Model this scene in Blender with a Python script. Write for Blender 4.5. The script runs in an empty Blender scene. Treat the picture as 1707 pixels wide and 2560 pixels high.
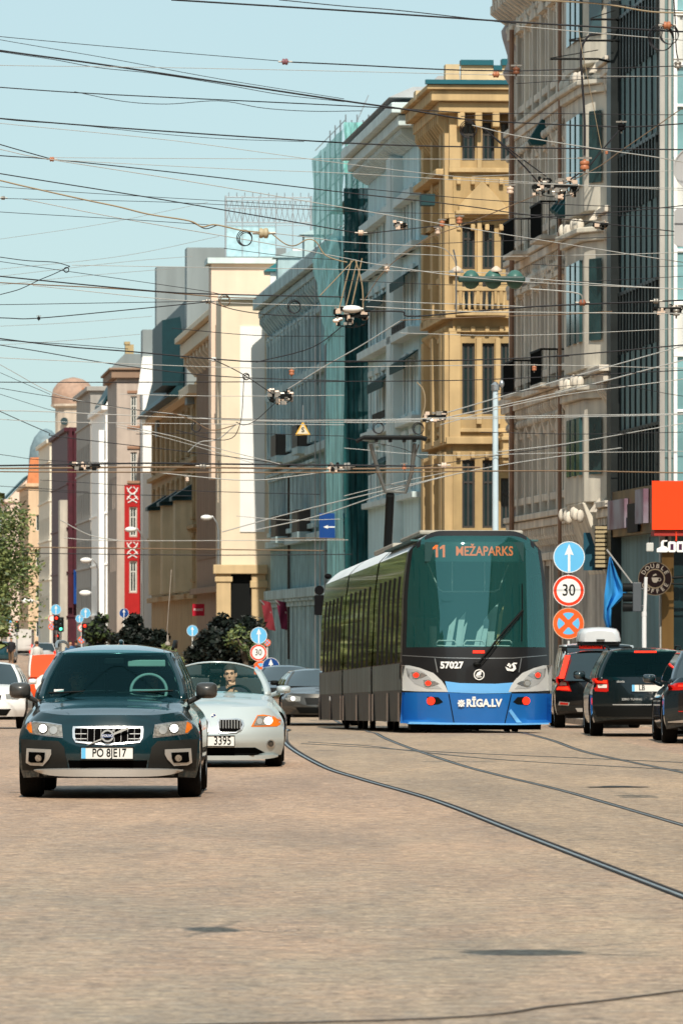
import bpy, bmesh, math, random
from mathutils import Vector, Matrix
from mathutils.bvhtree import BVHTree
from mathutils.geometry import delaunay_2d_cdt
R = math.radians
random.seed(11)
scene = bpy.context.scene
COL = scene.collection
# ---------------------------------------------------------------- camera
CX, HY, F, EYE = 853.5, 1590.0, 16000.0, 1.65      # measuring frame of the photograph
cd = bpy.data.cameras.new('camera'); cam = bpy.data.objects.new('camera', cd); COL.objects.link(cam)
cam.location = (0, 0, EYE); cam.rotation_euler = (R(90), 0, 0)
cd.sensor_fit = 'HORIZONTAL'; cd.sensor_width = 24; cd.lens = F / 1707 * 24
cd.shift_y = (HY - 1280) / 1707; cd.clip_start = 1; cd.clip_end = 6000
cd.dof.use_dof = True; cd.dof.focus_distance = 74; cd.dof.aperture_fstop = 12
scene.camera = cam
# ---------------------------------------------------------------- sky, sun, exposure
SUN_AZ, SUN_EL = 177.0, 46.0
w = bpy.data.worlds.new('World'); scene.world = w; w.use_nodes = True
nt = w.node_tree; nt.nodes.clear()
sky = nt.nodes.new('ShaderNodeTexSky'); sky.sky_type = 'NISHITA'; sky.sun_disc = False
sky.sun_elevation = R(SUN_EL); sky.sun_rotation = R(SUN_AZ); sky.air_density = 1.0; sky.dust_density = 0.6; sky.ozone_density = 2.0
mx = nt.nodes.new('ShaderNodeMix'); mx.data_type = 'RGBA'; mx.blend_type = 'MULTIPLY'; mx.inputs[0].default_value = 1
mx.inputs[7].default_value = (0.70, 0.92, 0.94, 1)
bg = nt.nodes.new('ShaderNodeBackground'); bg.inputs[1].default_value = 0.125
ow = nt.nodes.new('ShaderNodeOutputWorld')
nt.links.new(sky.outputs[0], mx.inputs[6])
mc = nt.nodes.new('ShaderNodeMix'); mc.data_type = 'RGBA'; mc.inputs[0].default_value = .72; mc.inputs[7].default_value = (4.35, 5.45, 5.65, 1)
nt.links.new(mx.outputs[2], mc.inputs[6]); nt.links.new(mc.outputs[2], bg.inputs[0])
nt.links.new(bg.outputs[0], ow.inputs[0])
sd = bpy.data.lights.new('sun', 'SUN'); sd.energy = 5.0; sd.angle = R(0.5); sd.color = (1, 0.91, 0.78)
sun = bpy.data.objects.new('sun', sd); COL.objects.link(sun)
ce = math.cos(R(SUN_EL)); SUNV = Vector((math.sin(R(SUN_AZ)) * ce, math.cos(R(SUN_AZ)) * ce, math.sin(R(SUN_EL))))
sun.rotation_euler = SUNV.to_track_quat('Z', 'Y').to_euler(); sun.location = (30, 0, 60)
vs = scene.view_settings; vs.view_transform = 'Standard'; vs.look = 'None'; vs.exposure = 0.12; vs.gamma = 1.0
scene.cycles.max_bounces = 6; scene.cycles.transparent_max_bounces = 12; scene.cycles.caustics_reflective = False; scene.cycles.caustics_refractive = False

def gz(y):                                           # the ground: level, then a shallow dip beyond the crossing
    P = [(-50, 0), (108, 0), (138, -.35), (330, -.35), (520, -.05), (6000, -.05)]
    for (a, za), (b, zb) in zip(P, P[1:]):
        if y <= b: return za + (zb - za) * max(0, (y - a) / (b - a))
    return -.05
def at(px, py, d): return Vector(((px - CX) * d / F, d, EYE - (py - HY) * d / F))
# ---------------------------------------------------------------- materials
MATS = {}
def mat(name, col, rough=.6, metal=0, var=.12, scale=2.0, stretch=(1, 1, 1), bump=0, bscale=30, coat=0, emit=None, es=1, col2=None, dirt=0, spec=.3, trans=0):
    if name in MATS: return MATS[name]
    m = bpy.data.materials.new(name); m.use_nodes = True; n = m.node_tree.nodes; l = m.node_tree.links
    b = n['Principled BSDF']; b.inputs['Roughness'].default_value = rough; b.inputs['Metallic'].default_value = metal
    b.inputs['Coat Weight'].default_value = coat; b.inputs['Coat Roughness'].default_value = .04; b.inputs['Specular IOR Level'].default_value = spec
    b.inputs['Transmission Weight'].default_value = trans
    c = (*col, 1); c2 = (*(col2 or [x * (1 - var) for x in col]), 1)
    tc = n.new('ShaderNodeTexCoord'); mp = n.new('ShaderNodeMapping'); mp.inputs['Scale'].default_value = stretch
    l.new(tc.outputs['Object'], mp.inputs[0])
    no = n.new('ShaderNodeTexNoise'); no.inputs['Scale'].default_value = scale; no.inputs['Detail'].default_value = 5
    l.new(mp.outputs[0], no.inputs[0])
    rp = n.new('ShaderNodeValToRGB'); rp.color_ramp.elements[0].position = .35; rp.color_ramp.elements[1].position = .65
    rp.color_ramp.elements[0].color = c2; rp.color_ramp.elements[1].color = c
    l.new(no.outputs[0], rp.inputs[0]); src = rp.outputs[0]
    if dirt:
        mp2 = n.new('ShaderNodeMapping'); mp2.inputs['Scale'].default_value = (1.3, 1.3, .12); l.new(tc.outputs['Object'], mp2.inputs[0])
        n2 = n.new('ShaderNodeTexNoise'); n2.inputs['Scale'].default_value = 1.6; n2.inputs['Detail'].default_value = 6; l.new(mp2.outputs[0], n2.inputs[0])
        r2 = n.new('ShaderNodeValToRGB'); r2.color_ramp.elements[0].position = .3; r2.color_ramp.elements[1].position = .62
        r2.color_ramp.elements[0].color = (1 - dirt, 1 - dirt, 1 - dirt * .95, 1); r2.color_ramp.elements[1].color = (1, 1, 1, 1)
        l.new(n2.outputs[0], r2.inputs[0])
        mm = n.new('ShaderNodeMix'); mm.data_type = 'RGBA'; mm.blend_type = 'MULTIPLY'; mm.inputs[0].default_value = 1
        l.new(src, mm.inputs[6]); l.new(r2.outputs[0], mm.inputs[7]); src = mm.outputs[2]
    l.new(src, b.inputs['Base Color'])
    if bump:
        n3 = n.new('ShaderNodeTexNoise'); n3.inputs['Scale'].default_value = bscale; n3.inputs['Detail'].default_value = 4; l.new(tc.outputs['Object'], n3.inputs[0])
        bp = n.new('ShaderNodeBump'); bp.inputs['Strength'].default_value = bump; bp.inputs['Distance'].default_value = .02
        l.new(n3.outputs[0], bp.inputs['Height']); l.new(bp.outputs[0], b.inputs['Normal'])
    if emit:
        b.inputs['Emission Color'].default_value = (*emit, 1); b.inputs['Emission Strength'].default_value = es
    MATS[name] = m; return m
def glass_mat(name, tint, refl=.06, rough=.02, opaque=0.0, dark=(.01, .03, .03), gcol=(.45, .72, .78)):
    m = bpy.data.materials.new(name); m.use_nodes = True; n = m.node_tree.nodes; l = m.node_tree.links; n.clear()
    o = n.new('ShaderNodeOutputMaterial'); t = n.new('ShaderNodeBsdfTransparent'); t.inputs[0].default_value = (*tint, 1)
    g = n.new('ShaderNodeBsdfGlossy'); g.inputs['Roughness'].default_value = rough; g.inputs[0].default_value = (*gcol, 1)
    d = n.new('ShaderNodeBsdfDiffuse'); d.inputs[0].default_value = (*dark, 1)
    m1 = n.new('ShaderNodeMixShader'); m1.inputs[0].default_value = opaque; l.new(t.outputs[0], m1.inputs[1]); l.new(d.outputs[0], m1.inputs[2])
    fr = n.new('ShaderNodeFresnel'); fr.inputs[0].default_value = 1.5
    ad = n.new('ShaderNodeMath'); ad.operation = 'ADD'; ad.inputs[1].default_value = refl; ad.use_clamp = True; l.new(fr.outputs[0], ad.inputs[0])
    m2 = n.new('ShaderNodeMixShader'); l.new(ad.outputs[0], m2.inputs[0]); l.new(m1.outputs[0], m2.inputs[1]); l.new(g.outputs[0], m2.inputs[2])
    l.new(m2.outputs[0], o.inputs[0]); MATS[name] = m; return m
# ---------------------------------------------------------------- mesh helpers
def shade(me, ang=35):
    for p in me.polygons: p.use_smooth = True
    try: me.set_sharp_from_angle(angle=R(ang))
    except Exception: pass
class MB:
    def __init__(s): s.v = []; s.f = []; s.m = []
    def add(s, vs, fs, mi=0):
        b = len(s.v); s.v += [tuple(q) for q in vs]; s.f += [tuple(i + b for i in f) for f in fs]; s.m += [mi] * len(fs); return s
    def box(s, x0, x1, y0, y1, z0, z1, mi=0, M=None):
        vs = [Vector(q) for q in ((x0, y0, z0), (x1, y0, z0), (x1, y1, z0), (x0, y1, z0), (x0, y0, z1), (x1, y0, z1), (x1, y1, z1), (x0, y1, z1))]
        if M is not None: vs = [M @ q for q in vs]
        return s.add(vs, [(0, 3, 2, 1), (4, 5, 6, 7), (0, 1, 5, 4), (1, 2, 6, 5), (2, 3, 7, 6), (3, 0, 4, 7)], mi)
    def tube(s, pts, r, n=8, mi=0, cap=True):
        pts = [Vector(p) for p in pts]; rs = r if isinstance(r, (list, tuple)) else [r] * len(pts)
        vs = []; fs = []; up = None
        for i, p in enumerate(pts):
            t = (pts[min(i + 1, len(pts) - 1)] - pts[max(i - 1, 0)]).normalized()
            if up is None: up = Vector((0, 0, 1)) if abs(t.z) < .9 else Vector((1, 0, 0))
            a = t.cross(up)
            if a.length < 1e-5: a = t.cross(Vector((0, 1, 0)))
            a.normalize(); b = a.cross(t).normalized(); up = b
            for k in range(n):
                q = 2 * math.pi * k / n; vs.append(p + (a * math.cos(q) + b * math.sin(q)) * rs[i])
        for i in range(len(pts) - 1):
            for k in range(n):
                k2 = (k + 1) % n; fs.append((i * n + k, i * n + k2, (i + 1) * n + k2, (i + 1) * n + k))
        if cap: fs.append(tuple(range(n - 1, -1, -1))); fs.append(tuple((len(pts) - 1) * n + k for k in range(n)))
        return s.add(vs, fs, mi)
    def lathe(s, prof, c=(0, 0, 0), axis='z', n=24, mi=0):           # prof: (radius, height)
        vs = []; fs = []; c = Vector(c)
        for r_, h in prof:
            for k in range(n):
                a = 2 * math.pi * k / n; u, v_ = r_ * math.cos(a), r_ * math.sin(a)
                vs.append(c + Vector({'z': (u, v_, h), 'y': (u, h, v_), 'x': (h, u, v_)}[axis]))
        m = len(prof)
        for i in range(m - 1):
            for k in range(n):
                k2 = (k + 1) % n; fs.append((i * n + k, i * n + k2, (i + 1) * n + k2, (i + 1) * n + k))
        fs.append(tuple(range(n - 1, -1, -1))); fs.append(tuple((m - 1) * n + k for k in range(n)))
        return s.add(vs, fs, mi)
    def prism(s, poly, M, d, mi=0):                                   # poly (a,b) -> M @ (a,b,0), extruded by d along M's third axis
        n = len(poly); vs = [M @ Vector((a, b, 0)) for a, b in poly] + [M @ Vector((a, b, d)) for a, b in poly]
        fs = [tuple(range(n - 1, -1, -1)), tuple(range(n, 2 * n))] + [(i, (i + 1) % n, (i + 1) % n + n, i + n) for i in range(n)]
        return s.add(vs, fs, mi)
    def ell(s, c, r, nu=16, nv=10, mi=0, M=None):
        vs = []; fs = []; c = Vector(c)
        for i in range(nv + 1):
            ph = math.pi * i / nv
            for k in range(nu):
                th = 2 * math.pi * k / nu; q = Vector((r[0] * math.sin(ph) * math.cos(th), r[1] * math.sin(ph) * math.sin(th), r[2] * math.cos(ph)))
                if M is not None: q = M @ q
                vs.append(c + q)
        for i in range(nv):
            for k in range(nu):
                k2 = (k + 1) % nu; fs.append((i * nu + k, (i + 1) * nu + k, (i + 1) * nu + k2, i * nu + k2))
        return s.add(vs, fs, mi)
    def grid(s, P, mi=0, flip=False):                                 # P[i][j] points
        n, m = len(P), len(P[0]); fs = []
        for i in range(n - 1):
            for j in range(m - 1):
                f = (i * m + j, i * m + j + 1, (i + 1) * m + j + 1, (i + 1) * m + j); fs.append(f[::-1] if flip else f)
        return s.add([q for row in P for q in row], fs, mi)
    def mesh(s, name, mats, smooth=35, fix=True):
        me = bpy.data.meshes.new(name); me.from_pydata(s.v, [], s.f); me.validate()
        for m in (mats if isinstance(mats, (list, tuple)) else [mats]): me.materials.append(m)
        if len(s.m) == len(me.polygons): me.polygons.foreach_set('material_index', s.m)
        if fix:
            bm = bmesh.new(); bm.from_mesh(me); bmesh.ops.remove_doubles(bm, verts=bm.verts, dist=1e-5); bmesh.ops.recalc_face_normals(bm, faces=bm.faces); bm.to_mesh(me); bm.free()
        if smooth: shade(me, smooth)
        return me
    def build(s, name, mats, parent=None, smooth=35, fix=True, loc=None, bevel=0):
        o = bpy.data.objects.new(name, s.mesh(name, mats, smooth, fix)); COL.objects.link(o)
        if parent is not None: o.parent = parent
        if loc is not None: o.location = loc
        if bevel:
            b = o.modifiers.new('bevel', 'BEVEL'); b.width = bevel; b.segments = 2; b.limit_method = 'ANGLE'; b.angle_limit = R(40)
        return o
def put(name, me, parent=None, loc=(0, 0, 0), rot=(0, 0, 0)):
    o = bpy.data.objects.new(name, me); COL.objects.link(o); o.parent = parent; o.location = loc; o.rotation_euler = rot; return o
def tag(o, label=None, cat=None, group=None, kind=None):
    if label: o['label'] = label
    if cat: o['category'] = cat
    if group: o['group'] = group
    if kind: o['kind'] = kind
    return o
def thing(name, label, cat, loc=(0, 0, 0), rz=0, group=None):
    o = bpy.data.objects.new(name, None); COL.objects.link(o); o.location = loc; o.rotation_euler = (0, 0, rz); o.empty_display_size = .3
    return tag(o, label, cat, group)
def frame(o, x, y):                                                    # matrix from origin and two axis directions
    x = Vector(x).normalized(); y = Vector(y); z = x.cross(y).normalized(); y = z.cross(x)
    M = Matrix((x, y, z)).transposed().to_4x4(); M.translation = Vector(o); return M
XZ = lambda o: frame(o, (1, 0, 0), (0, 0, 1))                          # text or sign plane facing -Y (third axis is -Y)
def catm(pts, k=6):
    P = [Vector(p) for p in pts]; P = [P[0] * 2 - P[1]] + P + [P[-1] * 2 - P[-2]]; out = []
    for i in range(1, len(P) - 2):
        for j in range(k):
            t = j / k; a, b, c, d = P[i - 1:i + 3]
            out.append(.5 * (2 * b + (c - a) * t + (2 * a - 5 * b + 4 * c - d) * t * t + (3 * b - a - 3 * c + d) * t ** 3))
    return out + [P[-2]]
def text_mesh(body, size, depth=.004, bold=0.0, align='CENTER', sx=1.0):
    cu = bpy.data.curves.new('lettering', 'FONT'); cu.body = body; cu.size = size; cu.extrude = depth; cu.offset = bold; cu.align_x = align; cu.align_y = 'CENTER'; cu.resolution_u = 3
    o = bpy.data.objects.new('lettering', cu); COL.objects.link(o); bpy.context.view_layer.update()
    me = bpy.data.meshes.new_from_object(o.evaluated_get(bpy.context.evaluated_depsgraph_get()))
    bpy.data.objects.remove(o); bpy.data.curves.remove(cu)
    if sx != 1: me.transform(Matrix.Diagonal((sx, 1, 1, 1)))
    return me
def text(body, size, m, parent, M, depth=.004, bold=0.0, name='lettering', bvh=None, sx=1.0):
    me = text_mesh(body, size, depth, bold, sx=sx); me.transform(M)
    if bvh:
        for v in me.vertices:
            h = bvh.ray_cast(Vector((v.co.x, -6, v.co.z)), Vector((0, 1, 0)))
            if h[0]: v.co.y = h[0].y - .006 - depth + (v.co.y - M.translation.y)
    me.materials.clear(); me.materials.append(m)
    return put(name, me, parent)
def disc(r, n=32, cx=0, cy=0): return [(cx + r * math.cos(2 * math.pi * i / n), cy + r * math.sin(2 * math.pi * i / n)) for i in range(n)]
def ringprism(mb, ro, ri, M, d, n=32, mi=0):
    o = disc(ro, n); i_ = disc(ri, n); vs = [M @ Vector((a, b, z)) for z in (0, d) for P in (o, i_) for a, b in P]; fs = []
    for k in range(n):
        j = (k + 1) % n
        fs += [(k, n + k, n + j, j), (2 * n + k, 2 * n + j, 3 * n + j, 3 * n + k), (k, j, 2 * n + j, 2 * n + k), (n + k, 3 * n + k, 3 * n + j, n + j)]
    mb.add(vs, fs, mi)
STR = 'structure'
# common materials
m_black = mat('black rubber', (.006, .006, .007), .8, spec=.08); m_steel = mat('galvanised steel', (.42, .44, .45), .35, .8, bump=.1)
m_white = mat('white paint', (.8, .8, .78), .45, var=.06); m_red = mat('sign red', (.75, .045, .01), .4, var=.06)
m_blue = mat('sign sky blue', (.13, .47, .78), .4, var=.06); m_dblue = mat('sign deep blue', (.005, .05, .22), .4, var=.08)
m_blk = mat('matt black paint', (.006, .007, .007), .6, spec=.12)
m_lred = mat('lit red lamp', (.6, .02, .01), .3, emit=(1, .03, .01), es=1.6)
m_lens = mat('red lens', (.5, .012, .008), .15, coat=.5)
m_orangelens = mat('amber lens', (.75, .17, .01), .15, coat=.5)
m_chrome = mat('chrome', (.75, .76, .77), .28, .95, var=.03)
# ================================================================ GROUND
def paving(name, c1, c2, mort, bw=.15, rh=.10, patch=(.30, .28, .27), near=None):
    m = bpy.data.materials.new(name); m.use_nodes = True; n = m.node_tree.nodes; l = m.node_tree.links; b = n['Principled BSDF']
    tc = n.new('ShaderNodeTexCoord'); br = n.new('ShaderNodeTexBrick')
    br.inputs['Color1'].default_value = (*c1, 1); br.inputs['Color2'].default_value = (*c2, 1); br.inputs['Mortar'].default_value = (*mort, 1)
    br.inputs['Scale'].default_value = 1; br.inputs['Brick Width'].default_value = bw; br.inputs['Row Height'].default_value = rh; br.inputs['Mortar Size'].default_value = .010; br.inputs['Mortar Smooth'].default_value = .9
    wn = n.new('ShaderNodeTexNoise'); wn.inputs['Scale'].default_value = .35; wn.inputs['Detail'].default_value = 2; l.new(tc.outputs['Object'], wn.inputs[0])
    vm = n.new('ShaderNodeVectorMath'); vm.operation = 'MULTIPLY_ADD'; vm.inputs[1].default_value = (.05, .05, 0); l.new(wn.outputs[1], vm.inputs[0]); l.new(tc.outputs['Object'], vm.inputs[2]); 
    m0 = n.new('ShaderNodeMapping'); m0.inputs['Scale'].default_value = (.15, 9.3, 0); l.new(tc.outputs['Object'], m0.inputs[0]); rn = n.new('ShaderNodeTexNoise'); rn.inputs['Scale'].default_value = 1; rn.inputs['Detail'].default_value = 0; l.new(m0.outputs[0], rn.inputs[0])
    v2 = n.new('ShaderNodeVectorMath'); v2.operation = 'MULTIPLY_ADD'; v2.inputs[1].default_value = (.9, .02, 0); l.new(rn.outputs[1], v2.inputs[0]); l.new(vm.outputs[0], v2.inputs[2]); l.new(v2.outputs[0], br.inputs[0])
    def noise(sc, st, det=6):
        mp = n.new('ShaderNodeMapping'); mp.inputs['Scale'].default_value = st; l.new(tc.outputs['Object'], mp.inputs[0])
        q = n.new('ShaderNodeTexNoise'); q.inputs['Scale'].default_value = sc; q.inputs['Detail'].default_value = det; q.inputs['Roughness'].default_value = .65; l.new(mp.outputs[0], q.inputs[0]); return q
    def ramp(src, a, b_, ca, cb):
        r_ = n.new('ShaderNodeValToRGB'); r_.color_ramp.elements[0].position = a; r_.color_ramp.elements[1].position = b_; r_.color_ramp.elements[0].color = ca; r_.color_ramp.elements[1].color = cb; l.new(src, r_.inputs[0]); return r_.outputs[0]
    def mix(f, a, b_, mode='MIX'):
        x = n.new('ShaderNodeMix'); x.data_type = 'RGBA'; x.blend_type = mode
        if isinstance(f, float): x.inputs[0].default_value = f
        else: l.new(f, x.inputs[0])
        for s_, k in ((a, 6), (b_, 7)):
            if isinstance(s_, tuple): x.inputs[k].default_value = (*s_, 1)
            else: l.new(s_, x.inputs[k])
        return x.outputs[2]
    base = mix(.22, br.outputs[0], patch)
    pn = noise(.55, (1, .22, 1)); f1 = ramp(pn.outputs[0], .42, .62, (0, 0, 0, 1), (1, 1, 1, 1))
    base = mix(f1, base, mix(.6, base, patch))
    if near:                                            # older greyer setts towards the crossing mouth
        sp = n.new('ShaderNodeSeparateXYZ'); l.new(tc.outputs['Object'], sp.inputs[0])
        mr = n.new('ShaderNodeMapRange'); mr.inputs[1].default_value = 64; mr.inputs[2].default_value = 36; l.new(sp.outputs[1], mr.inputs[0])
        nz = noise(.7, (1, .35, 1)); mu = n.new('ShaderNodeMath'); mu.operation = 'MULTIPLY'; l.new(mr.outputs[0], mu.inputs[0]); l.new(ramp(nz.outputs[0], .36, .58, (.25, .25, .25, 1), (1, 1, 1, 1)), mu.inputs[1])
        base = mix(mu.outputs[0], base, mix(.85, base, near))
    def mul(base, src, a, b_, ca, cb): return mix(1.0, base, ramp(src, a, b_, (*ca, 1), (*cb, 1)), 'MULTIPLY')
    base = mul(base, noise(9, (1, 1.6, 1), 4).outputs[0], .36, .64, (.58, .56, .56), (1.34, 1.29, 1.2))       # single stones
    base = mul(base, noise(28, (1, 1.2, 1), 2).outputs[0], .38, .62, (.68, .67, .66), (1.26, 1.24, 1.2))
    base = mul(base, noise(1.1, (1, .10, 1), 5).outputs[0], .38, .62, (.86, .85, .85), (1.08, 1.06, 1.04))      # worn lanes
    base = mul(base, noise(.16, (1, .5, 1), 4).outputs[0], .40, .60, (.86, .87, .89), (1.06, 1.04, 1.02))       # large repaired fields
    base = mul(base, noise(3.1, (1, .8, 1), 8).outputs[0], .28, .38, (.38, .36, .34), (1, 1, 1))               # oil and dirt
    base = mul(base, noise(5, (.5, 1.9, 1), 4).outputs[0], .38, .62, (.74, .73, .73), (1.10, 1.08, 1.05))      # course by course wear
    vo = n.new('ShaderNodeTexVoronoi'); vo.inputs['Scale'].default_value = 3.2; l.new(tc.outputs['Object'], vo.inputs[0])
    base = mul(base, vo.outputs['Distance'], .03, .07, (.25, .22, .18), (1, 1, 1))                              # droppings and chips
    l.new(base, b.inputs['Base Color']); b.inputs['Roughness'].default_value = .62
    l.new(ramp(noise(5, (1, 1, 1)).outputs[0], .3, .7, (.42, .42, .42, 1), (.8, .8, .8, 1)), b.inputs['Roughness'])
    bp = n.new('ShaderNodeBump'); bp.inputs['Strength'].default_value = .7; bp.inputs['Distance'].default_value = .02
    ht = n.new('ShaderNodeMath'); ht.operation = 'MULTIPLY_ADD'; ht.inputs[1].default_value = -1.0; l.new(br.outputs['Fac'], ht.inputs[0]); l.new(noise(9, (1, 1, 1), 4).outputs[0], ht.inputs[2])
    l.new(ht.outputs[0], bp.inputs['Height']); l.new(bp.outputs[0], b.inputs['Normal'])
    return m
m_sett = paving('granite and clinker setts', (.60, .435, .325), (.43, .32, .245), (.22, .165, .125), patch=(.52, .385, .29), near=(.40, .35, .28))
m_track = paving('worn track setts', (.52, .41, .31), (.39, .32, .245), (.25, .20, .155), bw=.16, rh=.11, patch=(.46, .365, .27))
m_side = paving('pavement slabs', (.36, .33, .29), (.31, .29, .26), (.15, .14, .13), bw=.6, rh=.4)
ys = [-40, 0, 20, 40, 60, 80, 100, 108, 115, 123, 130, 138, 170, 220, 330, 400, 460, 520, 900, 2500, 5000]
g = MB(); g.grid([[(x, y, gz(y)) for x in (-1500, -400, -100, -20, 0, 20, 100, 400, 1500)] for y in ys])
tag(g.build('road', m_sett, smooth=0), 'broad street paved with worn pinkish grey setts', None, None, STR)
def ribbon(name, pts, w_, z, m, label=None, h=0, kind=STR, cat=None, parent=None):
    P = catm([(x, y, 0) for x, y in pts], 8); vs = []
    for i, p in enumerate(P):
        t = (P[min(i + 1, len(P) - 1)] - P[max(i - 1, 0)]).normalized(); s = Vector((t.y, -t.x, 0)) * w_ / 2
        vs.append([(p.x - s.x, p.y - s.y, gz(p.y) + z), (p.x + s.x, p.y + s.y, gz(p.y) + z)])
    b = MB(); b.grid(vs)
    if h: b.grid([[(v[0][0], v[0][1], v[0][2] - h), v[0]] for v in vs]); b.grid([[v[1], (v[1][0], v[1][1], v[1][2] - h)] for v in vs])
    o = b.build(name, m, parent, smooth=0)
    if label: tag(o, label, cat, None, kind)
    return o
R1 = [(3.2, 20), (2.72, 30), (2.18, 40.1), (1.52, 52.8), (.94, 63.9), (.23, 73.5), (-.24, 81), (-.82, 97), (-1.0, 112), (-1.35, 140), (-4, 200), (-16, 360)]
R2 = [(4.8, 20), (4.25, 30), (3.72, 40.1), (2.98, 55.2), (2.37, 67.5), (1.87, 75.2), (1.44, 83), (.81, 99.2), (.52, 112), (.15, 140), (-2.5, 200), (-14.5, 360)]
R3 = [(6.0, 40), (5.0, 60), (4.1, 77), (3.47, 90), (3.3, 101), (2.95, 112), (1.9, 140), (0, 200)]
R4 = [(4.6, 77), (2.2, 84.5), (.9, 92), (.4, 95.5), (-.5, 99)]
R5 = [(5.2, 81), (3.2, 86), (1.4, 90.5), (.3, 94.5), (-.6, 97.5)]
R6 = [(-3, 26.4), (.16, 27.3), (.96, 28.4), (1.58, 29.6), (3.2, 33)]
# the strip of old setts between and beside the rails
S1 = [(x + 1.6, y) for x, y in R1]
ribbon('track_bed', [(R1[i][0] + 2.6, R1[i][1]) for i in range(len(R1))], 5.3, .004, m_track, 'strip of rougher tan setts carrying the tram rails')
m_rail = mat('polished rail head', (.42, .47, .50), .35, .8, var=.3, scale=6); m_groove = mat('black rail groove', (.016, .017, .02), .8, var=.4, scale=9)
m_rust = mat('oiled rail side', (.10, .075, .06), .6, .3, var=.4)
for i, (pts, lab, wd) in enumerate(((R1, 'tram rail sweeping in a long curve past the silver roadster', .95), (R2, 'tram rail curving away from under the middle of the tram', .72),
                                (R3, 'tram rail bending out beside the queue of dark cars', .8), (R4, 'faint crossing rail cutting obliquely in front of the tram', .5), (R5, 'thin crossing rail parallel to the oblique one', .45),
                                (R6, 'short rail at the very bottom edge with a shiny blue stretch', .10))):
    root = thing('tram_rail', lab, None); root['kind'] = STR
    ribbon('rail_joint', pts, .12 * wd, .006, m_groove, parent=root)
    ribbon('rail_head', [(x - .02 * wd, y) for x, y in pts], .032 * wd, .012, m_rail, h=.008, parent=root)
    ribbon('rail_lip', [(x + .042 * wd, y) for x, y in pts], .022 * wd, .010, m_rust, h=.006, parent=root)
# a fitting's shadow laid on the setts as a dark patch, and a joint crack
m_patch = mat('black shade and crack patch', (.02, .022, .022), .6, var=.5, scale=8)
for (x, y, l_, w_, lab) in ((3.0, 69.5, .55, .5, 'irregular dark patch painted as a fitting shadow between the two curving rails'), (.2, 96.8, .9, .10, 'dark joint crack across the track setts')):
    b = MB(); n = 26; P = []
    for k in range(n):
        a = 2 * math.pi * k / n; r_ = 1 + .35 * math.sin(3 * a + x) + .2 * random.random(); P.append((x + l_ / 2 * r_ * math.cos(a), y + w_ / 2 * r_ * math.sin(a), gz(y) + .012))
    b.add(P, [tuple(range(n))]); tag(b.build('shade_crack_patch', m_patch, smooth=0), lab, None, None, STR)
# pavement with kerb along the facades
A = 4.4786; SL = math.tan(R(A))                         # the street leans this much away from the view axis
def face_x(y): return 7.46 - SL * (y - 150)
b = MB(); yy = [140, 150, 165, 182, 200, 230, 260, 300, 340, 420, 520, 700, 900]
b.grid([[(face_x(y) - 2.6 - (.6 if y > 250 else 0), y, gz(y) + .13), (face_x(y) + 8, y, gz(y) + .13)] for y in yy])
b.grid([[(face_x(y) - 2.6 - (.6 if y > 250 else 0), y, gz(y)), (face_x(y) - 2.6 - (.6 if y > 250 else 0), y, gz(y) + .13)] for y in yy])
b.grid([[(face_x(140) - 2.6, 140, gz(140)), (face_x(140) + 8, 140, gz(140))], [(face_x(140) - 2.6, 140, gz(140) + .13), (face_x(140) + 8, 140, gz(140) + .13)]])
tag(b.build('pavement', m_side, smooth=0), 'slabbed pavement with raised kerb below the house fronts', None, None, STR)

# ================================================================ BUILDINGS
m_pane = mat('dark window glass', (.012, .03, .034), .06, var=.3, spec=.9, coat=.3); m_pane2 = mat('greenish window glass', (.03, .075, .08), .08, var=.4, spec=.9)
m_frame = mat('window frame white', (.62, .62, .58), .5); m_framed = mat('window frame dark', (.05, .045, .04), .5)
WCACHE = {}
def window_meshes(w_, h, fm, pm, style):
    k = (round(w_, 2), round(h, 2), fm.name, pm.name, style)
    if k in WCACHE: return WCACHE[k]
    f = MB(); t = .07; d0, d1 = .0, .06                                  # local: normal is -x, width along y, centred, z up from 0
    f.box(d0, d1, -w_ / 2, -w_ / 2 + t, 0, h); f.box(d0, d1, w_ / 2 - t, w_ / 2, 0, h); f.box(d0, d1, -w_ / 2 + t, w_ / 2 - t, 0, t); f.box(d0, d1, -w_ / 2 + t, w_ / 2 - t, h - t, h)
    if style != 'plain': f.box(d0 + .004, d1, -.03, .03, t, h - t)
    if style == 'cross': f.box(d0 + .002, d1, -w_ / 2 + t, w_ / 2 - t, h * .66, h * .66 + .06)
    p = MB(); p.box(.035, .05, -w_ / 2 + t * .6, w_ / 2 - t * .6, t * .6, h - t * .6)
    WCACHE[k] = (f.mesh('window', fm, 0), p.mesh('pane', pm, 0)); return WCACHE[k]
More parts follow.
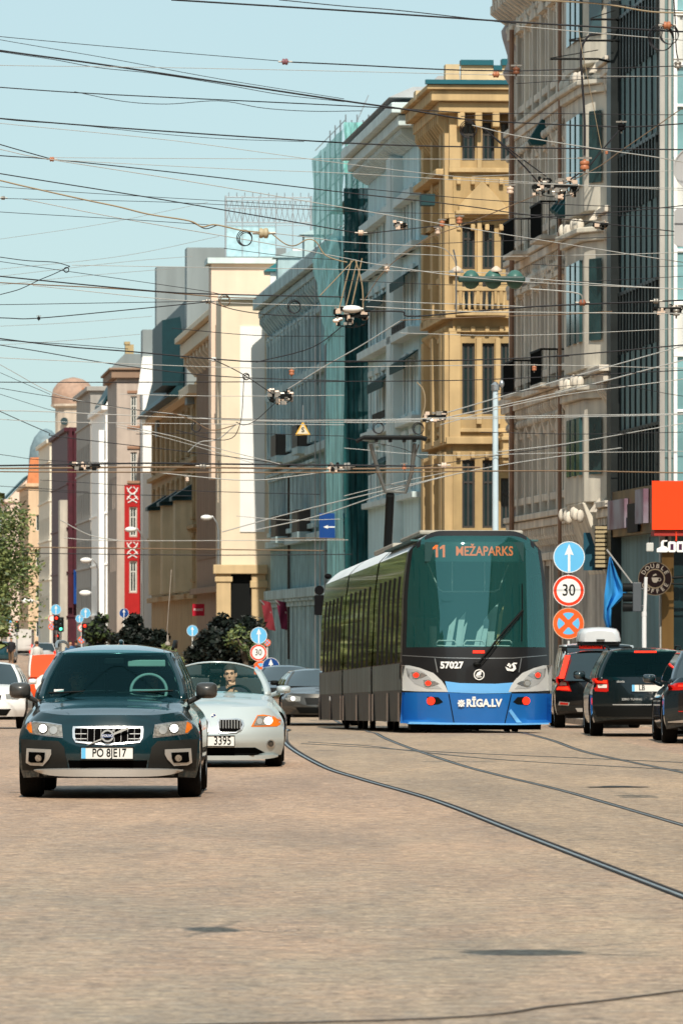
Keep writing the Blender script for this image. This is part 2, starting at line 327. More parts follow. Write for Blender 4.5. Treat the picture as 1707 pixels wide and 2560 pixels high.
class Bld:
    def __init__(s, name, label, px, Y0, L, W_, topY, wall, cat='building', rot=A, pane=None, frm=None, style='cross'):
        s.Y0 = Y0; s.L = L; s.W = W_; s.gz = gz(Y0); s.H = EYE + (HY - topY) * Y0 / F - s.gz; s.wall = wall
        s.root = thing(name, label, cat, ((px - CX) * Y0 / F, Y0, s.gz), R(rot)); s.lw = []; s.fw = []; s.trim = MB(); s.corn = MB(); s.pane = pane or m_pane; s.frm = frm or m_frame; s.style = style
    def z(s, py, Y=None): return EYE + (HY - py) * (Y or s.Y0) / F - s.gz
    def lx(s, px, Y): return (px - CX) * Y / F - s.root.location.x + SL * (Y - s.Y0)
    def lrow(s, z0, z1, n, w_, y0=1, y1=None, surround=.0, hood=0):
        y1 = y1 or s.L - 1
        for i in range(n):
            c = y0 + (y1 - y0) * (i + .5) / n; s.lw.append((c - w_ / 2, c + w_ / 2, z0, z1))
            if surround:
                t = s.trim; p = -surround
                t.box(p, 0, c - w_ / 2 - .2, c - w_ / 2, z0 - .1, z1 + .15); t.box(p, 0, c + w_ / 2, c + w_ / 2 + .2, z0 - .1, z1 + .15); t.box(p - .05, 0, c - w_ / 2 - .28, c + w_ / 2 + .28, z1 + .15, z1 + .36); t.box(p - .08, 0, c - w_ / 2 - .28, c + w_ / 2 + .28, z0 - .3, z0 - .1)
            if hood: s.trim.box(-hood, 0, c - w_ / 2 - .35, c + w_ / 2 + .35, z1 + .36, z1 + .5)
    def fwin(s, x0, x1, z0, z1): s.fw.append((x0, x1, z0, z1))
    def band(s, z, h, p, mb=None, y0=None, y1=None, left=True, front=True):
        mb = mb or s.trim; y0 = -p if (y0 is None and front) else (y0 or 0); mb.box(-p, s.W - .02 if front else .3, y0, s.L - .01 if y1 is None else y1, z, z + h)
    def pil(s, y, w_, z0, z1, p=.2, mb=None): (mb or s.trim).box(-p, .05, y, y + w_, z0, z1)
    def brackets(s, z0, z1, p, step=.8, y0=0, y1=None, w_=.22, mb=None):
        y = y0 + .2; y1 = y1 or s.L
        while y < y1 - .2:
            (mb or s.corn).prism([(0, z1), (-p, z1), (-p, z1 - (z1 - z0) * .35), (-.1, z0), (0, z0)], frame((0, y + w_, 0), (1, 0, 0), (0, 0, 1)), w_); y += step
    def fbrackets(s, z0, z1, p, x0, x1, step=.8, w_=.22, mb=None):
        x = x0 + .1
        while x < x1 - .2: (mb or s.corn).box(x, x + w_, -p, .02, z0, z1); x += step
    def openings(s, A0, A1, Z0, Z1, ops, P, rec, mb):
        us = sorted({A0, A1, *[o[0] for o in ops], *[o[1] for o in ops]}); zs = sorted({Z0, Z1, *[o[2] for o in ops], *[o[3] for o in ops]})
        for a, b_ in zip(us, us[1:]):
            for c, d in zip(zs, zs[1:]):
                m_ = ((a + b_) / 2, (c + d) / 2)
                if any(o[0] < m_[0] < o[1] and o[2] < m_[1] < o[3] for o in ops): continue
                mb.add([P(a, c, 0), P(b_, c, 0), P(b_, d, 0), P(a, d, 0)], [(0, 1, 2, 3)])
        for o in ops:
            q = [(o[0], o[2]), (o[1], o[2]), (o[1], o[3]), (o[0], o[3])]
            for i in range(4):
                a, b_ = q[i], q[(i + 1) % 4]; mb.add([P(*a, 0), P(*b_, 0), P(*b_, rec), P(*a, rec)], [(0, 1, 2, 3)])
    def finish(s, trim_m=None, corn_m=None, roof=None, rec=.16):
        mb = MB(); s.openings(0, s.L, -.5, s.H, s.lw, lambda a, z, d: (d, a, z), rec, mb); s.openings(0, s.W, -.5, s.H, s.fw, lambda a, z, d: (a, d, z), rec, mb)
        mb.add([(s.W, 0, -.5), (s.W, s.L, -.5), (s.W, s.L, s.H), (s.W, 0, s.H)], [(0, 1, 2, 3)]); mb.add([(0, s.L, -.5), (s.W, s.L, -.5), (s.W, s.L, s.H), (0, s.L, s.H)], [(0, 1, 2, 3)])
        mb.add([(0, 0, s.H), (s.W, 0, s.H), (s.W, s.L, s.H), (0, s.L, s.H)], [(0, 1, 2, 3)])
        mb.build('wall', s.wall, s.root, smooth=0)
        ws = [((rec - .06, (a + b_) / 2, c), 0, b_ - a, d - c) for a, b_, c, d in s.lw] + [(((a + b_) / 2, rec - .06, c), R(90), b_ - a, d - c) for a, b_, c, d in s.fw]
        for i, (loc, rz, w_, h) in enumerate(ws[:98]):
            f, p = window_meshes(w_, h, s.frm, s.pane, s.style); o = put('window', f, s.root, loc, (0, 0, rz)); put('pane', p, o)
        if s.trim.v: s.trim.build('moulding', trim_m or s.wall, s.root, smooth=0, bevel=.02)
        if s.corn.v: s.corn.build('cornice', corn_m or trim_m or s.wall, s.root, smooth=0, bevel=.03)
        return s.root
    def part(s, name, mb, m, bevel=0, smooth=0): return mb.build(name, m, s.root, smooth=smooth, bevel=bevel)
def wallm(name, col, dirt=.25, **k): return mat(name, col, .85, var=k.pop('var', .12), scale=1.2, bump=.25, bscale=14, dirt=dirt, **k)

# ---- corner building with curtain wall (beside the red sign)
wb = wallm('dark teal spandrel', (.17, .27, .275), .3)
B = Bld('office_block', 'steel and glass corner block with ribbed white panels above the red fascia', 1650, 150, 8.4, 12, -80, wb)
zf = [B.z(1212) + 3.4 * k for k in range(6)]
m_panel = mat('ribbed white panel', (.62, .63, .60), .5, var=.08); m_cglass = mat('pale curtain glass', (.22, .42, .44), .08, var=.35, scale=.4, stretch=(1, 1, 2.5), spec=1, coat=.6)
b = MB(); gl = MB(); rb = MB()
for k, z0 in enumerate(zf):
    h0 = 3.1 if k == 0 else 2.3; zt_ = z0 + h0 if k == 0 else z0 + 1.0 + 2.32 - .3
    z1 = B.z(882) + 3.4 * k if k else B.z(882); zb_ = z0 if k == 0 else B.z(763) + 3.4 * (k - 1)
    gl.box(.35, B.W - .1, -.05, .05, zb_ + .05, z1 - .05)
    
    zr = B.z(763) + 3.4 * k
    x = .35
    while x < B.W - .2: rb.box(x, x + .10, -.11, .02, z1, zr); rb.box(x + .10, x + .17, -.06, .02, z1, zr); x += .17
    b.box(.3, B.W - .05, -.14, .06, z1 - .09, z1); b.box(.3, B.W - .05, -.16, .06, zr, zr + .09)
    zm = z1 - (z1 - zb_) * .45; b.box(.3, B.W - .05, -.12, .06, zm, zm + .07)
x = .3
while x < B.W: b.box(x, x + .09, -.13, .06, zf[0] - .2, zf[-1]); x += 1.5
pst = MB(); pst.box(-.03, .09, -.17, .02, 0, B.H); pst.box(.17, .24, -.17, .02, 0, B.H); B.part('corner_post', pst, mat('weathered beige post', (.46, .44, .40), .5, dirt=.3), bevel=.01)
B.part('curtain_glazing', gl, m_cglass); B.part('ribbed_panel', rb, m_panel); B.part('mullion_frame', b, m_white, bevel=.01)
fn = MB(); y = .3
m_fin = mat('bronze fin', (.025, .03, .03), .4, .3, var=.3)
while y < B.L - .9: fn.box(-.045, .0, y, y + .05, zf[0] - .6, B.H - .2); y += 1.05
for k in range(6):
    z0 = B.z(763) + 3.4 * (k - 1) + .1; y = .15
    while y < B.L - 1: fn.box(-.10, -.04, y, y + .09, z0 - .95, z0 + .55); y += .62
    fn.box(-.09, 0, 0, B.L - .9, z0 + .5, z0 + .58)
fn.box(-.26, 0, B.L - .9, B.L - .05, 0, B.H)
B.part('fin', fn, m_fin)
# shopfront under the canopy
sh = MB()
for x0, x1 in ((.0, .28), (.9, 1.5), (2.2, 2.35), (3.2, 3.35), (4.2, 4.35)): sh.box(x0, x1, -.3, .0, -.3, 4.1)
B.part('shopfront_pier', sh, mat('bronze shopfront cladding', (.20, .115, .04), .35, .5, var=.5, scale=.5, stretch=(3, 3, .4)))
sg = MB(); sg.box(.28, B.W - .3, -.12, -.02, -.3, 4.05); B.part('shop_window', sg, m_pane)
B.finish()
# canopy with the red fascia
ZC0, ZC1 = B.z(1328), B.z(1215)
cn = thing('shop_canopy', 'projecting canopy with bright red fascia and bronze side at the corner', 'canopy', (B.root.location.x, 150, B.gz), R(A))
c = MB(); c.box(-.24, B.W - .3, -.8, -.14, ZC0, ZC1); c.box(-.22, -.0, -.14, 8.2, ZC0 - .03, ZC1 + .02)
m_bron = mat('weathered bronze cladding', (.26, .145, .05), .35, .45, var=.75, scale=.9, stretch=(2, 1.0, .35))
c.build('canopy_side', m_bron, cn, smooth=0)
c = MB(); c.box(-.3, B.W - .3, -.86, -.8, ZC0 + .02, ZC1 + .1); c.build('red_fascia', mat('bright red fascia', (.92, .05, .004), .45, var=.04, emit=(1, .05, .0), es=.06), cn, smooth=0)
c = MB(); c.box(-.24, B.W - .4, -.78, -.16, ZC0 - .12, ZC0 - .005); c.build('soffit_band', mat('dull red soffit', (.35, .03, .02), .6), cn, smooth=0)
c = MB(); c.box(-.36, -.24, .3, 1.9, ZC0 + .2, ZC1 - .05); c.box(-.33, -.24, 4.2, 7.6, ZC0 + .15, ZC1 - .2); c.build('poster_panel', mat('faded poster panel', (.30, .31, .36), .5, var=.6, scale=.8, col2=(.14, .05, .08)), cn, smooth=0)
c = MB(); c.box(-.30, -.24, 1.9, 3.9, ZC0 + .02, ZC1 - .35); c.build('dark_panel', m_blk, cn, smooth=0)
# ---- ornate grey building
wg = wallm('grey brown stucco', (.60, .555, .485), .5, var=.35); tg = wallm('grey stone moulding', (.72, .66, .56), .35)
B = Bld('apartment_building', 'tall ornate grey brown building with stacked string courses and oriel', 1541, 158.4, 24, 14, -140, wg, pane=mat('sky reflection coloured glass', (.20, .23, .26), .08, var=.5, spec=1), frm=m_framed)  # pale pane base colour carries the sky reflection
B.H = 21.5
lev = [4.95, 8.3, 12.25, 15.95, 19.6]
for i, z0 in enumerate(lev):
    B.band(z0, .22, .38 if i in (1, 4) else .26, front=True); B.band(z0 + .24, .16, .5 if i in (1, 4) else .34); B.band(z0 - .32, .12, .16)
    B.brackets(z0 - .5, z0 - .002, .34 if i in (1, 4) else .22, .55, w_=.16)
for i in range(len(lev) - 1):
    z0, z1 = lev[i], lev[i + 1]
    if i % 2 == 0 or i == 3: B.lrow(z0 + 1.0, z1 - .95, 7, .95, 9.6, 23.6, .10, 0)
    else: B.lrow(z0 + 1.0, z1 - .95, 7, .95, 9.6, 23.6, .12, .3)
    for k in range(15): B.pil(9.5 + k * 1.0 + (.03 if k % 2 else 0), .16 if k % 2 else .26, z0 + .42, z1 - .5, .1 if k % 2 else .2)
B.lrow(.6, 3.9, 6, 1.4, 9.6, 23.4, .05)
for zb_ in (8.7, 12.6):                                   # balconies with railings
    for y0 in (10.5, 17.5):
        B.trim.box(-.75, 0, y0, y0 + 2.6, zb_ - .12, zb_)
for zb_ in (8.7, 12.6):
    for y0 in (10.5, 17.5):
        b = MB()
        for k in range(14): b.tube([(-.72, y0 + .1 + k * .19, zb_), (-.72, y0 + .1 + k * .19, zb_ + .85)], .012, 4)
        b.box(-.75, -.70, y0, y0 + 2.6, zb_ + .85, zb_ + .9)
        for k in range(4): b.tube([(-.7 + k * .2, y0 + .03, zb_), (-.7 + k * .2, y0 + .03, zb_ + .85)], .012, 4)
        b.box(-.72, 0, y0 + .01, y0 + .05, zb_ + .85, zb_ + .9); B.part('balcony_railing', b, m_blk)
# oriel
o = MB(); m_or = wallm('oriel pale stucco', (.70, .655, .55), .35, var=.2)
for i in range(5):
    z0 = lev[i] if i else lev[0]; z1 = lev[i + 1] if i < 4 else 21.6
    o.prism([(0, 1.2), (-.55, 2.2), (-.62, 5.8), (0, 7.0)], frame((0, 0, z0 + .4), (1, 0, 0), (0, 1, 0)), z1 - z0 - .75)
    o.prism([(0, 1.0), (-.66, 2.1), (-.75, 5.9), (0, 7.2)], frame((0, 0, z1 - .35), (1, 0, 0), (0, 1, 0)), .2)
    o.prism([(0, .9), (-.76, 2.0), (-.86, 6.0), (0, 7.3)], frame((0, 0, z1 - .15), (1, 0, 0), (0, 1, 0)), .14)
o.prism([(-.6, lev[0] + .4), (0, lev[0] + .4), (0, lev[0] - 1.4)], frame((0, 5.8, 0), (1, 0, 0), (0, 0, 1)), 3.6)
B.part('oriel', o, m_or, bevel=.03)
for i in range(4):
    o = MB(); z0, z1 = lev[i] + 1.1, lev[i + 1] - .8
    o.add([(-.2, 1.45, z0), (-.46, 1.95, z0), (-.46, 1.95, z1), (-.2, 1.45, z1)], [(0, 1, 2, 3)])
    for k in range(3): o.box(-.64, -.56, 2.5 + k * 1.1, 3.2 + k * 1.1, z0, z1)
    B.part('oriel_glass', o, m_pane2)
o = MB()
for i in range(5):
    for k in range(6): o.ell((-.66 - .03 * (k % 2), 2.1 + k * .75, lev[i] + .05 + .05 * (k % 3)), (.10, .11, .17), 8, 6)
    for k in range(3): o.prism([(0, .0), (.26, .35), (.52, 0)], frame((-.3 - .1 * k, 1.1 + .3 * k, lev[i] + .15), (1, 0, 0), (0, 0, 1)), .1)
B.part('carved_ornament', o, tg, smooth=40)
o = MB()
for i in range(1, 5):
    for k in range(7):
        y = 9.6 + 14 * (k + .5) / 7; z0 = lev[i] - .62
        o.prism([(0, z0 + .30), (-.30, z0 + .26), (-.24, z0), (-.10, z0 - .28), (0, z0 - .32)], frame((0, y + .14, 0), (1, 0, 0), (0, 0, 1)), .28)
        if i in (2, 4): o.prism([(y - .75, z0 + .0), (y, z0 + .42), (y + .75, z0 + .0), (y + .75, z0 - .1), (y - .75, z0 - .1)], frame((-.3, 0, 0), (0, 1, 0), (0, 0, 1)), .3)
    for k in range(20): o.ell((-.26, 9.9 + k * .7, lev[i] - .42), (.09, .12, .12), 6, 5)
B.part('window_console', o, tg, smooth=40)
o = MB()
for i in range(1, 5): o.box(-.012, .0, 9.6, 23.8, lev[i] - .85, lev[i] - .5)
B.part('sooty_shade_frieze', o, wallm('sooty shade frieze', (.17, .145, .115), .5))  # shade between the bands, with soot, put into the strip colour
# awnings and drainpipe
o = MB()
for (y, z0, h) in ((7.6, 13.0, .8), (8.3, 13.1, .8), (9.0, 13.2, .7), (14.4, 15.4, 1.0)): o.prism([(0, z0 + h), (-.62, z0), (-.55, z0 - .12), (0, z0 - .12)], frame((0, y + .5, 0), (1, 0, 0), (0, 0, 1)), .45)
B.part('awning', o, mat('dark teal awning', (.01, .075, .085), .7))
for y_, r_ in ((21.0, .07), (9.0, .05)): o = MB(); o.tube([(-.4, y_, 0), (-.4, y_, 19)], r_, 8); B.part('drainpipe', o, mat('rusty drainpipe', (.30, .17, .11), .6, var=.3))
# deep top cornice
B.band(20.2, .5, .9, B.corn); B.band(19.9, .3, .65, B.corn); B.band(20.7, .3, 1.15, B.corn); B.brackets(19.2, 19.9, .75, .7, w_=.26)
# the turret that closes its far end
o = MB(); o.lathe([(.55, 4.5), (.7, 5.2), (.72, 8.0), (.85, 8.2), (.72, 8.5), (.72, 12.2), (.86, 12.4), (.72, 12.7), (.72, 15.9), (.86, 16.1), (.72, 16.4), (.72, 17.6), (.95, 18.0), (.8, 18.3), (.8, 18.5), (.95, 19.0), (.98, 19.2), (.8, 19.5)], (.55, 23.6, 0), 'z', 16)
B.part('corner_turret', o, mat('lilac grey stucco', (.42, .38, .37), .85, var=.15, dirt=.3), smooth=40)
B.finish(tg, tg)
# lower shop fascias on the grey building
b = thing('blue_awning_sign', 'slanted dark teal sign board under the ornate facade', 'sign', (at(1470, 1300, 161).x, 161, 3.3))
c = MB(); c.box(-.12, .9, -.03, .03, 0, .95); c.build('board', mat('dark teal board', (.01, .07, .11), .5), b, smooth=0)
b = thing('louvre_canopy', 'slatted tan louvre canopy beside the bronze canopy side', 'canopy', (at(1488, 1300, 158.3).x, 158.3, 3.3))
c = MB()
for k in range(10): c.box(0, .50, -.1 + .01 * k, .35, .05 + k * .105, .12 + k * .105)
c.build('slat', mat('tan louvre slats', (.42, .34, .20), .6, var=.2), b, smooth=0)
c = MB(); c.box(0, .5, .36, .4, 0, 1.1); c.build('back_board', m_framed, b, smooth=0)
# ---- yellow corner building
wy = wallm('ochre yellow stucco', (.48, .34, .165), .3, var=.2); ty = wallm('ochre moulding', (.57, .41, .21), .3, var=.15)
B = Bld('apartment_building', 'ochre yellow corner building with pediment, tall paired windows and deep cornice', 1132, 202, 8.6, 12, 228, wy, frm=m_framed, style='cross')
z = B.z
zx = lambda px: (px - 1132) * 202 / F
for (a, b_) in ((1155, 1187), (1206, 1236)):
    B.fwin(zx(a), zx(b_), z(1035), z(857)); B.fwin(zx(a), zx(b_), z(775), z(690)); B.fwin(zx(a), zx(b_), z(672), z(560)); B.fwin(zx(a), zx(b_), z(400), z(305)); B.fwin(zx(a), zx(b_), z(1320), z(1150)); B.fwin(zx(a), zx(b_), z(1580), z(1400))
B.fwin(zx(1252), zx(1280), z(1035), z(857)); B.fwin(zx(1252), zx(1280), z(1320), z(1195)); B.fwin(zx(1252), zx(1280), z(672), z(560)); B.fwin(zx(1252), zx(1280), z(400), z(305))
for r_, (a, b_) in enumerate(((1035, 857), (672, 560), (400, 305), (1320, 1150))): B.lrow(z(a), z(b_), 2, 1.0, 2.0, 7.4, .08)
for py, h, p in ((1110, .22, .22), (1080, .12, .12), (795, .26, .26), (830, .12, .14), (545, .16, .16), (430, .14, .14), (1390, .3, .24)): B.band(z(py), h, p)
for py in (1130, 815, 560, 445): B.fbrackets(z(py) - .2, z(py), .2, 0, 3, .45, .14); B.brackets(z(py) - .3, z(py), .25, .6)
for (a, b_, z0, z1) in ((1122, 1150, 1105, 830), (1190, 1203, 1060, 845), (1238, 1250, 1060, 845), (1122, 1150, 690, 545), (1192, 1203, 690, 545), (1122, 1150, 420, 260), (1192, 1203, 420, 280)):
    B.trim.box(zx(a), zx(b_), -.14, .02, z(z0), z(z1))
for y_ in (0, 1.2, 4.2, 7.5):
    for z0, z1 in ((1105, 830), (790, 560), (545, 260), (1380, 1130)): B.pil(y_ + .1, .7, z(z0), z(z1), .26)
# pediment
B.trim.prism([(zx(1145), z(530)), (zx(1262), z(530)), (zx(1262), z(515)), (zx(1204), z(452)), (zx(1145), z(515))], frame((0, .02, 0), (1, 0, 0), (0, 0, 1)), .32)
B.trim.prism([(zx(1136), z(537)), (zx(1270), z(537)), (zx(1270), z(527)), (zx(1136), z(527))], frame((0, .02, 0), (1, 0, 0), (0, 0, 1)), .42)
# balustrade balcony
B.trim.box(zx(1136), zx(1262), -.6, .02, z(790), z(778))
for k in range(9): B.trim.lathe([(.03, 0), (.06, .15), (.03, .5), (.05, .62)], (zx(1140 + k * 14.5), -.52, z(778)), 'z', 6)
B.trim.box(zx(1134), zx(1264), -.6, -.46, z(778) + .62, z(778) + .75)
# top cornice, parapet
B.corn.box(-.75, B.W - .1, -.7, B.L, B.H - .35, B.H); B.corn.box(-.5, B.W - .1, -.5, B.L, B.H - .7, B.H - .36); B.corn.box(-.9, B.W - .1, -.85, B.L + .1, B.H + .003, B.H + .16)
B.brackets(B.H - 1.5, B.H - .7, .48, .7); B.fbrackets(B.H - 1.15, B.H - .7, .6, 0, 6, .55)
B.corn.box(-.5, 0, .5, B.L, B.H - 2.6, B.H - 2.4)
o = MB(); o.box(zx(1155), zx(1300), .2, .5, B.H + .16, z(160)); o.box(zx(1118), zx(1153), .6, 1.2, B.H + .16, z(155)); o.box(zx(1060), zx(1090), 3.0, 3.8, B.H, z(205)); B.part('parapet', o, wallm('parapet stucco', (.64, .52, .33), .2))
o = MB(); o.box(zx(1153), zx(1235), .1, .6, z(160), z(147)); o.box(zx(1256), zx(1300), .1, .6, z(160), z(144)); o.box(zx(1235), zx(1257), .14, .19, z(172), z(160)); o.box(-.95, 3, -.95, -.7, B.H + .165, B.H + .3); B.part('roof_edge', o, mat('teal copper roof edge', (.01, .10, .13), .5))
o = MB(); o.box(zx(1053), zx(1087), -.0, .6, z(512), z(484)); B.part('wall_vent', o, mat('dark teal vent', (.01, .045, .05), .6))
o = MB(); o.prism([(-.7, 0), (-.3, .5), (3, .6), (3, 0)], frame((0, B.L + .5, B.H + .16), (1, 0, 0), (0, 0, 1)), 7.2); B.part('roof', o, mat('pale zinc roof', (.45, .46, .47), .5, .3))
# lit corner column of the balcony at the shopping floor
o = MB(); o.box(zx(1248), zx(1292), -1.2, .1, z(1160), z(1085)); o.box(zx(1244), zx(1294), -1.3, .1, z(1103), z(1094)); o.box(zx(1244), zx(1294), -1.3, .1, z(1147), z(1125)); B.part('corner_balcony', o, ty, bevel=.02)
B.finish(ty, ty)
# ---- pale blue building
wbl = wallm('pale blue grey stucco', (.54, .74, .77), .2, var=.08); tb = wallm('pale grey moulding', (.60, .71, .71), .15)
B = Bld('apartment_building', 'pale blue grey building with scalloped dark awnings beside the green netting', 1047, 212.5, 20.5, 12, 170, wbl, pane=m_pane2)
B.H = 19.9
for zz, h, p in ((18.9, .35, .75), (19.3, .35, 1.0), (16.6, .3, .35), (14.9, .25, .3), (12.0, .28, .42), (9.1, .25, .3), (6.6, .2, .25), (4.2, .35, .45)): B.band(zz, h, p, B.corn if zz > 18 else None)
B.brackets(18.4, 18.9, .6, .6)
for zz in (7.0, 9.6, 12.5, 15.2): B.lrow(zz, zz + 1.6, 7, 1.0, .6, 20, .06)
for y_ in (6.0, 6.9): B.pil(y_, .7, -.3, 18.3, .36)
B.pil(6.3, 1.6, -.3, 18.4, .42)
o = MB()
for (y0, y1, zz) in ((.2, 5.6, 11.2), (8.6, 15, 10.9), (.2, 5.6, 14.0), (9, 19, 13.8), (8, 15, 8.0)):
    y = y0
    while y < y1 - .3: o.prism([(0, zz + .35), (-.5, zz), (-.5, zz - .3), (-.46, zz - .3), (-.44, zz - .02), (0, zz + .3)], frame((0, y + .42, 0), (1, 0, 0), (0, 0, 1)), .38); y += .46
B.part('awning', o, mat('dark green awning', (.012, .05, .05), .7))
o = MB()
for zz in (11.9, 9.2):
    for k in range(9): o.box(-.44, -.40, .6 + k * .6 + (8 if zz < 10 else 0), .75 + k * .6 + (8 if zz < 10 else 0), zz + .35, zz + .62)
B.part('railing', o, m_framed)
o = MB(); o.prism([(-1.0, 0), (-.2, .35), (4, .4), (4, 0)], frame((0, B.L, B.H), (1, 0, 0), (0, 0, 1)), B.L); B.part('roof', o, mat('pale zinc roof', (.45, .46, .47), .5, .3))
B.finish(tb, tb)
# ---- scaffold tower wrapped in netting
def net_mat(name, c, alpha):
    m = bpy.data.materials.new(name); m.use_nodes = True; n = m.node_tree.nodes; l = m.node_tree.links; bs = n['Principled BSDF']; bs.inputs['Roughness'].default_value = .9
    tc = n.new('ShaderNodeTexCoord'); no = n.new('ShaderNodeTexNoise'); no.inputs['Scale'].default_value = 1.6; no.inputs['Detail'].default_value = 6; mp = n.new('ShaderNodeMapping'); mp.inputs['Scale'].default_value = (1.6, 1.6, .35); l.new(tc.outputs['Object'], mp.inputs[0]); l.new(mp.outputs[0], no.inputs[0])
    rp = n.new('ShaderNodeValToRGB'); rp.color_ramp.elements[0].position = .35; rp.color_ramp.elements[1].position = .68; rp.color_ramp.elements[0].color = (*[x * .45 for x in c], 1); rp.color_ramp.elements[1].color = (*[min(1, x * 1.25) for x in c], 1); l.new(no.outputs[0], rp.inputs[0]); l.new(rp.outputs[0], bs.inputs['Base Color'])
    r2 = n.new('ShaderNodeMapRange'); r2.inputs[1].default_value = .3; r2.inputs[2].default_value = .7; r2.inputs[3].default_value = alpha + .18; r2.inputs[4].default_value = alpha - .12; l.new(no.outputs[0], r2.inputs[0]); l.new(r2.outputs[0], bs.inputs['Alpha']); MATS[name] = m; return m
m_netD = net_mat('dark green netting', (.003, .085, .09), .93); m_netL = net_mat('pale green netting', (.36, .78, .78), .84); m_netT = net_mat('mint netting', (.26, .72, .66), .66)
S = thing('scaffolding', 'tower of scaffolding wrapped in dark teal and mint green netting', 'scaffolding', ((864 - CX) * 234 / F, 234, gz(234)), R(A))
sz = lambda py, Y=234: EYE + (HY - py) * Y / F - gz(234)
o = MB()
for x in (0, .42, .84):
    for y in (0, 2.5, 5, 7.5, 10, 12.5, 15): o.tube([(x, y, -.2), (x, y, sz(285) if y < 9 else 20.5)], .03, 6)
for k in range(11):
    z0 = .4 + 1.95 * k
    for x in (0, .84): o.tube([(x, 0, z0), (x, 15 if z0 > 15 else 8, z0)], .025, 5); o.tube([(x, 0, z0 + 1), (x, 15 if z0 > 15 else 8, z0 + 1)], .02, 5)
    for y in (0, 2.5, 5, 7.5): o.tube([(0, y, z0), (.9, y, z0)], .025, 5)
    o.tube([(0, .02, z0), (.84, .02, z0 + 1.9)], .018, 5)
o.build('scaffold_pole', m_steel, S)
o = MB()
for k in range(10): o.box(.02, .82, .1, 8, .42 + 1.95 * k, .47 + 1.95 * k)
o.build('plank', mat('scaffold planks', (.38, .30, .2), .8), S, smooth=0)
def wavy(P0, P1, z0, z1, n=14, m=30, amp=.06, off=0):
    rows = []
    for j in range(m + 1):
        z_ = z0 + (z1 - z0) * j / m
        rows.append([(P0[0] + (P1[0] - P0[0]) * i / n + amp * math.sin(i * 1.7 + j * .35 + off) * .6, P0[1] + (P1[1] - P0[1]) * i / n + amp * math.sin(i * 2.3 + j * .5 + off), z_) for i in range(n + 1)])
    return rows
o = MB(); o.grid(wavy((-.05, -.08), (.9, -.08), -.2, sz(470))); o.build('dark_netting', m_netD, S)
o = MB(); o.grid(wavy((-.08, -.05), (-.1, 8), -.2, sz(560))); o.build('side_netting', m_netL, S)
o = MB(); o.grid(wavy((-.05, -.1), (.9, -.1), sz(470), sz(305), off=1)); o.grid(wavy((-.1, -.05), (-.1, 15), sz(560), sz(320), off=2)); o.build('upper_netting', m_netT, S)
# curved loose drape on the left of the tower
o = MB(); rows = []
for j in range(25):
    t = j / 24; z_ = sz(840) + (sz(590) - sz(840)) * t; y1 = 8 + 7 * max(0, t) ** 1.4
    rows.append([(-.16 + .04 * math.sin(i + j), 1 + (y1 - 1) * i / 10, z_ + .3 * math.sin(i / 10 * 3.1)) for i in range(11)])
o.grid(rows); o.build('loose_drape', m_netL, S)
# ---- grey white ornate building beyond the scaffold
ww = wallm('weathered teal grey stucco', (.27, .47, .50), .45, var=.3); tw = wallm('pale weathered moulding', (.46, .62, .64), .4, var=.2)
B = Bld('apartment_building', 'weathered grey building with projecting bracketed cornice and tin mansard roof', 876, 243, 45.3, 12, 620, ww, pane=m_pane)
B.H = 17.2
for zz, h, p in ((16.3, .3, .55), (16.65, .5, .8), (15.0, .25, .2), (12.6, .3, .25), (9.4, .35, .3), (5.9, .3, .25), (3.6, .4, .3)): B.band(zz, h, p, B.corn if zz > 16 else None)
B.brackets(15.5, 16.3, .5, 1.4, w_=.4)
for zz, h in ((13.1, 1.7), (10.2, 1.9), (6.7, 2.0), (.5, 2.6)): B.lrow(zz, zz + h, 12, 1.2, 16, 45, .12, .25)
for k in range(14): B.pil(16.5 + k * 2.1, .4, 9.9, 15.4, .26)
for y0 in (20, 33):
    for zb_ in (9.8, 6.3): B.trim.box(-.6, 0, y0, y0 + 3.2, zb_ - .3, zb_)
o = MB()
for y0 in (20, 33):
    for zb_ in (9.8, 6.3): o.box(-.6, -.55, y0, y0 + 3.2, zb_, zb_ + .9); o.box(-.6, 0, y0, y0 + .05, zb_, zb_ + .9)
o.box(-.16, -.05, 31.9, 32.1, 1, 12)
B.part('balcony_front', o, m_framed)
o = MB(); o.prism([(-.75, 0), (.1, .75), (1.0, .85), (8, .85), (8, 0)], frame((0, B.L, B.H), (1, 0, 0), (0, 0, 1)), B.L); B.part('roof', o, mat('pale tin mansard', (.42, .50, .52), .45, .4, var=.3))
o = MB()
for y0 in (20, 36): o.box(-.3, 1, y0, y0 + 1.2, B.H + .2, B.H + 1.3); o.prism([(-.5, 1.3), (0.3, 1.6), (1, 1.6), (1, 1.3)], frame((0, y0 + 1.3, B.H), (1, 0, 0), (0, 0, 1)), 1.4)
B.part('dormer', o, tw)
B.finish(tw, tw)
B.root['label'] = 'weathered teal grey building with bracketed cornice beyond the netting'
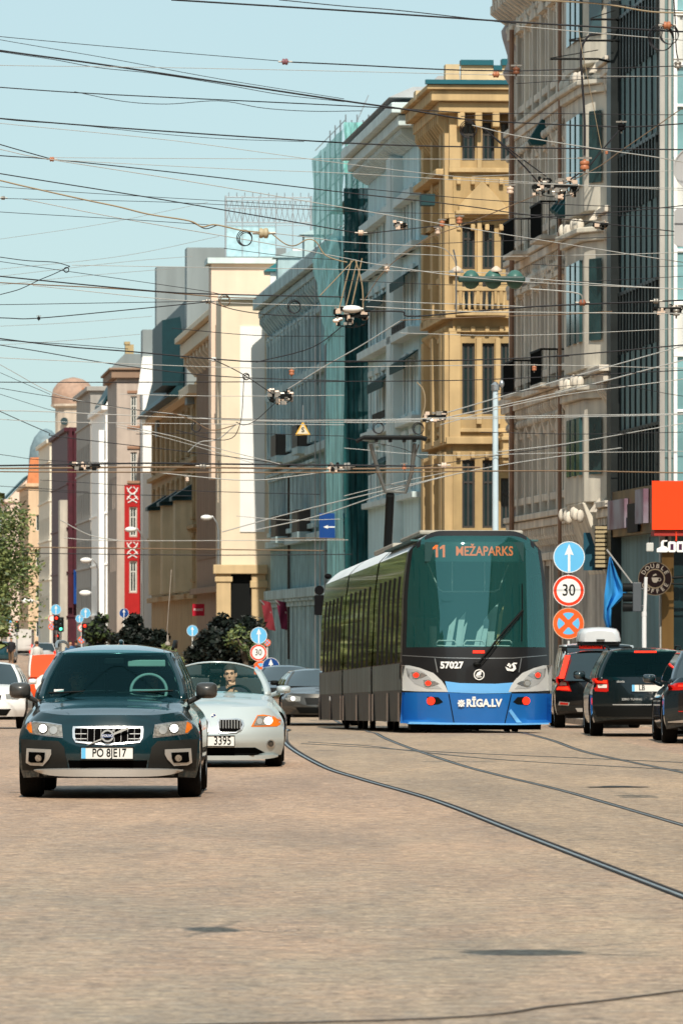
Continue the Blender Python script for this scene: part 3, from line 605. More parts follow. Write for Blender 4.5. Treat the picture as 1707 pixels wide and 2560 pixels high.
# ---- cream gable house with roof sign frame
wc = wallm('cream stucco', (.78, .66, .50), .08, var=.05); wcw = wallm('white render', (.84, .83, .80), .05, var=.04)
B = Bld('gable_building', 'tall cream building with blank white wall panel and roof sign frame', 553, 290, 4.0, 14, 742, wc)
zx = lambda px, Y=290: (px - 553) * Y / F
z = B.z
o = MB(); o.box(zx(600), zx(662), -.05, .0, z(1330), z(815)); B.part('wall_panel', o, wcw)
o = MB(); o.box(B.lx(528, 295), 6, 5, 7, z(760, 294) - 8, z(655, 294)); B.part('upper_storey', o, wallm('pinkish stucco', (.74, .58, .46), .08, var=.05))
o = MB(); o.box(B.lx(519, 294.7), 6.3, 4.7, 7.3, z(655, 294), z(641, 294)); o.box(-.15, zx(700), -.3, .0, z(748), z(738)); B.part('roof_ledge', o, tb)
o = MB(); o.box(zx(540), zx(576), -.35, -.002, -.3, z(1435)); o.box(zx(628), zx(664), -.35, -.002, -.3, z(1435)); o.box(zx(532), zx(668), -.5, -.004, z(1435), z(1412)); o.box(zx(624), zx(668), -.42, -.36, z(1470), z(1452)); o.box(zx(536), zx(580), -.42, -.36, z(1455), z(1442)); B.part('portal', o, wallm('ochre portal stone', (.62, .46, .26), .2), bevel=.03)
o = MB(); o.box(zx(576), zx(628), -.06, -.003, -.3, z(1435)); B.part('doorway', o, m_blk)
for k in range(3): B.lrow(4.5 + 3.6 * k, 6.4 + 3.6 * k, 1, 1.1, 1, 3)
# roof sign frame
y_ = 6.0; Yf = 296; fx = lambda px: B.lx(px, Yf); fz = lambda py: B.z(py, Yf)
o = MB()
for px in (564, 606, 648, 690, 732, 778): o.tube([(fx(px), y_, fz(641)), (fx(px), y_, fz(488))], .045 if px in (564, 778) else .022, 5)
for py in (492, 500, 520, 555, 562): o.tube([(fx(563), y_, fz(py)), (fx(778), y_, fz(py))], .03 if py in (492, 555) else .018, 5)
for k in range(16): o.tube([(fx(566 + k * 13.3), y_, fz(555)), (fx(579 + k * 13.3), y_, fz(500))], .014, 4); o.tube([(fx(579 + k * 13.3), y_, fz(555)), (fx(566 + k * 13.3), y_, fz(500))], .014, 4)
for k in range(11): o.tube([(fx(572 + k * 20), y_, fz(492)), (fx(572 + k * 20), y_, fz(480))], .02, 4)
B.part('roof_sign_frame', o, mat('thin grey steelwork', (.34, .36, .38), .5, .4))
o = MB(); o.box(fx(564), fx(690), y_ + .05, y_ + .1, fz(640), fz(565)); B.part('sign_board', o, mat('pale blue sign board', (.42, .62, .68), .6, var=.25, scale=3))
B.finish(tb, tb)
o = thing('roof_pavilion', 'white rooftop lantern stepped against the roof sign frame', 'roof structure', ((720 - CX) * 286 / F, 286, 17.2 + gz(243)))
c = MB(); c.box(-.8, .9, 0, 3, -.3, 1.1); c.box(.2, 1.0, -.3, 0, -.3, 2.1); c.box(-.5, .3, -.2, 0, .2, 1.6); c.build('block', m_white, o, smooth=0, bevel=.03)
c = MB(); c.prism([(-1.1, 1.1), (1.1, 1.1), (.7, 1.5), (-.5, 1.5)], XZ((0, 3, 0)), 3.2); c.build('lead_cap', mat('teal lead cap', (.02, .16, .18), .5), o, smooth=0)
# ---- brown ribbed building
wbr = wallm('brown ribbed render', (.36, .245, .175), .25, var=.1)
B = Bld('apartment_building', 'brown building with cream cornice behind the cream gable', 628, 298, 45.5, 12, 780, wbr)
B.H = 17.6
B.band(16.9, .7, .9, B.corn); B.band(17.65, .3, 1.2, B.corn, front=False)
for k in range(40): B.trim.box(-.05, 0, 22 + k * .58, 22.3 + k * .58, 6, 16.6)
for zz in (7, 10.4, 13.6): B.lrow(zz, zz + 1.8, 5, 1.2, 23, 44)
B.band(4.2, .3, .4); B.brackets(15.9, 16.9, .7, 3.0, w_=.6)
B.finish(wbr, wc)
# ---- ochre building with dark mansard and grey blocks
wo = wallm('ochre brown stucco', (.46, .33, .18), .3, var=.15)
B = Bld('apartment_building', 'ochre building with oriels under a dark teal mansard and two grey roof blocks', 496, 344, 52, 12, 980, wo, frm=m_framed)
B.H = 15.8
m_zinc = mat('grey zinc cladding', (.25, .285, .29), .55, .2, var=.18, scale=.7, stretch=(1.5, 1.5, .3)); m_teal = mat('dark teal roofing', (.003, .035, .045), .5, var=.2)
ox = B.lx
o = MB(); o.box(ox(467, 348), 5, 4, 6, 14.6, B.z(618, 348)); B.part('grey_roof_block', o, m_zinc)
o = MB(); o.box(ox(391, 386), 4, 42, 44, 14.0, B.z(666, 386)); B.part('grey_roof_block', o, m_zinc)
o = MB(); o.prism([(-1.2, 15.2), (-.6, 15.9), (.1, 18.6), (.3, 21.0), (3, 21.3), (3, 15.2)], frame((0, 47, 0), (1, 0, 0), (0, 0, 1)), 38); o.prism([(-1.5, 15.8), (-1.5, 19.4), (-.5, 19.6), (0, 15.8)], frame((0, 20, 0), (1, 0, 0), (0, 0, 1)), 11)
B.part('mansard', o, m_teal)
for zz in (5.2, 8.6, 12.2): B.lrow(zz, zz + 2.0, 9, 1.1, 1, 51, .1)
B.band(15.0, .5, .6, B.corn); B.band(11.4, .25, .3); B.band(7.8, .2, .3); B.band(4.0, .3, .3)
for y0 in (6, 20, 34):
    o = MB(); t_ = MB()
    o.prism([(0, 0), (-.9, .5), (-.9, 3.0), (0, 3.5)], frame((0, y0, 4.4), (1, 0, 0), (0, 1, 0)), 5.0); t_.prism([(0, -.2), (-1.1, .4), (-1.1, 3.1), (0, 3.7)], frame((0, y0, 9.4), (1, 0, 0), (0, 1, 0)), .2)
    t_.prism([(0, 10.3), (-1.1, 9.6), (0, 9.6)], frame((0, y0 + 3.6, 0), (1, 0, 0), (0, 0, 1)), 3.7); B.part('oriel', o, wallm('pale oriel stucco', (.56, .46, .30), .2)); B.part('oriel_roof', t_, m_teal)
B.finish(wo, wc)
# ---- bright white gable beside the ochre building
B = Bld('gable_building', 'narrow sunlit white gable wall beside the ochre building', 357, 399, 3, 12, 890, wcw)
zx = lambda px: (px - 357) * 399 / F
o = MB(); o.box(.02, 6, .6, 3, B.H - .2, B.z(822)); B.part('chimney_block', o, m_zinc)
o = MB(); o.prism([(-.35, -2.4), (0, 0), (0, -2.4)], frame((0, .3, B.H), (1, 0, 0), (0, 0, 1)), .3); B.part('gable_slope', o, wcw)
B.lrow(5, 7, 1, 1, .5, 2.5); B.finish()
# ---- red wall panel house
B = Bld('apartment_building', 'narrow grey house with a tall red wall panel bearing white ornaments', 292, 404, 14, 12, 925, wallm('warm grey stucco', (.50, .42, .36), .2), frm=m_frame, style='cross')
zx = lambda px: (px - 292) * 404 / F
z = B.z
for a, b_ in ((1065, 990), (1205, 1130)): B.fwin(zx(327), zx(342), z(a), z(b_))
for a, b_ in ((1340, 1270), (1480, 1405)): B.fwin(zx(325), zx(341), z(a), z(b_))
o = MB()
B.openings(zx(311), zx(351), z(1535), z(1212), [(zx(323), zx(343), z(1343), z(1267)), (zx(323), zx(343), z(1483), z(1402))], lambda a, zz, d: (a, -.06 + d, zz), .05, o)
B.part('red_panel', o, mat('red painted render', (.42, .012, .012), .7, var=.15))
o = MB()
for zc in (z(1237), z(1375)):
    for sx in (-1, 1):
        o.tube([(zx(331) + sx * .05, -.08, zc + .5), (zx(331) + sx * .3, -.08, zc + .25), (zx(331) - sx * .3, -.08, zc - .15), (zx(331) + sx * .28, -.08, zc - .5)], .045, 5); o.tube([(zx(331) + sx * .35, -.08, zc + .45), (zx(331) + sx * .1, -.08, zc), (zx(331) + sx * .35, -.08, zc - .3)], .04, 5)
B.part('white_ornament', o, m_white, smooth=40)
for py in (1065 + 6, 983, 1205 + 4, 1122): B.trim.box(zx(318), zx(350), -.1, .0, z(py), z(py) + .18)
B.corn.box(-.35, 3, -.35, 13, B.H - .5, B.H); B.corn.box(-.5, 3, -.5, 13, B.H + .003, B.H + .14)
o = MB(); o.prism([(-.3, 0), (.5, .9), (3.5, .9), (3.5, 0)], frame((0, 13, B.H + .14), (1, 0, 0), (0, 0, 1)), 13); B.part('roof', o, m_zinc)
o = MB(); o.box(zx(314), zx(335), .3, 1.2, B.H, z(860)); o.box(zx(312), zx(326), .25, 1.25, z(860), z(853)); B.part('chimney', o, wallm('ochre chimney', (.5, .38, .2), .2))
B.lrow(6, 8, 4, 1.1); B.lrow(10, 12, 4, 1.1); B.finish(wallm('brown trim', (.35, .2, .13), .1), wallm('brown eaves', (.3, .2, .14), .1))
# ---- more distant houses, each its own box with gable, cornice and windows
def far_house(name, label, px0, px1, Y, L, top, wall, slope=0, extra=None, rows=4, trim=None, fcol=True):
    B = Bld(name, label, px0, Y, L, (px1 - px0) * Y / F + 8, top, wall, rot=A + .6, style='plain'); zx = lambda px: (px - px0) * Y / F
    h = B.H
    for k in range(rows):
        zz = 3.5 + k * 3.6
        if zz + 2 < h: B.lrow(zz, zz + 1.9, max(2, int(L / 3)), 1.1)
    if fcol and not slope:
        for k in range(int(h / 3.6)): B.fwin(zx(px1) * .38, zx(px1) * .38 + .8, 1.6 + k * 3.6, 3.3 + k * 3.6)
    B.band(h - .35, .34, .3, B.corn)
    for k in range(int(h / 3.8)): B.band(3.2 + k * 3.6, .14, .1)
    if slope:
        o = MB(); o.prism([(0, 0), (zx(px1), slope), (B.W, slope), (B.W, 0)], frame((0, 2, h), (1, 0, 0), (0, 0, 1)), 2.0); B.part('gable', o, wall)
        o = MB(); o.prism([(-.15, 0), (zx(px1), slope + .05), (B.W, slope + .05), (B.W, slope + .3), (zx(px1), slope + .3), (-.15, .25)], frame((0, 12, h), (1, 0, 0), (0, 0, 1)), 12.2); B.part('roof', o, m_teal)
    if extra: extra(B, zx)
    B.finish(trim or wall, trim or wall); return B
m_cop = mat('brown copper dome', (.40, .26, .19), .6, var=.25); m_orr = mat('orange roof tiles', (.62, .22, .09), .7, var=.2); m_mar = mat('maroon cladding', (.065, .008, .016), .6, var=.35)
def ex_w2(B, zx):
    o = MB(); o.box(zx(247), zx(261), -.1, 3, -.3, B.z(1075)); B.part('side_bay', o, wcw)
    o = MB(); o.prism([(zx(243), 0), (zx(300), 1.5), (zx(312), 1.5), (zx(312), 0)], frame((0, 1.9, B.H), (1, 0, 0), (0, 0, 1)), .1); B.part('roof_front', o, m_zinc)
far_house('gable_building', 'broad sunlit cream gable with slanting dark roof edge', 264, 292, 450, 20, 1012, wcw, slope=1.6, extra=ex_w2, rows=1)
far_house('apartment_building', 'slim grey house with flat parapet left of the cream gable', 226, 262, 478, 22, 965, wallm('mid grey stucco', (.36, .34, .31), .3))
def ex_dr(B, zx):
    o = MB(); o.box(zx(238), zx(258), -.3, 4, -.3, B.z(1120)); o.box(zx(150), zx(169), .1, 3, -.3, B.z(1250)); B.part('pale_side_bay', o, wallm('pale side bay', (.55, .50, .42), .3))
    for k in range(6): o = MB(); o.box(zx(213), zx(226), -.33, -.3, 2.5 + k * 2.6, 3.9 + k * 2.6); B.part('dark_window', o, m_pane)
    o = MB()
    for k in range(3): o.box(zx(171 + k * 13), zx(180 + k * 13), -.5, -.002, 4, B.z(1068 + (k % 2) * 4))
    o.box(zx(208), zx(236), -.3, -.003, -.3, B.z(1160)); B.part('maroon_rib', o, m_mar)
    o = MB(); o.prism([(zx(208), 0), (zx(208), 3.9), (zx(242), 3.9), (zx(238), 2.2)], frame((0, -.004, B.z(1128)), (1, 0, 0), (0, 0, 1)), .5); o.prism([(zx(208), B.z(1022)), (zx(208), B.z(968)), (zx(246), B.z(968)), (zx(236), B.z(1000))], frame((0, 1.8, 0), (1, 0, 0), (0, 0, 1)), .4); B.part('orange_panel', o, m_orr)
    o = MB(); o.box(zx(186), zx(232), -.9, -.55, B.z(1470), B.z(1430)); o.box(zx(183), zx(205), -.9, -.6, B.z(1510), B.z(1425)); B.part('blue_banner', o, m_dblue)
far_house('apartment_building', 'dark maroon building with vertical ribs and orange slabs', 169, 236, 520, 30, 1068, m_mar, extra=ex_dr, rows=0)
def ex_dm(B, zx):
    cx = zx(178); o = MB(); o.lathe([(2.0, 0), (2.0, .7), (1.85, 1.4), (1.45, 1.95), (.9, 2.3), (.3, 2.45), (.05, 2.5)], (cx + .3, 2.5, B.z(1008)), 'z', 20); B.part('dome', o, m_cop, smooth=50)
    o = MB(); o.lathe([(1.9, 0), (1.9, .2), (1.65, .25), (1.65, 3.2), (2.05, 3.4), (2.05, 3.6)], (cx + .3, 2.5, B.z(1008) - 3.6), 'z', 12); B.part('drum', o, wallm('dome drum stucco', (.56, .47, .38), .2))
    o = MB(); o.lathe([(.35, 0), (.35, .12)], (cx - .6, .82, B.z(1052)), 'y', 16); B.part('round_window', o, m_pane)
far_house('domed_building', 'cream building carrying a round copper brown dome', 124, 168, 585, 24, 1098, wallm('light cream stucco', (.74, .67, .55), .15), extra=ex_dm)
def ex_d2(B, zx):
    o = MB(); o.lathe([(1.7, -2.5), (1.75, 0), (1.6, 1.2), (1.2, 2.2), (.6, 2.9), (.05, 3.1)], (zx(118), 3, B.z(1145)), 'z', 18); B.part('dome', o, mat('grey slate dome', (.17, .24, .27), .5, var=.3), smooth=50)
    o = MB(); o.prism([(-.1, 0), (.2, 2.6), (3.4, 2.8), (3.4, 0)], frame((0, 1.5, B.H), (1, 0, 0), (0, 0, 1)), 1.6); B.part('roof', o, m_orr)
far_house('domed_building', 'smaller ochre house with orange roof and slate dome', 71, 122, 650, 24, 1208, wallm('peach stucco', (.64, .46, .30), .15), extra=ex_d2)
far_house('gable_building', 'pale pink gable at the far end of the street above the tree', 18, 68, 720, 20, 1248, wallm('pale pink stucco', (.72, .56, .46), .05), slope=2.4, rows=0)
far_house('apartment_building', 'very distant low cream row closing the street behind the tree', -60, 16, 820, 20, 1330, wallm('distant cream', (.6, .52, .42), .1), rows=0)

# ---- the rest of the street: fronts beside and behind the viewpoint (they close the sky in the reflections and shade)
for i, (x0, x1, y0, y1, h, c, lab) in enumerate(((13.5, 30, -20, 20, 17, (.42, .36, .28), 'beige street front beside the viewpoint on the pavement side'), (12.6, 28, 22, 62, 19, (.36, .30, .24), 'brown street front between the viewpoint and the crossing'), (11.0, 26, 64, 104, 18, (.40, .37, .33), 'grey street front at the near corner of the crossing'),
        (-46, -25, -20, 60, 18, (.38, .33, .27), 'long beige front across the street beside the viewpoint'), (-50, -29, 64, 160, 19, (.34, .31, .28), 'long grey front across the street beyond the crossing'), (-64, -36, 165, 420, 20, (.36, .32, .26), 'far long front behind the row of street trees'), (-46, -14, -90, -48, 18, (.4, .34, .27), 'ochre block behind the viewpoint'), (13, 46, -90, -48, 19, (.33, .31, .3), 'grey block behind the viewpoint'))):
    t = thing('apartment_building', lab, 'building', ((x0 + x1) / 2, (y0 + y1) / 2, 0)); w2, l2 = (x1 - x0) / 2, (y1 - y0) / 2; b = MB(); b.box(-w2, w2, -l2, l2, -.6, h); b.build('wall', wallm('street front %d' % i, c, .3), t, smooth=0); b = MB(); b.box(-w2 - .5, w2 + .5, -l2 - .3, l2 + .3, h, h + .5); b.build('cornice', MATS['street front %d' % i], t, smooth=0)
    n_ = max(3, int(l2 * 2 / 6)); f, p = window_meshes(1.6, 2.2, m_frame, m_pane, 'cross'); s = -1 if x0 > 0 else 1
    for k in range(n_):
        for fl in range(3): o = put('window', f, t, (s * (w2 + .06) if s > 0 else -w2 - .06, -l2 + l2 * 2 * (k + .5) / n_, 4.5 + 4 * fl), (0, 0, 0 if s < 0 else math.pi)); put('pane', p, o)
# ================================================================ VEHICLES
def lerp(a, b, t): return a + (b - a) * t
def interp(P, y):
    if y <= P[0][0]: return P[0][1]
    for (a, va), (b, vb) in zip(P, P[1:]):
        if y <= b:
            t = (y - a) / (b - a); t = t * t * (3 - 2 * t) * .5 + t * .5; return lerp(va, vb, t)
    return P[-1][1]
def decal(bvh, poly, off, m, parent, name, thick=.012, step=.05, maxback=9, side=None):
    """lay a piece with outline poly (x, z) onto the body surface that faces -Y, slightly proud of it"""
    n = len(poly); pts = [Vector(p) for p in poly]; edges = [(i, (i + 1) % n) for i in range(n)]
    ext = []; e2 = []
    for i in range(n):                                          # densify outline
        a, b = pts[i], pts[(i + 1) % n]; k = max(1, int((b - a).length / step))
        for j in range(k): ext.append(a.lerp(b, j / k))
    m_ = len(ext); e2 = [(i, (i + 1) % m_) for i in range(m_)]
    def inside(p):
        c = False
        for i in range(n):
            a, b = pts[i], pts[(i + 1) % n]
            if (a.y > p.y) != (b.y > p.y) and p.x < (b.x - a.x) * (p.y - a.y) / (b.y - a.y) + a.x: c = not c
        return c
    x0, x1 = min(p.x for p in pts), max(p.x for p in pts); z0, z1 = min(p.y for p in pts), max(p.y for p in pts)
    gx = x0 + step * .6; inner = []
    while gx < x1:
        gzz = z0 + step * .6
        while gzz < z1:
            q = Vector((gx, gzz))
            if inside(q) and min((q - e).length for e in ext) > step * .45: inner.append(q)
            gzz += step
        gx += step
    V, _, Fc, _, _, _ = delaunay_2d_cdt(ext + inner, e2, [], 1, 1e-5)
    V3 = []
    for v in V:
        h = bvh.ray_cast(Vector((v.x, -9, v.y)), Vector((0, 1, 0)))
        if h[0] is None or h[0].y > maxback:
            q = bvh.find_nearest(Vector((v.x, 0, v.y)))[0]; y = q.y
        else: y = h[0].y
        V3.append((v.x, y - off, v.y))
    b = MB(); N = len(V3); b.add(V3, [tuple(f) for f in Fc]); b.add([(x, y + thick + off, z_) for x, y, z_ in V3], [])
    cnt = {}
    for f in Fc:
        for i in range(len(f)):
            e = (f[i], f[(i + 1) % len(f)]); cnt[tuple(sorted(e))] = cnt.get(tuple(sorted(e)), []) + [e]
    for k, v in cnt.items():
        if len(v) == 1: a, c = v[0]; b.f.append((a, c, c + N, a + N)); b.m.append(0)
    return b.build(name, m, parent, smooth=40)
def mirror(poly): return [(-x, z_) for x, z_ in poly][::-1]
def ellipse(cx, cz, rx, rz, n=20): return [(cx + rx * math.cos(2 * math.pi * i / n), cz + rz * math.sin(2 * math.pi * i / n)) for i in range(n)]
def lip(root, bvh, hx, z0, z1, zray, fwd, m, name, endup, mid=0):
    rows = [[], [], [], []]; n = 28
    for i in range(n + 1):
        x = -hx + 2 * hx * i / n; h = bvh.ray_cast(Vector((x, -6, zray)), Vector((0, 1, 0)))[0]; y = (h.y if h else .5) - fwd; e = (abs(x) / hx) ** 6; zz0 = z0 + (z1 - z0) * .55 * e + endup * e; zz1 = z1 + mid * (1 - (x / hx) ** 2) - .25 * (z1 - z0) * e
        rows[0].append((x, y + .22, zz0 + .02)); rows[1].append((x, y + .01, zz0)); rows[2].append((x, y, lerp(zz0, zz1, .75))); rows[3].append((x, y + .12, zz1))
    b = MB(); b.grid(rows); o = b.build(name, m, root, smooth=50); sm = o.modifiers.new('t', 'SOLIDIFY'); sm.thickness = .012; return o
m_tyre = mat('tyre rubber', (.008, .008, .008), .85, bump=.3, spec=.08); m_hole = mat('deep black opening', (.003, .003, .003), 1, spec=0); m_rim = mat('alloy rim', (.5, .51, .52), .3, .85)
m_int = mat('dark car interior', (.02, .022, .024), .8); m_under = mat('black underbody', (.008, .008, .008), .9)
m_cargl = glass_mat('car glass', (.42, .72, .72), refl=-.02, opaque=.06, dark=(.005, .05, .055), gcol=(.25, .52, .58)); m_cardark = mat('tinted car glass', (.008, .02, .024), .04, spec=1, coat=.6, var=.2)
m_clear = glass_mat('clear windscreen', (.72, .92, .92), refl=-.03, opaque=.04, dark=(.02, .2, .2), gcol=(.3, .6, .6)); m_lamp = mat('lit headlamp', (.9, .9, .85), .3, emit=(1, .97, .88), es=1.8)
m_refl = mat('headlamp reflector', (.50, .47, .42), .2, .6, var=.45, scale=45); m_plate = mat('number plate white', (.72, .73, .70), .45, var=.04)
m_seat = mat('seat upholstery', (.05, .05, .05), .8)
def wheel(root, x, y, r, w_, side):
    prof = [(r * .60, -w_ / 2 + .01), (r * .92, -w_ / 2), (r * .985, -w_ / 2 + .025), (r, -w_ / 2 + .06), (r, w_ / 2 - .06), (r * .985, w_ / 2 - .025), (r * .92, w_ / 2), (r * .60, w_ / 2 - .01)]
    b = MB(); b.lathe(prof, (0, 0, 0), 'x', 30)
    for k in (-.04, 0, .04): ringl = [(r + .001, k * w_ / .22 - .006), (r + .001, k * w_ / .22 + .006)]
    wo = thing('wheel', None, None); wo.parent = root; wo.location = (x, y, r)
    b.build('tyre', m_tyre, wo, smooth=40)
    b = MB(); s = side; b.lathe([(r * .62, s * w_ * .38), (r * .64, s * w_ * .46), (r * .60, s * w_ * .47), (r * .57, s * w_ * .30), (r * .1, s * w_ * .30)], (0, 0, 0), 'x', 24)
    for k in range(5):
        a = 2 * math.pi * k / 5; M = Matrix.Rotation(a, 4, 'X'); q = [s * w_ * .31, s * w_ * .42]; b.box(min(q), max(q), -.035, .035, 0, r * .6, M=M)
    b.lathe([(r * .13, s * w_ * .3), (r * .13, s * w_ * .44)], (0, 0, 0), 'x', 12)
    b.build('rim', m_rim, wo, smooth=40)
def car(name, label, X, Y, S, paint, group=None, rz=0, zoff=0, cat='car'):
    """S: shape table. The end that faces the camera is at y=0."""
    root = thing(name, label, cat, (X, Y, gz(Y + 2) + zoff), rz, group)
    pitch = math.atan2(gz(Y + S['L']) - gz(Y), S['L']); root.rotation_euler = (pitch, 0, rz); root.location.z = gz(Y) + zoff
    L, hw = S['L'], S['hw']; zt, zb = S['zt'], S['zb']; nx, ny, nz = 26, 44, 16; cs = S.get('corner', .42); ce_ = S.get('corner_end', .35); g0, g1 = S['g0'], S['g1']
    def P(u, v, w_):
        # ends sweep back at the corners
        f0 = cs * abs(u) ** S.get('cpow', 2.8) + S.get('lean', .12) * max(0, w_ - .45) ** 1.6 * 2 + S.get('tuck', .10) * max(0, .3 - w_) * 2 + S.get('nose', 0) * (1 - abs(u)) * math.sin(math.pi * w_)
        f1 = L - ce_ * abs(u) ** 2.8 - .08 * max(0, w_ - .5)
        y = lerp(f0, f1, v)
        pl = 1 - S.get('taper0', .07) * max(0, 1 - y / .9) ** 2 - S.get('taper1', .06) * max(0, 1 - (L - y) / 1.0) ** 2
        zl, zh = interp(zb, y), interp(zt, y)
        au = abs(u); crown = S.get('crown', .05); dz = -crown * au ** 2 - S.get('shoulder', .10) * max(0, (au - .80) / .20) ** 2
        z_ = lerp(zl, zh + dz * w_, w_)
        sw = 1 - .05 * max(0, (.35 - w_) / .35) ** 2 - S.get('tumble', .07) * max(0, (w_ - .62) / .38) ** 2
        # pull in the lid so that the flank rolls over into the top
        x = hw * pl * sw * (math.copysign(1, u) * (au if au < .8 else .8 + (au - .8) * (1 - .12 * w_ ** 6)))
        return (x, y, z_)
    idx = {}; b = MB()
    def vid(i, j, k):
        if (i, j, k) not in idx: idx[(i, j, k)] = len(b.v); b.v.append(P(-1 + 2 * i / nx, j / ny, k / nz))
        return idx[(i, j, k)]
    def quad(a, c, d, e, mi): b.f.append((vid(*a), vid(*c), vid(*d), vid(*e))); b.m.append(mi)
    for i in range(nx):
        for k in range(nz): quad((i, 0, k), (i + 1, 0, k), (i + 1, 0, k + 1), (i, 0, k + 1), 0); quad((i + 1, ny, k), (i, ny, k), (i, ny, k + 1), (i + 1, ny, k + 1), 0)
    for j in range(ny):
        y = P(0, j / ny + .5 / ny, 1)[1]
        for k in range(nz): quad((0, j + 1, k), (0, j, k), (0, j, k + 1), (0, j + 1, k + 1), 0); quad((nx, j, k), (nx, j + 1, k), (nx, j + 1, k + 1), (nx, j, k + 1), 0)
        for i in range(nx):
            inn = g0[0] + .1 < y < g0[1] - .1 and 2 < i < nx - 3
            quad((i, j, nz), (i + 1, j, nz), (i + 1, j + 1, nz), (i, j + 1, nz), 1 if inn else 0); quad((i + 1, j, 0), (i, j, 0), (i, j + 1, 0), (i + 1, j + 1, 0), 2)
    bvh = BVHTree.FromPolygons(b.v, b.f)
    body = b.build('body', [paint, m_int, m_under], root, smooth=30)
    wr, ww_ = S.get('wr', .33), S.get('ww', .22); wy_ = S['wheels']; tr = S.get('track', hw - .13)
    cut = MB()
    for y in wy_:
        for s in (-1, 1): cut.lathe([(wr + .07, s * (hw + .3)), (wr + .07, s * (tr - .17))], (0, y, wr), 'x', 28)
    co = cut.build('cutter', m_under, root, smooth=0); md = body.modifiers.new('arch', 'BOOLEAN'); md.operation = 'DIFFERENCE'; md.object = co; md.solver = 'EXACT'
    bpy.context.view_layer.update(); me = bpy.data.meshes.new_from_object(body.evaluated_get(bpy.context.evaluated_depsgraph_get()), preserve_all_data_layers=True, depsgraph=bpy.context.evaluated_depsgraph_get())
    body.modifiers.clear(); body.data = me; bpy.data.objects.remove(co); shade(me, 30)
    for y in wy_:
        for s in (-1, 1): wheel(root, s * tr, y, wr, ww_, s)
    o = MB(); o.box(-tr + .1, tr - .1, .3, L - .3, wr * .6, wr * .6 + .1)
    for y in wy_: o.tube([(-tr, y, wr), (tr, y, wr)], .05, 6)
    o.build('chassis', m_under, root, smooth=0)
    # greenhouse: rings from the belt line to the roof edge
    if g0:
        (ya, yb, h0, z0), (yc, yd, h1, z1) = g0, g1; K = 12; sides = S.get('pillars', [0, .34, .40, .70, .76, 1]); bul = S.get('gbulge', .14); rows = []; NT = 8
        seg = []                                                       # class of every ring segment
        def ring(t):
            tt = t; fy, ry = lerp(ya, yc, t) - .0, lerp(yb, yd, t ** S.get('rearpow', 1.0)); h = lerp(h0, h1, t ** 1.25) + .015 * math.sin(math.pi * t); z_ = lerp(z0, z1, t); ring_ = []; cl = []
            ar = S.get('arch', .03) * t
            for i in range(K + 1):
                u = -1 + 2 * i / K; ring_.append((u * (h - .07), fy - bul * (1 - u * u), z_ + ar * (1 - abs(u) ** 2.4))); cl.append('pillar' if i in (0, K - 1) and not S.get('fullglass') else 'front')
            ring_.append((h, fy + .09, z_)); cl[-1] = 'pillar'; cl.append('pillar')
            NS = 14; prev = (fy + .09)
            for i in range(1, NS + 1):
                s_ = i / NS; y = lerp(fy + .09, ry - .09, s_); ring_.append((h - .0, y, z_ - .0)); mid = (i - .5) / NS; c = 'side'
                for a, b_ in zip(sides[1::2], sides[2::2]):
                    if a <= mid <= b_: c = 'pillar'
                if i == 1 or i == NS: c = 'side' if S.get('openq') else 'pillar'
                cl.append(c)
            for i in range(K + 1):
                u = 1 - 2 * i / K; ring_.append((u * (h - .07), ry + .07 * (1 - u * u), z_)); cl.append('rear' if i < K else 'pillar')
            cl[-K - 1 - 1 + 1] = cl[-K - 1 - 1 + 1]
            ring_.append((-h, ry - .09, z_)); cl.append('pillar')
            for i in range(NS - 1, -1, -1):
                s_ = i / NS; y = lerp(fy + .09, ry - .09, s_); ring_.append((-h, y, z_)); mid = (i + .5) / NS; c = 'side'
                for a, b_ in zip(sides[1::2], sides[2::2]):
                    if a <= mid <= b_: c = 'pillar'
                if i == 0 or i == NS - 1: c = 'pillar'
                cl.append(c)
            return ring_, cl
        rs = []; cl = None
        for i in range(NT + 1): r_, cl = ring(i / NT); rs.append(r_)
        n = len(rs[0]); groups = {'front': MB(), 'side': MB(), 'rear': MB(), 'pillar': MB()}
        for q in range(n):
            q2 = (q + 1) % n; a, b_ = rs[0][q], rs[0][q2]
            # classify by position (robust at corners)
            my = (a[1] + b_[1]) / 2; mxx = (a[0] + b_[0]) / 2
            for i in range(NT):
                c = 'pillar'
                if abs(mxx) < h0 - .10 and my < ya + .12: c = 'front' if i < NT - 0 else 'pillar'
                elif abs(mxx) < h0 - .10 and my > yb - .16: c = 'rear' if i > 0 else 'pillar'
                elif abs(mxx) > h0 - .03:
                    s_ = (my - ya - .09) / (yb - ya - .18); c = 'side'
                    for a_, e_ in zip(sides[1::2], sides[2::2]):
                        if a_ <= s_ <= e_: c = 'pillar'
                    if s_ < .02 or s_ > .98 or i == NT - 1: c = 'pillar'
                if S.get('roadster') and c != 'front': 
                    if not (my < ya + .10): continue
                mb = groups[c]; vs = [rs[i][q], rs[i][q2], rs[i + 1][q2], rs[i + 1][q]]
                if c != 'pillar': vs = [(x * .994, y, z_) for x, y, z_ in vs]
                mb.add(vs, [(0, 1, 2, 3)])
        gm = S.get('glass', m_cargl)
        groups['front'].build(S.get('fname', 'windscreen'), gm, root, smooth=50)
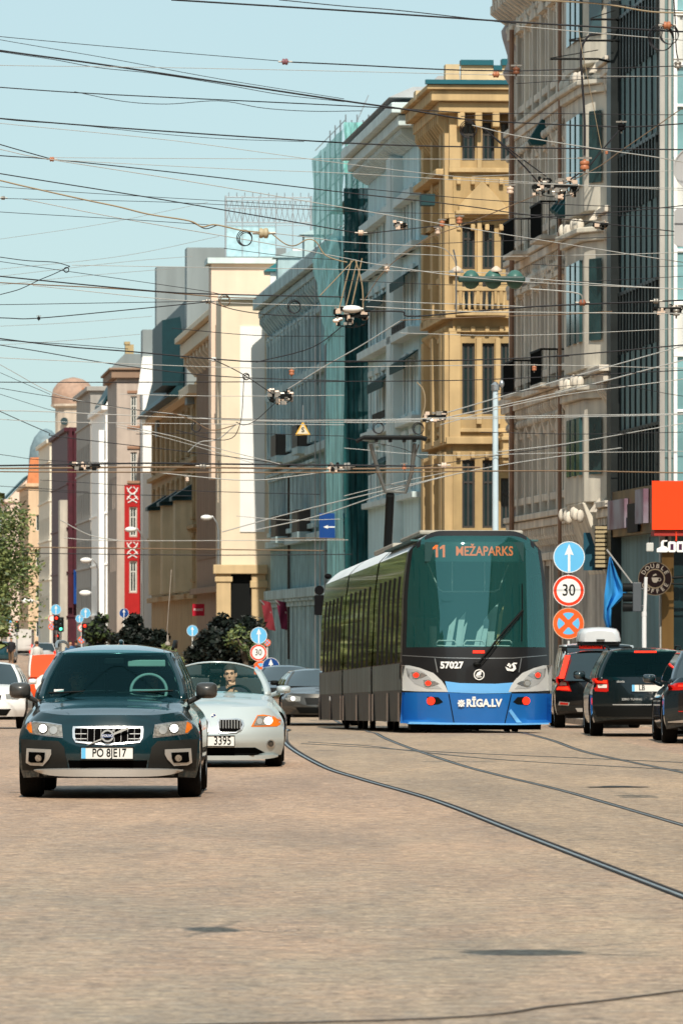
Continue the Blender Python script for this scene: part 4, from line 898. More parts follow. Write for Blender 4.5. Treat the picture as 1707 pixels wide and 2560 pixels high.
        if not S.get('roadster'):
            groups['side'].build('side_window', S.get('sglass', m_cardark), root, smooth=50); groups['rear'].build('rear_window' if S.get('fname', 'windscreen') == 'windscreen' else 'windscreen', S.get('rglass', m_cardark), root, smooth=50)
            rt = MB(); M_ = 10; top = rs[-1]; cen = ((yc + yd) / 2); cr = S.get('roofcrown', .07); rows = []
            for k in range(M_ + 1):
                t = k / M_; sc = math.cos(t * math.pi / 2) ** .55 if k < M_ else 0.0; rows.append([(x * sc, cen + (y - cen) * sc, z1 + cr * (1 - sc ** 2.2)) for x, y, z_ in top] + [(top[0][0] * sc, cen + (top[0][1] - cen) * sc, z1 + cr * (1 - sc ** 2.2))])
            rt.grid(rows); rt.add(groups['pillar'].v, groups['pillar'].f)
            o = rt.build('roof', S.get('roofmat', paint), root, smooth=40); sm = o.modifiers.new('skin', 'SOLIDIFY'); sm.thickness = .035; sm.offset = -1
        else:
            o = groups['pillar'].build('windscreen_pillar', paint, root, smooth=50); sm = o.modifiers.new('skin', 'SOLIDIFY'); sm.thickness = .02; sm.offset = 0
            hd = MB(); hd.tube([(p[0], p[1], p[2] + .008) for p in rs[-1][:K + 1]], .013, 8); hd.tube([(rs[i][0][0], rs[i][0][1], rs[i][0][2]) for i in range(NT + 1)], .014, 8); hd.tube([(rs[i][K][0], rs[i][K][1], rs[i][K][2]) for i in range(NT + 1)], .014, 8); hd.build('windscreen_frame', paint, root, smooth=60)
    return root, bvh, body
def mirrors(root, x, y, z_, m, w_=.24, h=.15, glass=None, arm=True):
    for s in (-1, 1):
        b = MB(); M = Matrix.Identity(3); b.ell((s * x, y, z_), (w_ / 2, .10, h / 2), 18, 12)
        for i, v in enumerate(b.v):                                    # squarer housing
            dx = (v[0] - s * x) / (w_ / 2); dz = (v[2] - z_) / (h / 2); k = (abs(dx) ** 4 + abs(dz) ** 4) ** .25; q = max((dx * dx + dz * dz) ** .5, 1e-6); f = min(1.35, q / max(k, 1e-6)); b.v[i] = (s * x + dx * f * w_ / 2 * .9, v[1], z_ + dz * f * h / 2 * .9)
        if arm: b.tube([(s * (x - w_ * .3), y + .04, z_ - h * .35), (s * (x - w_ * .7), y + .1, z_ - h * .62), (s * (x - w_ * .95), y + .12, z_ - h * .7)], .028, 8)
        o = b.build('wing_mirror', m, root, smooth=60)
        if glass is not None: g_ = MB(); g_.ell((s * x, y + (-.085 if glass == 'near' else .085), z_), (w_ * .42, .03, h * .4), 14, 8); g_.build('mirror_glass', m_cardark, o, smooth=60)
def steering(root, x, y, z_, r=.185, m=None):
    b = MB(); M = Matrix.Rotation(R(-24), 4, 'X'); pts = [Vector((x, y, z_)) + M @ Vector((r * math.cos(t * math.pi / 16), 0, r * math.sin(t * math.pi / 16))) for t in range(33)]
    b.tube(pts, .017, 8, cap=False); b.tube([Vector((x, y, z_)) + M @ Vector((-r, 0, 0)), Vector((x, y, z_)) + M @ Vector((r, 0, 0))], .018, 6); b.build('steering_wheel', m or m_seat, root, smooth=60)
def seats(root, ys_, x=.36, z_=.95, m=None, h=.45, w_=.46):
    for y in ys_:
        for s in (-1, 1):
            b = MB(); b.box(s * x - w_ / 2, s * x + w_ / 2, y, y + .14, z_ - .1, z_ + h * .6); b.tube([(s * x - .06, y + .07, z_ + h * .6), (s * x - .06, y + .07, z_ + h * .75)], .01, 5); b.tube([(s * x + .06, y + .07, z_ + h * .6), (s * x + .06, y + .07, z_ + h * .75)], .01, 5); b.box(s * x - .13, s * x + .13, y, y + .10, z_ + h * .7, z_ + h)
            b.build('seat', m or m_seat, root, smooth=40, bevel=.04)
def plate(root, x, z_, y, txt, w_=.52, h=.112, blue=True, size=.105, sx=.8, align=0):
    p = MB(); p.box(x - w_ / 2, x + w_ / 2, y - .012, y, z_ - h / 2, z_ + h / 2); po = p.build('number_plate', m_plate, root, smooth=0)
    q = MB(); 
    for a in ((x - w_ / 2 - .008, x + w_ / 2 + .008, z_ - h / 2 - .01, z_ - h / 2), (x - w_ / 2 - .008, x + w_ / 2 + .008, z_ + h / 2, z_ + h / 2 + .01), (x - w_ / 2 - .008, x - w_ / 2, z_ - h / 2, z_ + h / 2), (x + w_ / 2, x + w_ / 2 + .008, z_ - h / 2, z_ + h / 2)): q.box(a[0], a[1], y - .018, y + .02, a[2], a[3])
    q.build('plate_frame', m_blk, po, smooth=0)
    if blue: q = MB(); q.box(x - w_ / 2 + .002, x - w_ / 2 + .045, y - .0145, y - .0122, z_ - h / 2 + .002, z_ + h / 2 - .002); q.build('country_band', m_blue, po, smooth=0)
    text(txt, size, m_blk, po, XZ((x + (.022 if blue else 0) + align, y - .0145, z_)), .0012, .0018, sx=sx)
    return po
# ---------------------------------------------------------------- the dark estate car in front
m_vol = mat('dark petrol blue paint', (.001, .022, .030), .16, .0, var=.15, coat=1.0)
m_clad = mat('grey plastic cladding', (.022, .022, .02), .6, spec=.15, var=.2, bump=.1)
m_silver = mat('satin silver trim', (.60, .60, .58), .35, .6)
SV = dict(L=4.84, hw=.93, zb=[(0, .25), (.6, .20), (4.4, .24), (4.84, .34)], zt=[(0, .80), (.18, .855), (.5, .925), (1.0, 1.01), (1.35, 1.06), (1.6, 1.04), (4.0, 1.04), (4.6, 1.03), (4.84, .98)],
          corner=.46, lean=.20, tuck=.14, crown=.055, shoulder=.09, tumble=.10, taper0=.05, g0=(1.22, 4.72, .78, 1.0), g1=(2.0, 4.35, .60, 1.475), roofcrown=.085, pillars=[0, .30, .36, .62, .68, 1], wheels=(.93, 3.745), wr=.345, ww=.235, track=.805, glass=m_cargl)
V, vb, vbody = car('estate_car', 'dark petrol blue estate car with silver skid plate, roof rails and long aerial', -2.36, 64.6, SV, m_vol)
# the fascia
D = lambda poly, off, m, name, par=V, **k: decal(vb, poly, off, m, par, name, **k)
o_clad = D([(-.905, .60), (-.50, .585), (-.44, .52), (-.40, .28), (-.88, .28)], .006, m_clad, 'bumper_corner', thick=.03); D(mirror([(-.905, .60), (-.50, .585), (-.44, .52), (-.40, .28), (-.88, .28)]), .006, m_clad, 'bumper_corner', thick=.03)
D([(-.40, .39), (.40, .39), (.38, .27), (-.38, .27)], .004, m_hole, 'lower_intake')
sk = lip(V, vb, .75, .235, .300, .33, .05, m_silver, 'skid_plate', .02, mid=.015)
gr = D([(-.355, .735), (.355, .735), (.36, .70), (.355, .62), (.325, .572), (0, .545), (-.325, .572), (-.355, .62), (-.36, .70)], .018, m_chrome, 'grille_surround', thick=.03)
gi = D([(-.33, .715), (.33, .715), (.335, .69), (.33, .63), (.305, .592), (0, .568), (-.305, .592), (-.33, .63), (-.335, .69)], .026, m_hole, 'grille_opening', par=gr)
o = MB()
for k in range(9):
    x = -.27 + k * .0675
    o.box(x - .002, x + .002, .012, .03, .575 + .02 * abs(x) * 3, .715)
for z_ in (.61, .66): o.box(-.33, .33, 0, .03, z_ - .0035, z_ + .0035)
for i, v in enumerate(o.v):
    h = vb.ray_cast(Vector((v[0], -6, v[2])), Vector((0, 1, 0))); o.v[i] = (v[0], (h[0].y if h[0] else 0) - .045 + v[1], v[2])
o.build('grille_bar', mat('dull grille bars', (.26, .26, .26), .5, .3), gr, smooth=0)
yb_ = vb.ray_cast(Vector((0, -6, .64)), Vector((0, 1, 0)))[0].y
o = MB(); o.prism([(-.215, .548), (-.19, .548), (.225, .712), (.20, .73)], XZ((0, yb_ - .05, 0)), .012); o.build('diagonal_bar', m_silver, gr, smooth=0)
bd = MB(); M_ = XZ((0, yb_ - .06, .64)); ringprism(bd, .064, .046, M_, .022); bd.prism([(.03, .04), (.062, .075), (.065, .045)], M_, .02); bo = bd.build('badge_ring', m_chrome, gr, smooth=40)
bd = MB(); bd.prism(disc(.047), XZ((0, yb_ - .055, .64)), .012); bd.build('badge_disc', m_blk, bo, smooth=0); bd = MB(); bd.box(-.058, .058, yb_ - .087, yb_ - .068, .624, .656); bd.build('badge_band', m_dblue, bo, smooth=0)
text('VOLVO', .034, m_white, bo, XZ((0, yb_ - .089, .64)), .001, .0006)
hl = [(.47, .752), (.62, .775), (.80, .787), (.845, .76), (.852, .71), (.80, .655), (.62, .632), (.455, .618)]
for s in (1, -1):
    pl_ = hl if s > 0 else mirror(hl); f = (lambda q: q) if s > 0 else (lambda q: [(-x, z_) for x, z_ in q])
    h = D(pl_, .008, m_chrome, 'headlight'); D([(x * .985 + .009 * s, .70 + (z_ - .70) * .86) for x, z_ in pl_], .014, m_refl, 'reflector', par=h)
    D(f([(.792, .778), (.835, .755), (.842, .712), (.80, .668), (.775, .665)]), .020, m_orangelens, 'indicator', par=h)
    D(ellipse(s * .665, .712, .052, .050), .022, m_blk, 'lamp_bezel', par=h); D(ellipse(s * .665, .712, .043, .042), .028, m_lamp, 'lamp_bulb', par=h)
    D(ellipse(s * .555, .695, .040, .040), .020, m_silver, 'lamp_bowl', par=h)
    fg = [(.575, .50), (.835, .508), (.845, .36), (.80, .335), (.665, .33), (.60, .40), (.575, .45)]
    fo = D(fg if s > 0 else mirror(fg), .022, m_silver, 'foglight_bezel', thick=.03)
    fi = [(.640, .468), (.812, .472), (.818, .375), (.79, .362), (.665, .362), (.645, .41)]; D(fi if s > 0 else mirror(fi), .030, m_hole, 'foglight_recess', par=fo); D(ellipse(s * .71, .41, .034, .034), .04, m_refl, 'foglight_lens', par=fo)
    rl = MB(); rl.tube([(s * .605, 2.05, 1.515), (s * .615, 2.2, 1.565), (s * .61, 2.5, 1.59), (s * .60, 3.6, 1.59), (s * .585, 4.15, 1.57), (s * .58, 4.3, 1.53)], .017, 8); rl.build('roof_rail', m_blk if s > 0 else m_steel, V, smooth=60)
    wp = MB(); wp.tube([(s * .35 - .30, 1.20, 1.062), (s * .35 + .28, 1.26, 1.085)], .010, 5); wp.build('wiper', m_blk, V)
    ac = MB(); ac.prism([(0, 0), (.10, 0), (.10, .02), (0, .02)], XZ((s * .35, 1.05, 1.045)), .01)
plate(V, -.005, .465, vb.ray_cast(Vector((0, -6, .465)), Vector((0, 1, 0)))[0].y - .02, 'PO 8JE17', size=.118, sx=.76)
# hood crease ridges and shut line
for s in (-1, 1):
    c = MB(); pts = []
    for k in range(12):
        y = .25 + k * .085; x = s * (.40 + .03 * k); h = vb.ray_cast(Vector((x, y, 3)), Vector((0, 0, -1)))
        if h[0]: pts.append((x, y, h[0].z - .006))
    c.tube(pts, .007, 6); c.build('bonnet_crease', m_vol, V, smooth=60)
mirrors(V, .965, 1.62, 1.085, mat('satin dark mirror shell', (.05, .05, .048), .3, coat=.6), .245, .185)
steering(V, .36, 1.85, 1.08, m=mat('pale steering wheel', (.45, .42, .38), .5)); seats(V, (2.55, 3.5), z_=1.0, h=.42)
o = MB(); o.box(-.10, .10, 1.86, 1.88, 1.36, 1.42); o.build('rear_view_mirror', m_blk, V, smooth=0, bevel=.01)
o = MB(); o.box(.14, .53, 1.93, 1.95, 1.33, 1.40); o.build('sun_visor', mat('pale sun visor', (.62, .58, .5), .7), V, smooth=0, bevel=.02)
o = MB(); o.box(-.60, -.50, 1.30, 1.31, 1.075, 1.10); o.build('parking_ticket', m_white, V, smooth=0)
for s in (-1, 1):
    o = MB(); o.prism([(s * .70, 1.05), (s * .655, 1.05), (s * .56, 1.37), (s * .575, 1.40), (s * .605, 1.38)], XZ((0, 1.98 if s < 0 else 2.05, 0)), .02)
    if s < 0: o.build('pillar_trim', mat('pale pillar trim', (.60, .56, .48), .7), V, smooth=0)
o = MB(); o.tube([(.50, 3.9, 1.56), (.50, 3.9, 1.66)], .012, 8); o.tube([(.50, 3.9, 1.66), (.495, 3.88, 1.72), (.54, 3.9, 2.36)], .005, 6); o.lathe([(.03, 0), (.03, .02), (.015, .04)], (.50, 3.9, 1.55), 'z', 10); o.build('aerial', mat('grey aerial', (.3, .26, .22), .5), V, smooth=60)
o = MB(); o.ell((.0, 4.0, 1.575), (.03, .1, .035)); o.build('roof_fin', m_vol, V, smooth=60)
# ---------------------------------------------------------------- silver roadster
m_bmw = mat('silver grey paint', (.50, .57, .58), .3, .25, var=.04, coat=.8)
SB = dict(L=4.09, hw=.89, zb=[(0, .16), (.7, .15), (3.6, .2), (4.09, .3)], zt=[(0, .70), (.12, .735), (.4, .80), (.9, .88), (1.45, .945), (1.8, .90), (3.0, .90), (3.7, .90), (4.09, .86)],
          corner=.42, cpow=2.8, lean=.30, tuck=.12, crown=.07, shoulder=.10, tumble=.08, taper0=.06, nose=-.05, arch=.09, g0=(1.42, 3.0, .70, .90), g1=(1.98, 2.2, .56, 1.215), gbulge=.20, wheels=(.90, 3.395), wr=.315, ww=.215, track=.745, roadster=True, glass=m_clear)
Z, zb_, zbody = car('roadster', 'silver open top roadster half hidden behind the dark estate car', -1.60, 80.0, SB, m_bmw)
D = lambda poly, off, m, name, par=Z, **k: decal(zb_, poly, off, m, par, name, **k)
kd = [(.045, .585), (.07, .615), (.30, .618), (.365, .595), (.385, .54), (.355, .475), (.29, .437), (.09, .432), (.05, .455)]
for s in (1, -1):
    f = (lambda q: q) if s > 0 else mirror; gr = D(f(kd), .02, m_chrome, 'kidney_grille', thick=.03)
    D(f([(.21 + (x - .21) * .86, .525 + (z_ - .525) * .82) for x, z_ in kd]), .028, m_hole, 'grille_opening', par=gr)
    sl = MB()
    for k in range(8):
        x = s * (.085 + k * .036); y = zb_.ray_cast(Vector((x, -6, .52)), Vector((0, 1, 0)))[0].y; sl.box(x - .007, x + .007, y - .045, y - .02, .447, .604)
    sl.build('grille_slat', m_steel, gr, smooth=0)
    hl = [(.545, .655), (.62, .662), (.75, .640), (.835, .615), (.845, .585), (.83, .535), (.79, .512), (.60, .512), (.47, .512)]
    h = D(f(hl), .008, m_orangelens, 'headlight'); D(f([(.55, .645), (.70, .64), (.73, .56), (.70, .53), (.50, .525)]), .014, m_refl, 'reflector', par=h); D(ellipse(s * .685, .585, .052, .048), .022, m_lamp, 'lamp_bulb', par=h); D(ellipse(s * .575, .58, .035, .04), .02, m_silver, 'lamp_bowl', par=h)
    D(ellipse(s * .715, .296, .052, .055), .012, m_silver, 'foglight_bezel'); D(ellipse(s * .715, .296, .036, .040), .022, m_cardark, 'foglight')
D([(-.52, .250), (.52, .250), (.64, .185), (.50, .150), (-.50, .150), (-.64, .185)], .006, m_hole, 'lower_intake', thick=.02)
lip(Z, zb_, .80, .105, .165, .20, .02, m_bmw, 'front_lip', .0, mid=-.01)
yb_ = zb_.ray_cast(Vector((0, -6, .33)), Vector((0, 1, 0)))[0].y; plate(Z, .0, .335, yb_ - .02, '3395', blue=False, size=.150, sx=.74, align=.115, h=.12)
mirrors(Z, .86, 1.75, .965, m_bmw, .20, .11); steering(Z, .27, 2.05, .84, m=m_blk); seats(Z, (2.75,), x=.34, z_=.85, h=.42)
o = MB(); o.box(-.08, .08, 2.0, 2.02, 1.17, 1.22); o.build('rear_view_mirror', m_blk, Z, smooth=0, bevel=.01)
for s in (-1, 1): o = MB(); o.tube([(s * .34 - .16, 3.0, .9), (s * .34 - .16, 3.0, 1.13), (s * .34 + .16, 3.0, 1.13), (s * .34 + .16, 3.0, .9)], .022, 8); o.build('roll_hoop', m_blk, Z)
y_ = zb_.ray_cast(Vector((0, -6, .66)), Vector((0, 1, 0)))[0].y
bd = MB(); bd.prism(disc(.036, 20), XZ((0, y_ - .015, .645)), .012); bo = bd.build('round_badge', m_white, Z, smooth=0); bd = MB(); bd.prism([(0, 0), (.03, 0), (.021, .021), (0, .03)], XZ((0, y_ - .028, .645)), .002); bd.prism([(0, 0), (-.03, 0), (-.021, -.021), (0, -.03)], XZ((0, y_ - .028, .645)), .002); bd.build('badge_quarter', m_dblue, bo, smooth=0)
# ---------------------------------------------------------------- cars seen from behind at the kerb side queue
m_xc = mat('black metallic paint', (.004, .005, .006), .2, 0, coat=.7, var=.2); m_sk = mat('very dark green blue paint', (.003, .009, .011), .2, 0, coat=.7, var=.2); m_au = mat('dark slate blue paint', (.006, .016, .022), .2, 0, coat=1, var=.2)
def rear_lights(root, bvh, poly, m=m_lens, lit=None, white=None, both=True):
    for s in (-1, 1):
        f = (lambda q: [(x, z_) for x, z_ in q]) if s < 0 else mirror
        h = decal(bvh, f(poly), .012, m, root, 'tail_light', thick=.02)
        if lit: decal(bvh, f(lit), .020, m_lred, h, 'brake_lamp')
        if white: decal(bvh, f(white), .020, mat('pale reversing lens', (.75, .68, .62), .2), h, 'reversing_lens')
# estate car with the LB plate
SK = dict(L=4.65, hw=.90, zb=[(0, .30), (.5, .22), (4.2, .2), (4.65, .25)], zt=[(0, .98), (.3, 1.0), (2.8, .97), (3.3, .95), (4.2, .82), (4.65, .65)], corner=.30, lean=.05, tuck=.06, crown=.02, shoulder=.05, tumble=.06, g0=(.10, 3.5, .80, .93), g1=(.52, 2.65, .60, 1.40), gbulge=.05, roofcrown=.06, wheels=(.95, 3.6), wr=.325, ww=.21, track=.78, glass=m_cargl, fname='rear_window', pillars=[0, .08, .12, .30, .35, .62, .66, 1])
K, kb, _ = car('estate_car', 'black green estate car seen from behind with plate reading LB', (1616 - CX) * 104.2 / F, 104.2, SK, m_sk)
rear_lights(K, kb, [(-.885, .95), (-.80, .965), (-.62, .94), (-.615, .75), (-.65, .735), (-.83, .745)], lit=[(-.84, .93), (-.64, .925), (-.64, .88), (-.84, .885)], white=[(-.79, .86), (-.64, .855), (-.64, .80), (-.78, .80)])
decal(kb, [(-.50, .58), (.50, .58), (.52, .70), (-.52, .70)], .004, m_sk, K, 'boot_handle_strip'); yk = kb.ray_cast(Vector((0, -6, .8)), Vector((0, 1, 0)))[0].y
plate(K, .02, .80, yk - .02, 'LB', size=.12, align=-.12)
text('ZERO TUNING', .05, m_silver, K, XZ((-.24, kb.ray_cast(Vector((-.2, -6, .62)), Vector((0, 1, 0)))[0].y - .02, .615)), .001, .001); text('skoda', .055, m_silver, K, XZ((-.42, kb.ray_cast(Vector((-.42, -6, .92)), Vector((0, 1, 0)))[0].y - .02, .905)), .001, .001)
decal(kb, [(-.55, .535), (.55, .535), (.55, .52), (-.55, .52)], .01, m_silver, K, 'boot_trim')
decal(kb, [(-.86, .50), (.86, .50), (.80, .33), (-.80, .33)], .01, m_blk, K, 'rear_bumper_skirt')
o = MB(); o.box(-.18, .18, .42, .45, 1.375, 1.405); o.build('high_brake_light', m_lred, K, smooth=0)
for s in (-1, 1): o = MB(); o.tube([(s * .58, .75, 1.42), (s * .60, .85, 1.475), (s * .60, 2.4, 1.485), (s * .60, 2.55, 1.44)], .016, 8); o.build('roof_rail', m_blk, K, smooth=60)
mirrors(K, .98, 3.1, 1.0, m_blk, .22, .15, 'near'); seats(K, (1.3, 2.1), z_=.95, h=.38)
# tall black estate behind the tram, with ladder tail lights
SX = dict(L=4.63, hw=.945, zb=[(0, .36), (.5, .28), (4.2, .26), (4.63, .32)], zt=[(0, 1.08), (.3, 1.12), (2.8, 1.10), (3.3, 1.06), (4.2, .95), (4.63, .8)], corner=.34, lean=.06, tuck=.08, crown=.02, shoulder=.06, tumble=.09, g0=(.06, 3.6, .83, 1.03), g1=(.55, 2.7, .63, 1.60), gbulge=.06, roofcrown=.08, wheels=(.95, 3.7), wr=.36, ww=.24, track=.81, glass=m_cardark, fname='rear_window', pillars=[0, .06, .10, .30, .35, .62, .66, 1])
XX, xb, _ = car('suv', 'black SUV seen from behind with tall ladder tail lights beside the tram', (1496 - CX) * 138 / F, 138, SX, m_xc)
rear_lights(XX, xb, [(-.91, 1.10), (-.84, 1.14), (-.68, 1.10), (-.62, .90), (-.58, .80), (-.90, .82)], lit=[(-.90, .90), (-.66, .90), (-.62, .83), (-.89, .84)], white=[(-.86, 1.0), (-.70, 1.0), (-.68, .93), (-.86, .93)])
for s in (-1, 1):
    o = MB(); P_ = []
    for t in range(6): q = t / 5; P_.append((s * (.80 - .15 * q), .02 + .42 * q, 1.08 + .50 * q))
    for a, b_ in zip(P_, P_[1:]): o.add([(a[0] - .055, a[1] - .02, a[2]), (a[0] + .055, a[1] - .02, a[2]), (b_[0] + .055, b_[1] - .02, b_[2]), (b_[0] - .055, b_[1] - .02, b_[2]), (a[0] - .055, a[1] + .05, a[2]), (a[0] + .055, a[1] + .05, a[2]), (b_[0] + .055, b_[1] + .05, b_[2]), (b_[0] - .055, b_[1] + .05, b_[2])], [(0, 1, 2, 3), (0, 3, 7, 4), (1, 5, 6, 2)])
    o.build('ladder_light', m_lred, XX, smooth=0)
    decal(xb, [(s * q, z_) for q, z_ in ((.62, .56), (.84, .58), (.86, .50), (.64, .49))], .02, m_silver, XX, 'reflector_bezel'); decal(xb, [(s * q, z_) for q, z_ in ((.65, .55), (.82, .565), (.83, .515), (.66, .505))], .03, m_lens, XX, 'rear_reflector')
    o = MB(); o.tube([(s * .66, .9, 1.60), (s * .66, 1.0, 1.70), (s * .66, 2.6, 1.71), (s * .66, 2.7, 1.62)], .02, 8); o.build('roof_rail', m_blk, XX, smooth=60)
decal(xb, [(-.86, .50), (.86, .50), (.80, .38), (-.80, .38)], .012, m_clad, XX, 'rear_bumper_skirt'); decal(xb, [(-.5, .44), (.5, .44), (.45, .36), (-.45, .36)], .03, m_silver, XX, 'skid_plate')
for y in (1.1, 2.2): o = MB(); o.box(-.78, .78, y, y + .08, 1.74, 1.77); o.box(-.72, -.64, y - .02, y + .1, 1.66, 1.74); o.box(.64, .72, y - .02, y + .1, 1.66, 1.74); o.build('roof_bar', m_blk, XX, smooth=0, bevel=.01)
mirrors(XX, 1.03, 3.2, 1.12, m_blk, .22, .16, 'near')
rb_ = thing('roof_box', 'pale grey hard shell roof box on the bars of the black SUV', 'roof box', XX.matrix_basis @ Vector((.06, .7, 1.775)))
o = MB(); P_ = []
prof = [(1.0, .10), (1.0, .16), (.97, .20), (.93, .30), (.80, .38), (.4, .41), (0, .42)]
for j in range(20):
    t = j / 19; yy = 1.95 * t; e = (1 - abs(2 * t - 1) ** 5) ** .5 * .25 + .75 if 0 < j < 19 else .72
    P_.append([(x * .47 * e, yy, z_ if i < 2 else .16 + (z_ - .16) * (e * 1.2 - .2)) for i, (x, z_) in enumerate(prof)] + [(-x * .47 * e, yy, z_ if i < 2 else .16 + (z_ - .16) * (e * 1.2 - .2)) for i, (x, z_) in reversed(list(enumerate(prof)))])
o.grid(P_); o.f.append(tuple(range(14))); o.m.append(0); o.f.append(tuple(range(19 * 14, 20 * 14))[::-1]); o.m.append(0)
o.build('lid', mat('pale grey shell', (.58, .61, .63), .3, coat=.5), rb_, smooth=40)
o = MB(); o.box(-.43, .43, .04, 1.9, 0, .11); o.build('base', m_blk, rb_, smooth=0, bevel=.03); o = MB(); o.box(-.08, .10, -.035, -.0, .13, .15); o.build('lock', m_blk, rb_, smooth=0)
# white van ahead with the long red high level light
SW = dict(L=5.0, hw=.95, zb=[(0, .35), (5, .3)], zt=[(0, 1.05), (3.6, 1.05), (4.3, 1.0), (5, .8)], corner=.15, lean=.02, crown=.01, shoulder=.03, tumble=.03, g0=(.02, 4.2, .90, 1.0), g1=(.18, 3.5, .80, 1.78), gbulge=.02, roofcrown=.06, wheels=(1.0, 3.9), wr=.33, ww=.22, track=.83, glass=m_cardark, fname='rear_window')
VN, vnb, _ = car('van', 'white van with a long red high brake light ahead of the black SUV', (1497 - CX) * 146.5 / F, 146.5, SW, mat('pale blue white paint', (.55, .66, .70), .3, coat=.5), cat='van')
o = MB(); o.box(-.45, .15, .10, .14, 1.72, 1.80); o.build('high_brake_light', m_lred, VN, smooth=0); rear_lights(VN, vnb, [(-.93, 1.0), (-.82, 1.0), (-.82, .7), (-.93, .7)])
# saloon at the edge of the picture
SA = dict(L=4.78, hw=.925, zb=[(0, .32), (.5, .22), (4.3, .2), (4.78, .25)], zt=[(0, 1.0), (.12, 1.03), (.6, 1.03), (1.2, .98), (2.8, .95), (3.3, .94), (4.3, .82), (4.78, .62)], corner=.40, lean=.04, tuck=.10, crown=.02, shoulder=.08, tumble=.12, g0=(.42, 3.6, .80, .95), g1=(1.35, 2.75, .58, 1.42), gbulge=.09, roofcrown=.055, wheels=(.95, 3.75), wr=.34, ww=.23, track=.80, glass=m_cardark, fname='rear_window', pillars=[0, .40, .44, 1])
AU, ab, _ = car('saloon_car', 'dark slate blue saloon cut by the picture edge with a thin lit tail light', 5.83, 97.3, SA, m_au)
rear_lights(AU, ab, [(-.86, .90), (-.70, .935), (-.40, .94), (-.42, .845), (-.70, .82), (-.84, .82)], lit=[(-.70, .90), (-.42, .905), (-.43, .88), (-.70, .875)])
decal(ab, [(-.70, .78), (.70, .78), (.70, .50), (-.70, .50)], .003, mat('near black tailgate', (.012, .010, .010), .25, coat=.8), AU, 'tailgate'); decal(ab, [(-.70, .505), (.70, .505), (.70, .49), (-.70, .49)], .012, m_lens, AU, 'red_strip')
decal(ab, [(-.85, .34), (-.60, .37), (.60, .37), (.85, .34), (.85, .325), (-.85, .325)], .02, m_chrome, AU, 'chrome_strip'); decal(ab, [(-.60, .33), (-.56, .26), (-.33, .25), (-.33, .33)], .02, m_chrome, AU, 'exhaust_trim'); decal(ab, [(-.57, .315), (-.54, .275), (-.35, .27), (-.35, .315)], .03, m_blk, AU, 'exhaust_hole')
mirrors(AU, 1.0, 3.2, .98, m_au, .22, .15, 'near')
# ---------------------------------------------------------------- other oncoming and distant cars
m_wcar = mat('white car paint', (.78, .78, .76), .3, var=.03, coat=.5)
def simple_front(root, bvh, grille=True, hz=.68, hx=.62, lampm=None, gm=m_blk):
    for s in (-1, 1):
        f = (lambda q: q) if s > 0 else mirror; h = decal(bvh, f([(hx - .14, hz + .05), (hx + .18, hz + .10), (hx + .22, hz + .02), (hx + .12, hz - .06), (hx - .12, hz - .05)]), .01, m_refl, root, 'headlight'); decal(bvh, ellipse(s * (hx + .03), hz + .01, .045, .045), .022, lampm or m_silver, h, 'lamp_bulb')
    if grille: decal(bvh, [(-.40, hz + .03), (.40, hz + .03), (.36, hz - .12), (-.36, hz - .12)], .01, gm, root, 'grille')
    decal(bvh, [(-.6, .42), (.6, .42), (.5, .28), (-.5, .28)], .008, m_blk, root, 'lower_intake')
SD = dict(L=4.5, hw=.90, zb=[(0, .26), (4.5, .26)], zt=[(0, .72), (.2, .80), (.9, .93), (1.3, .98), (3.6, .96), (4.5, .92)], corner=.42, lean=.16, tuck=.1, crown=.05, shoulder=.09, g0=(1.15, 4.1, .78, .93), g1=(1.9, 3.5, .58, 1.36), roofcrown=.07, wheels=(.9, 3.55), wr=.32, ww=.21, track=.78, glass=m_cardark)
c1, b1, _ = car('hatchback_car', 'white hatchback cut by the picture edge beside the dark estate car', -7.55, 134.5, SD, m_wcar); simple_front(c1, b1); mirrors(c1, .98, 1.6, 1.0, m_wcar, .2, .13)
c2, b2, _ = car('hatchback_car', 'dark teal car following the white hatchback', -6.25, 148.5, SD, mat('dark teal paint', (.01, .06, .08), .25, .3, coat=.8)); simple_front(c2, b2)
SD2 = dict(SD); SD2.update(g1=(2.1, 3.3, .56, 1.20), zt=[(0, .66), (.2, .74), (.9, .86), (1.3, .90), (3.6, .90), (4.5, .86)], g0=(1.2, 4.2, .78, .88))
c3, b3, _ = car('saloon_car', 'dark grey brown oncoming car between the roadster and the tram', (807 - CX) * 141 / F, 141.5, SD2, mat('grey brown metallic paint', (.09, .085, .075), .25, .5, coat=.8, var=.3), rz=R(4)); simple_front(c3, b3, hz=.60, lampm=m_lamp); mirrors(c3, .98, 1.6, .95, m_blk, .2, .12)
c4, b4, _ = car('hatchback_car', 'black low car behind the grey brown oncoming car', (712 - CX) * 158 / F, 158, SD2, m_xc); simple_front(c4, b4)
o = MB(); o.box(-.16, .16, -.0, .03, .93, .98); 
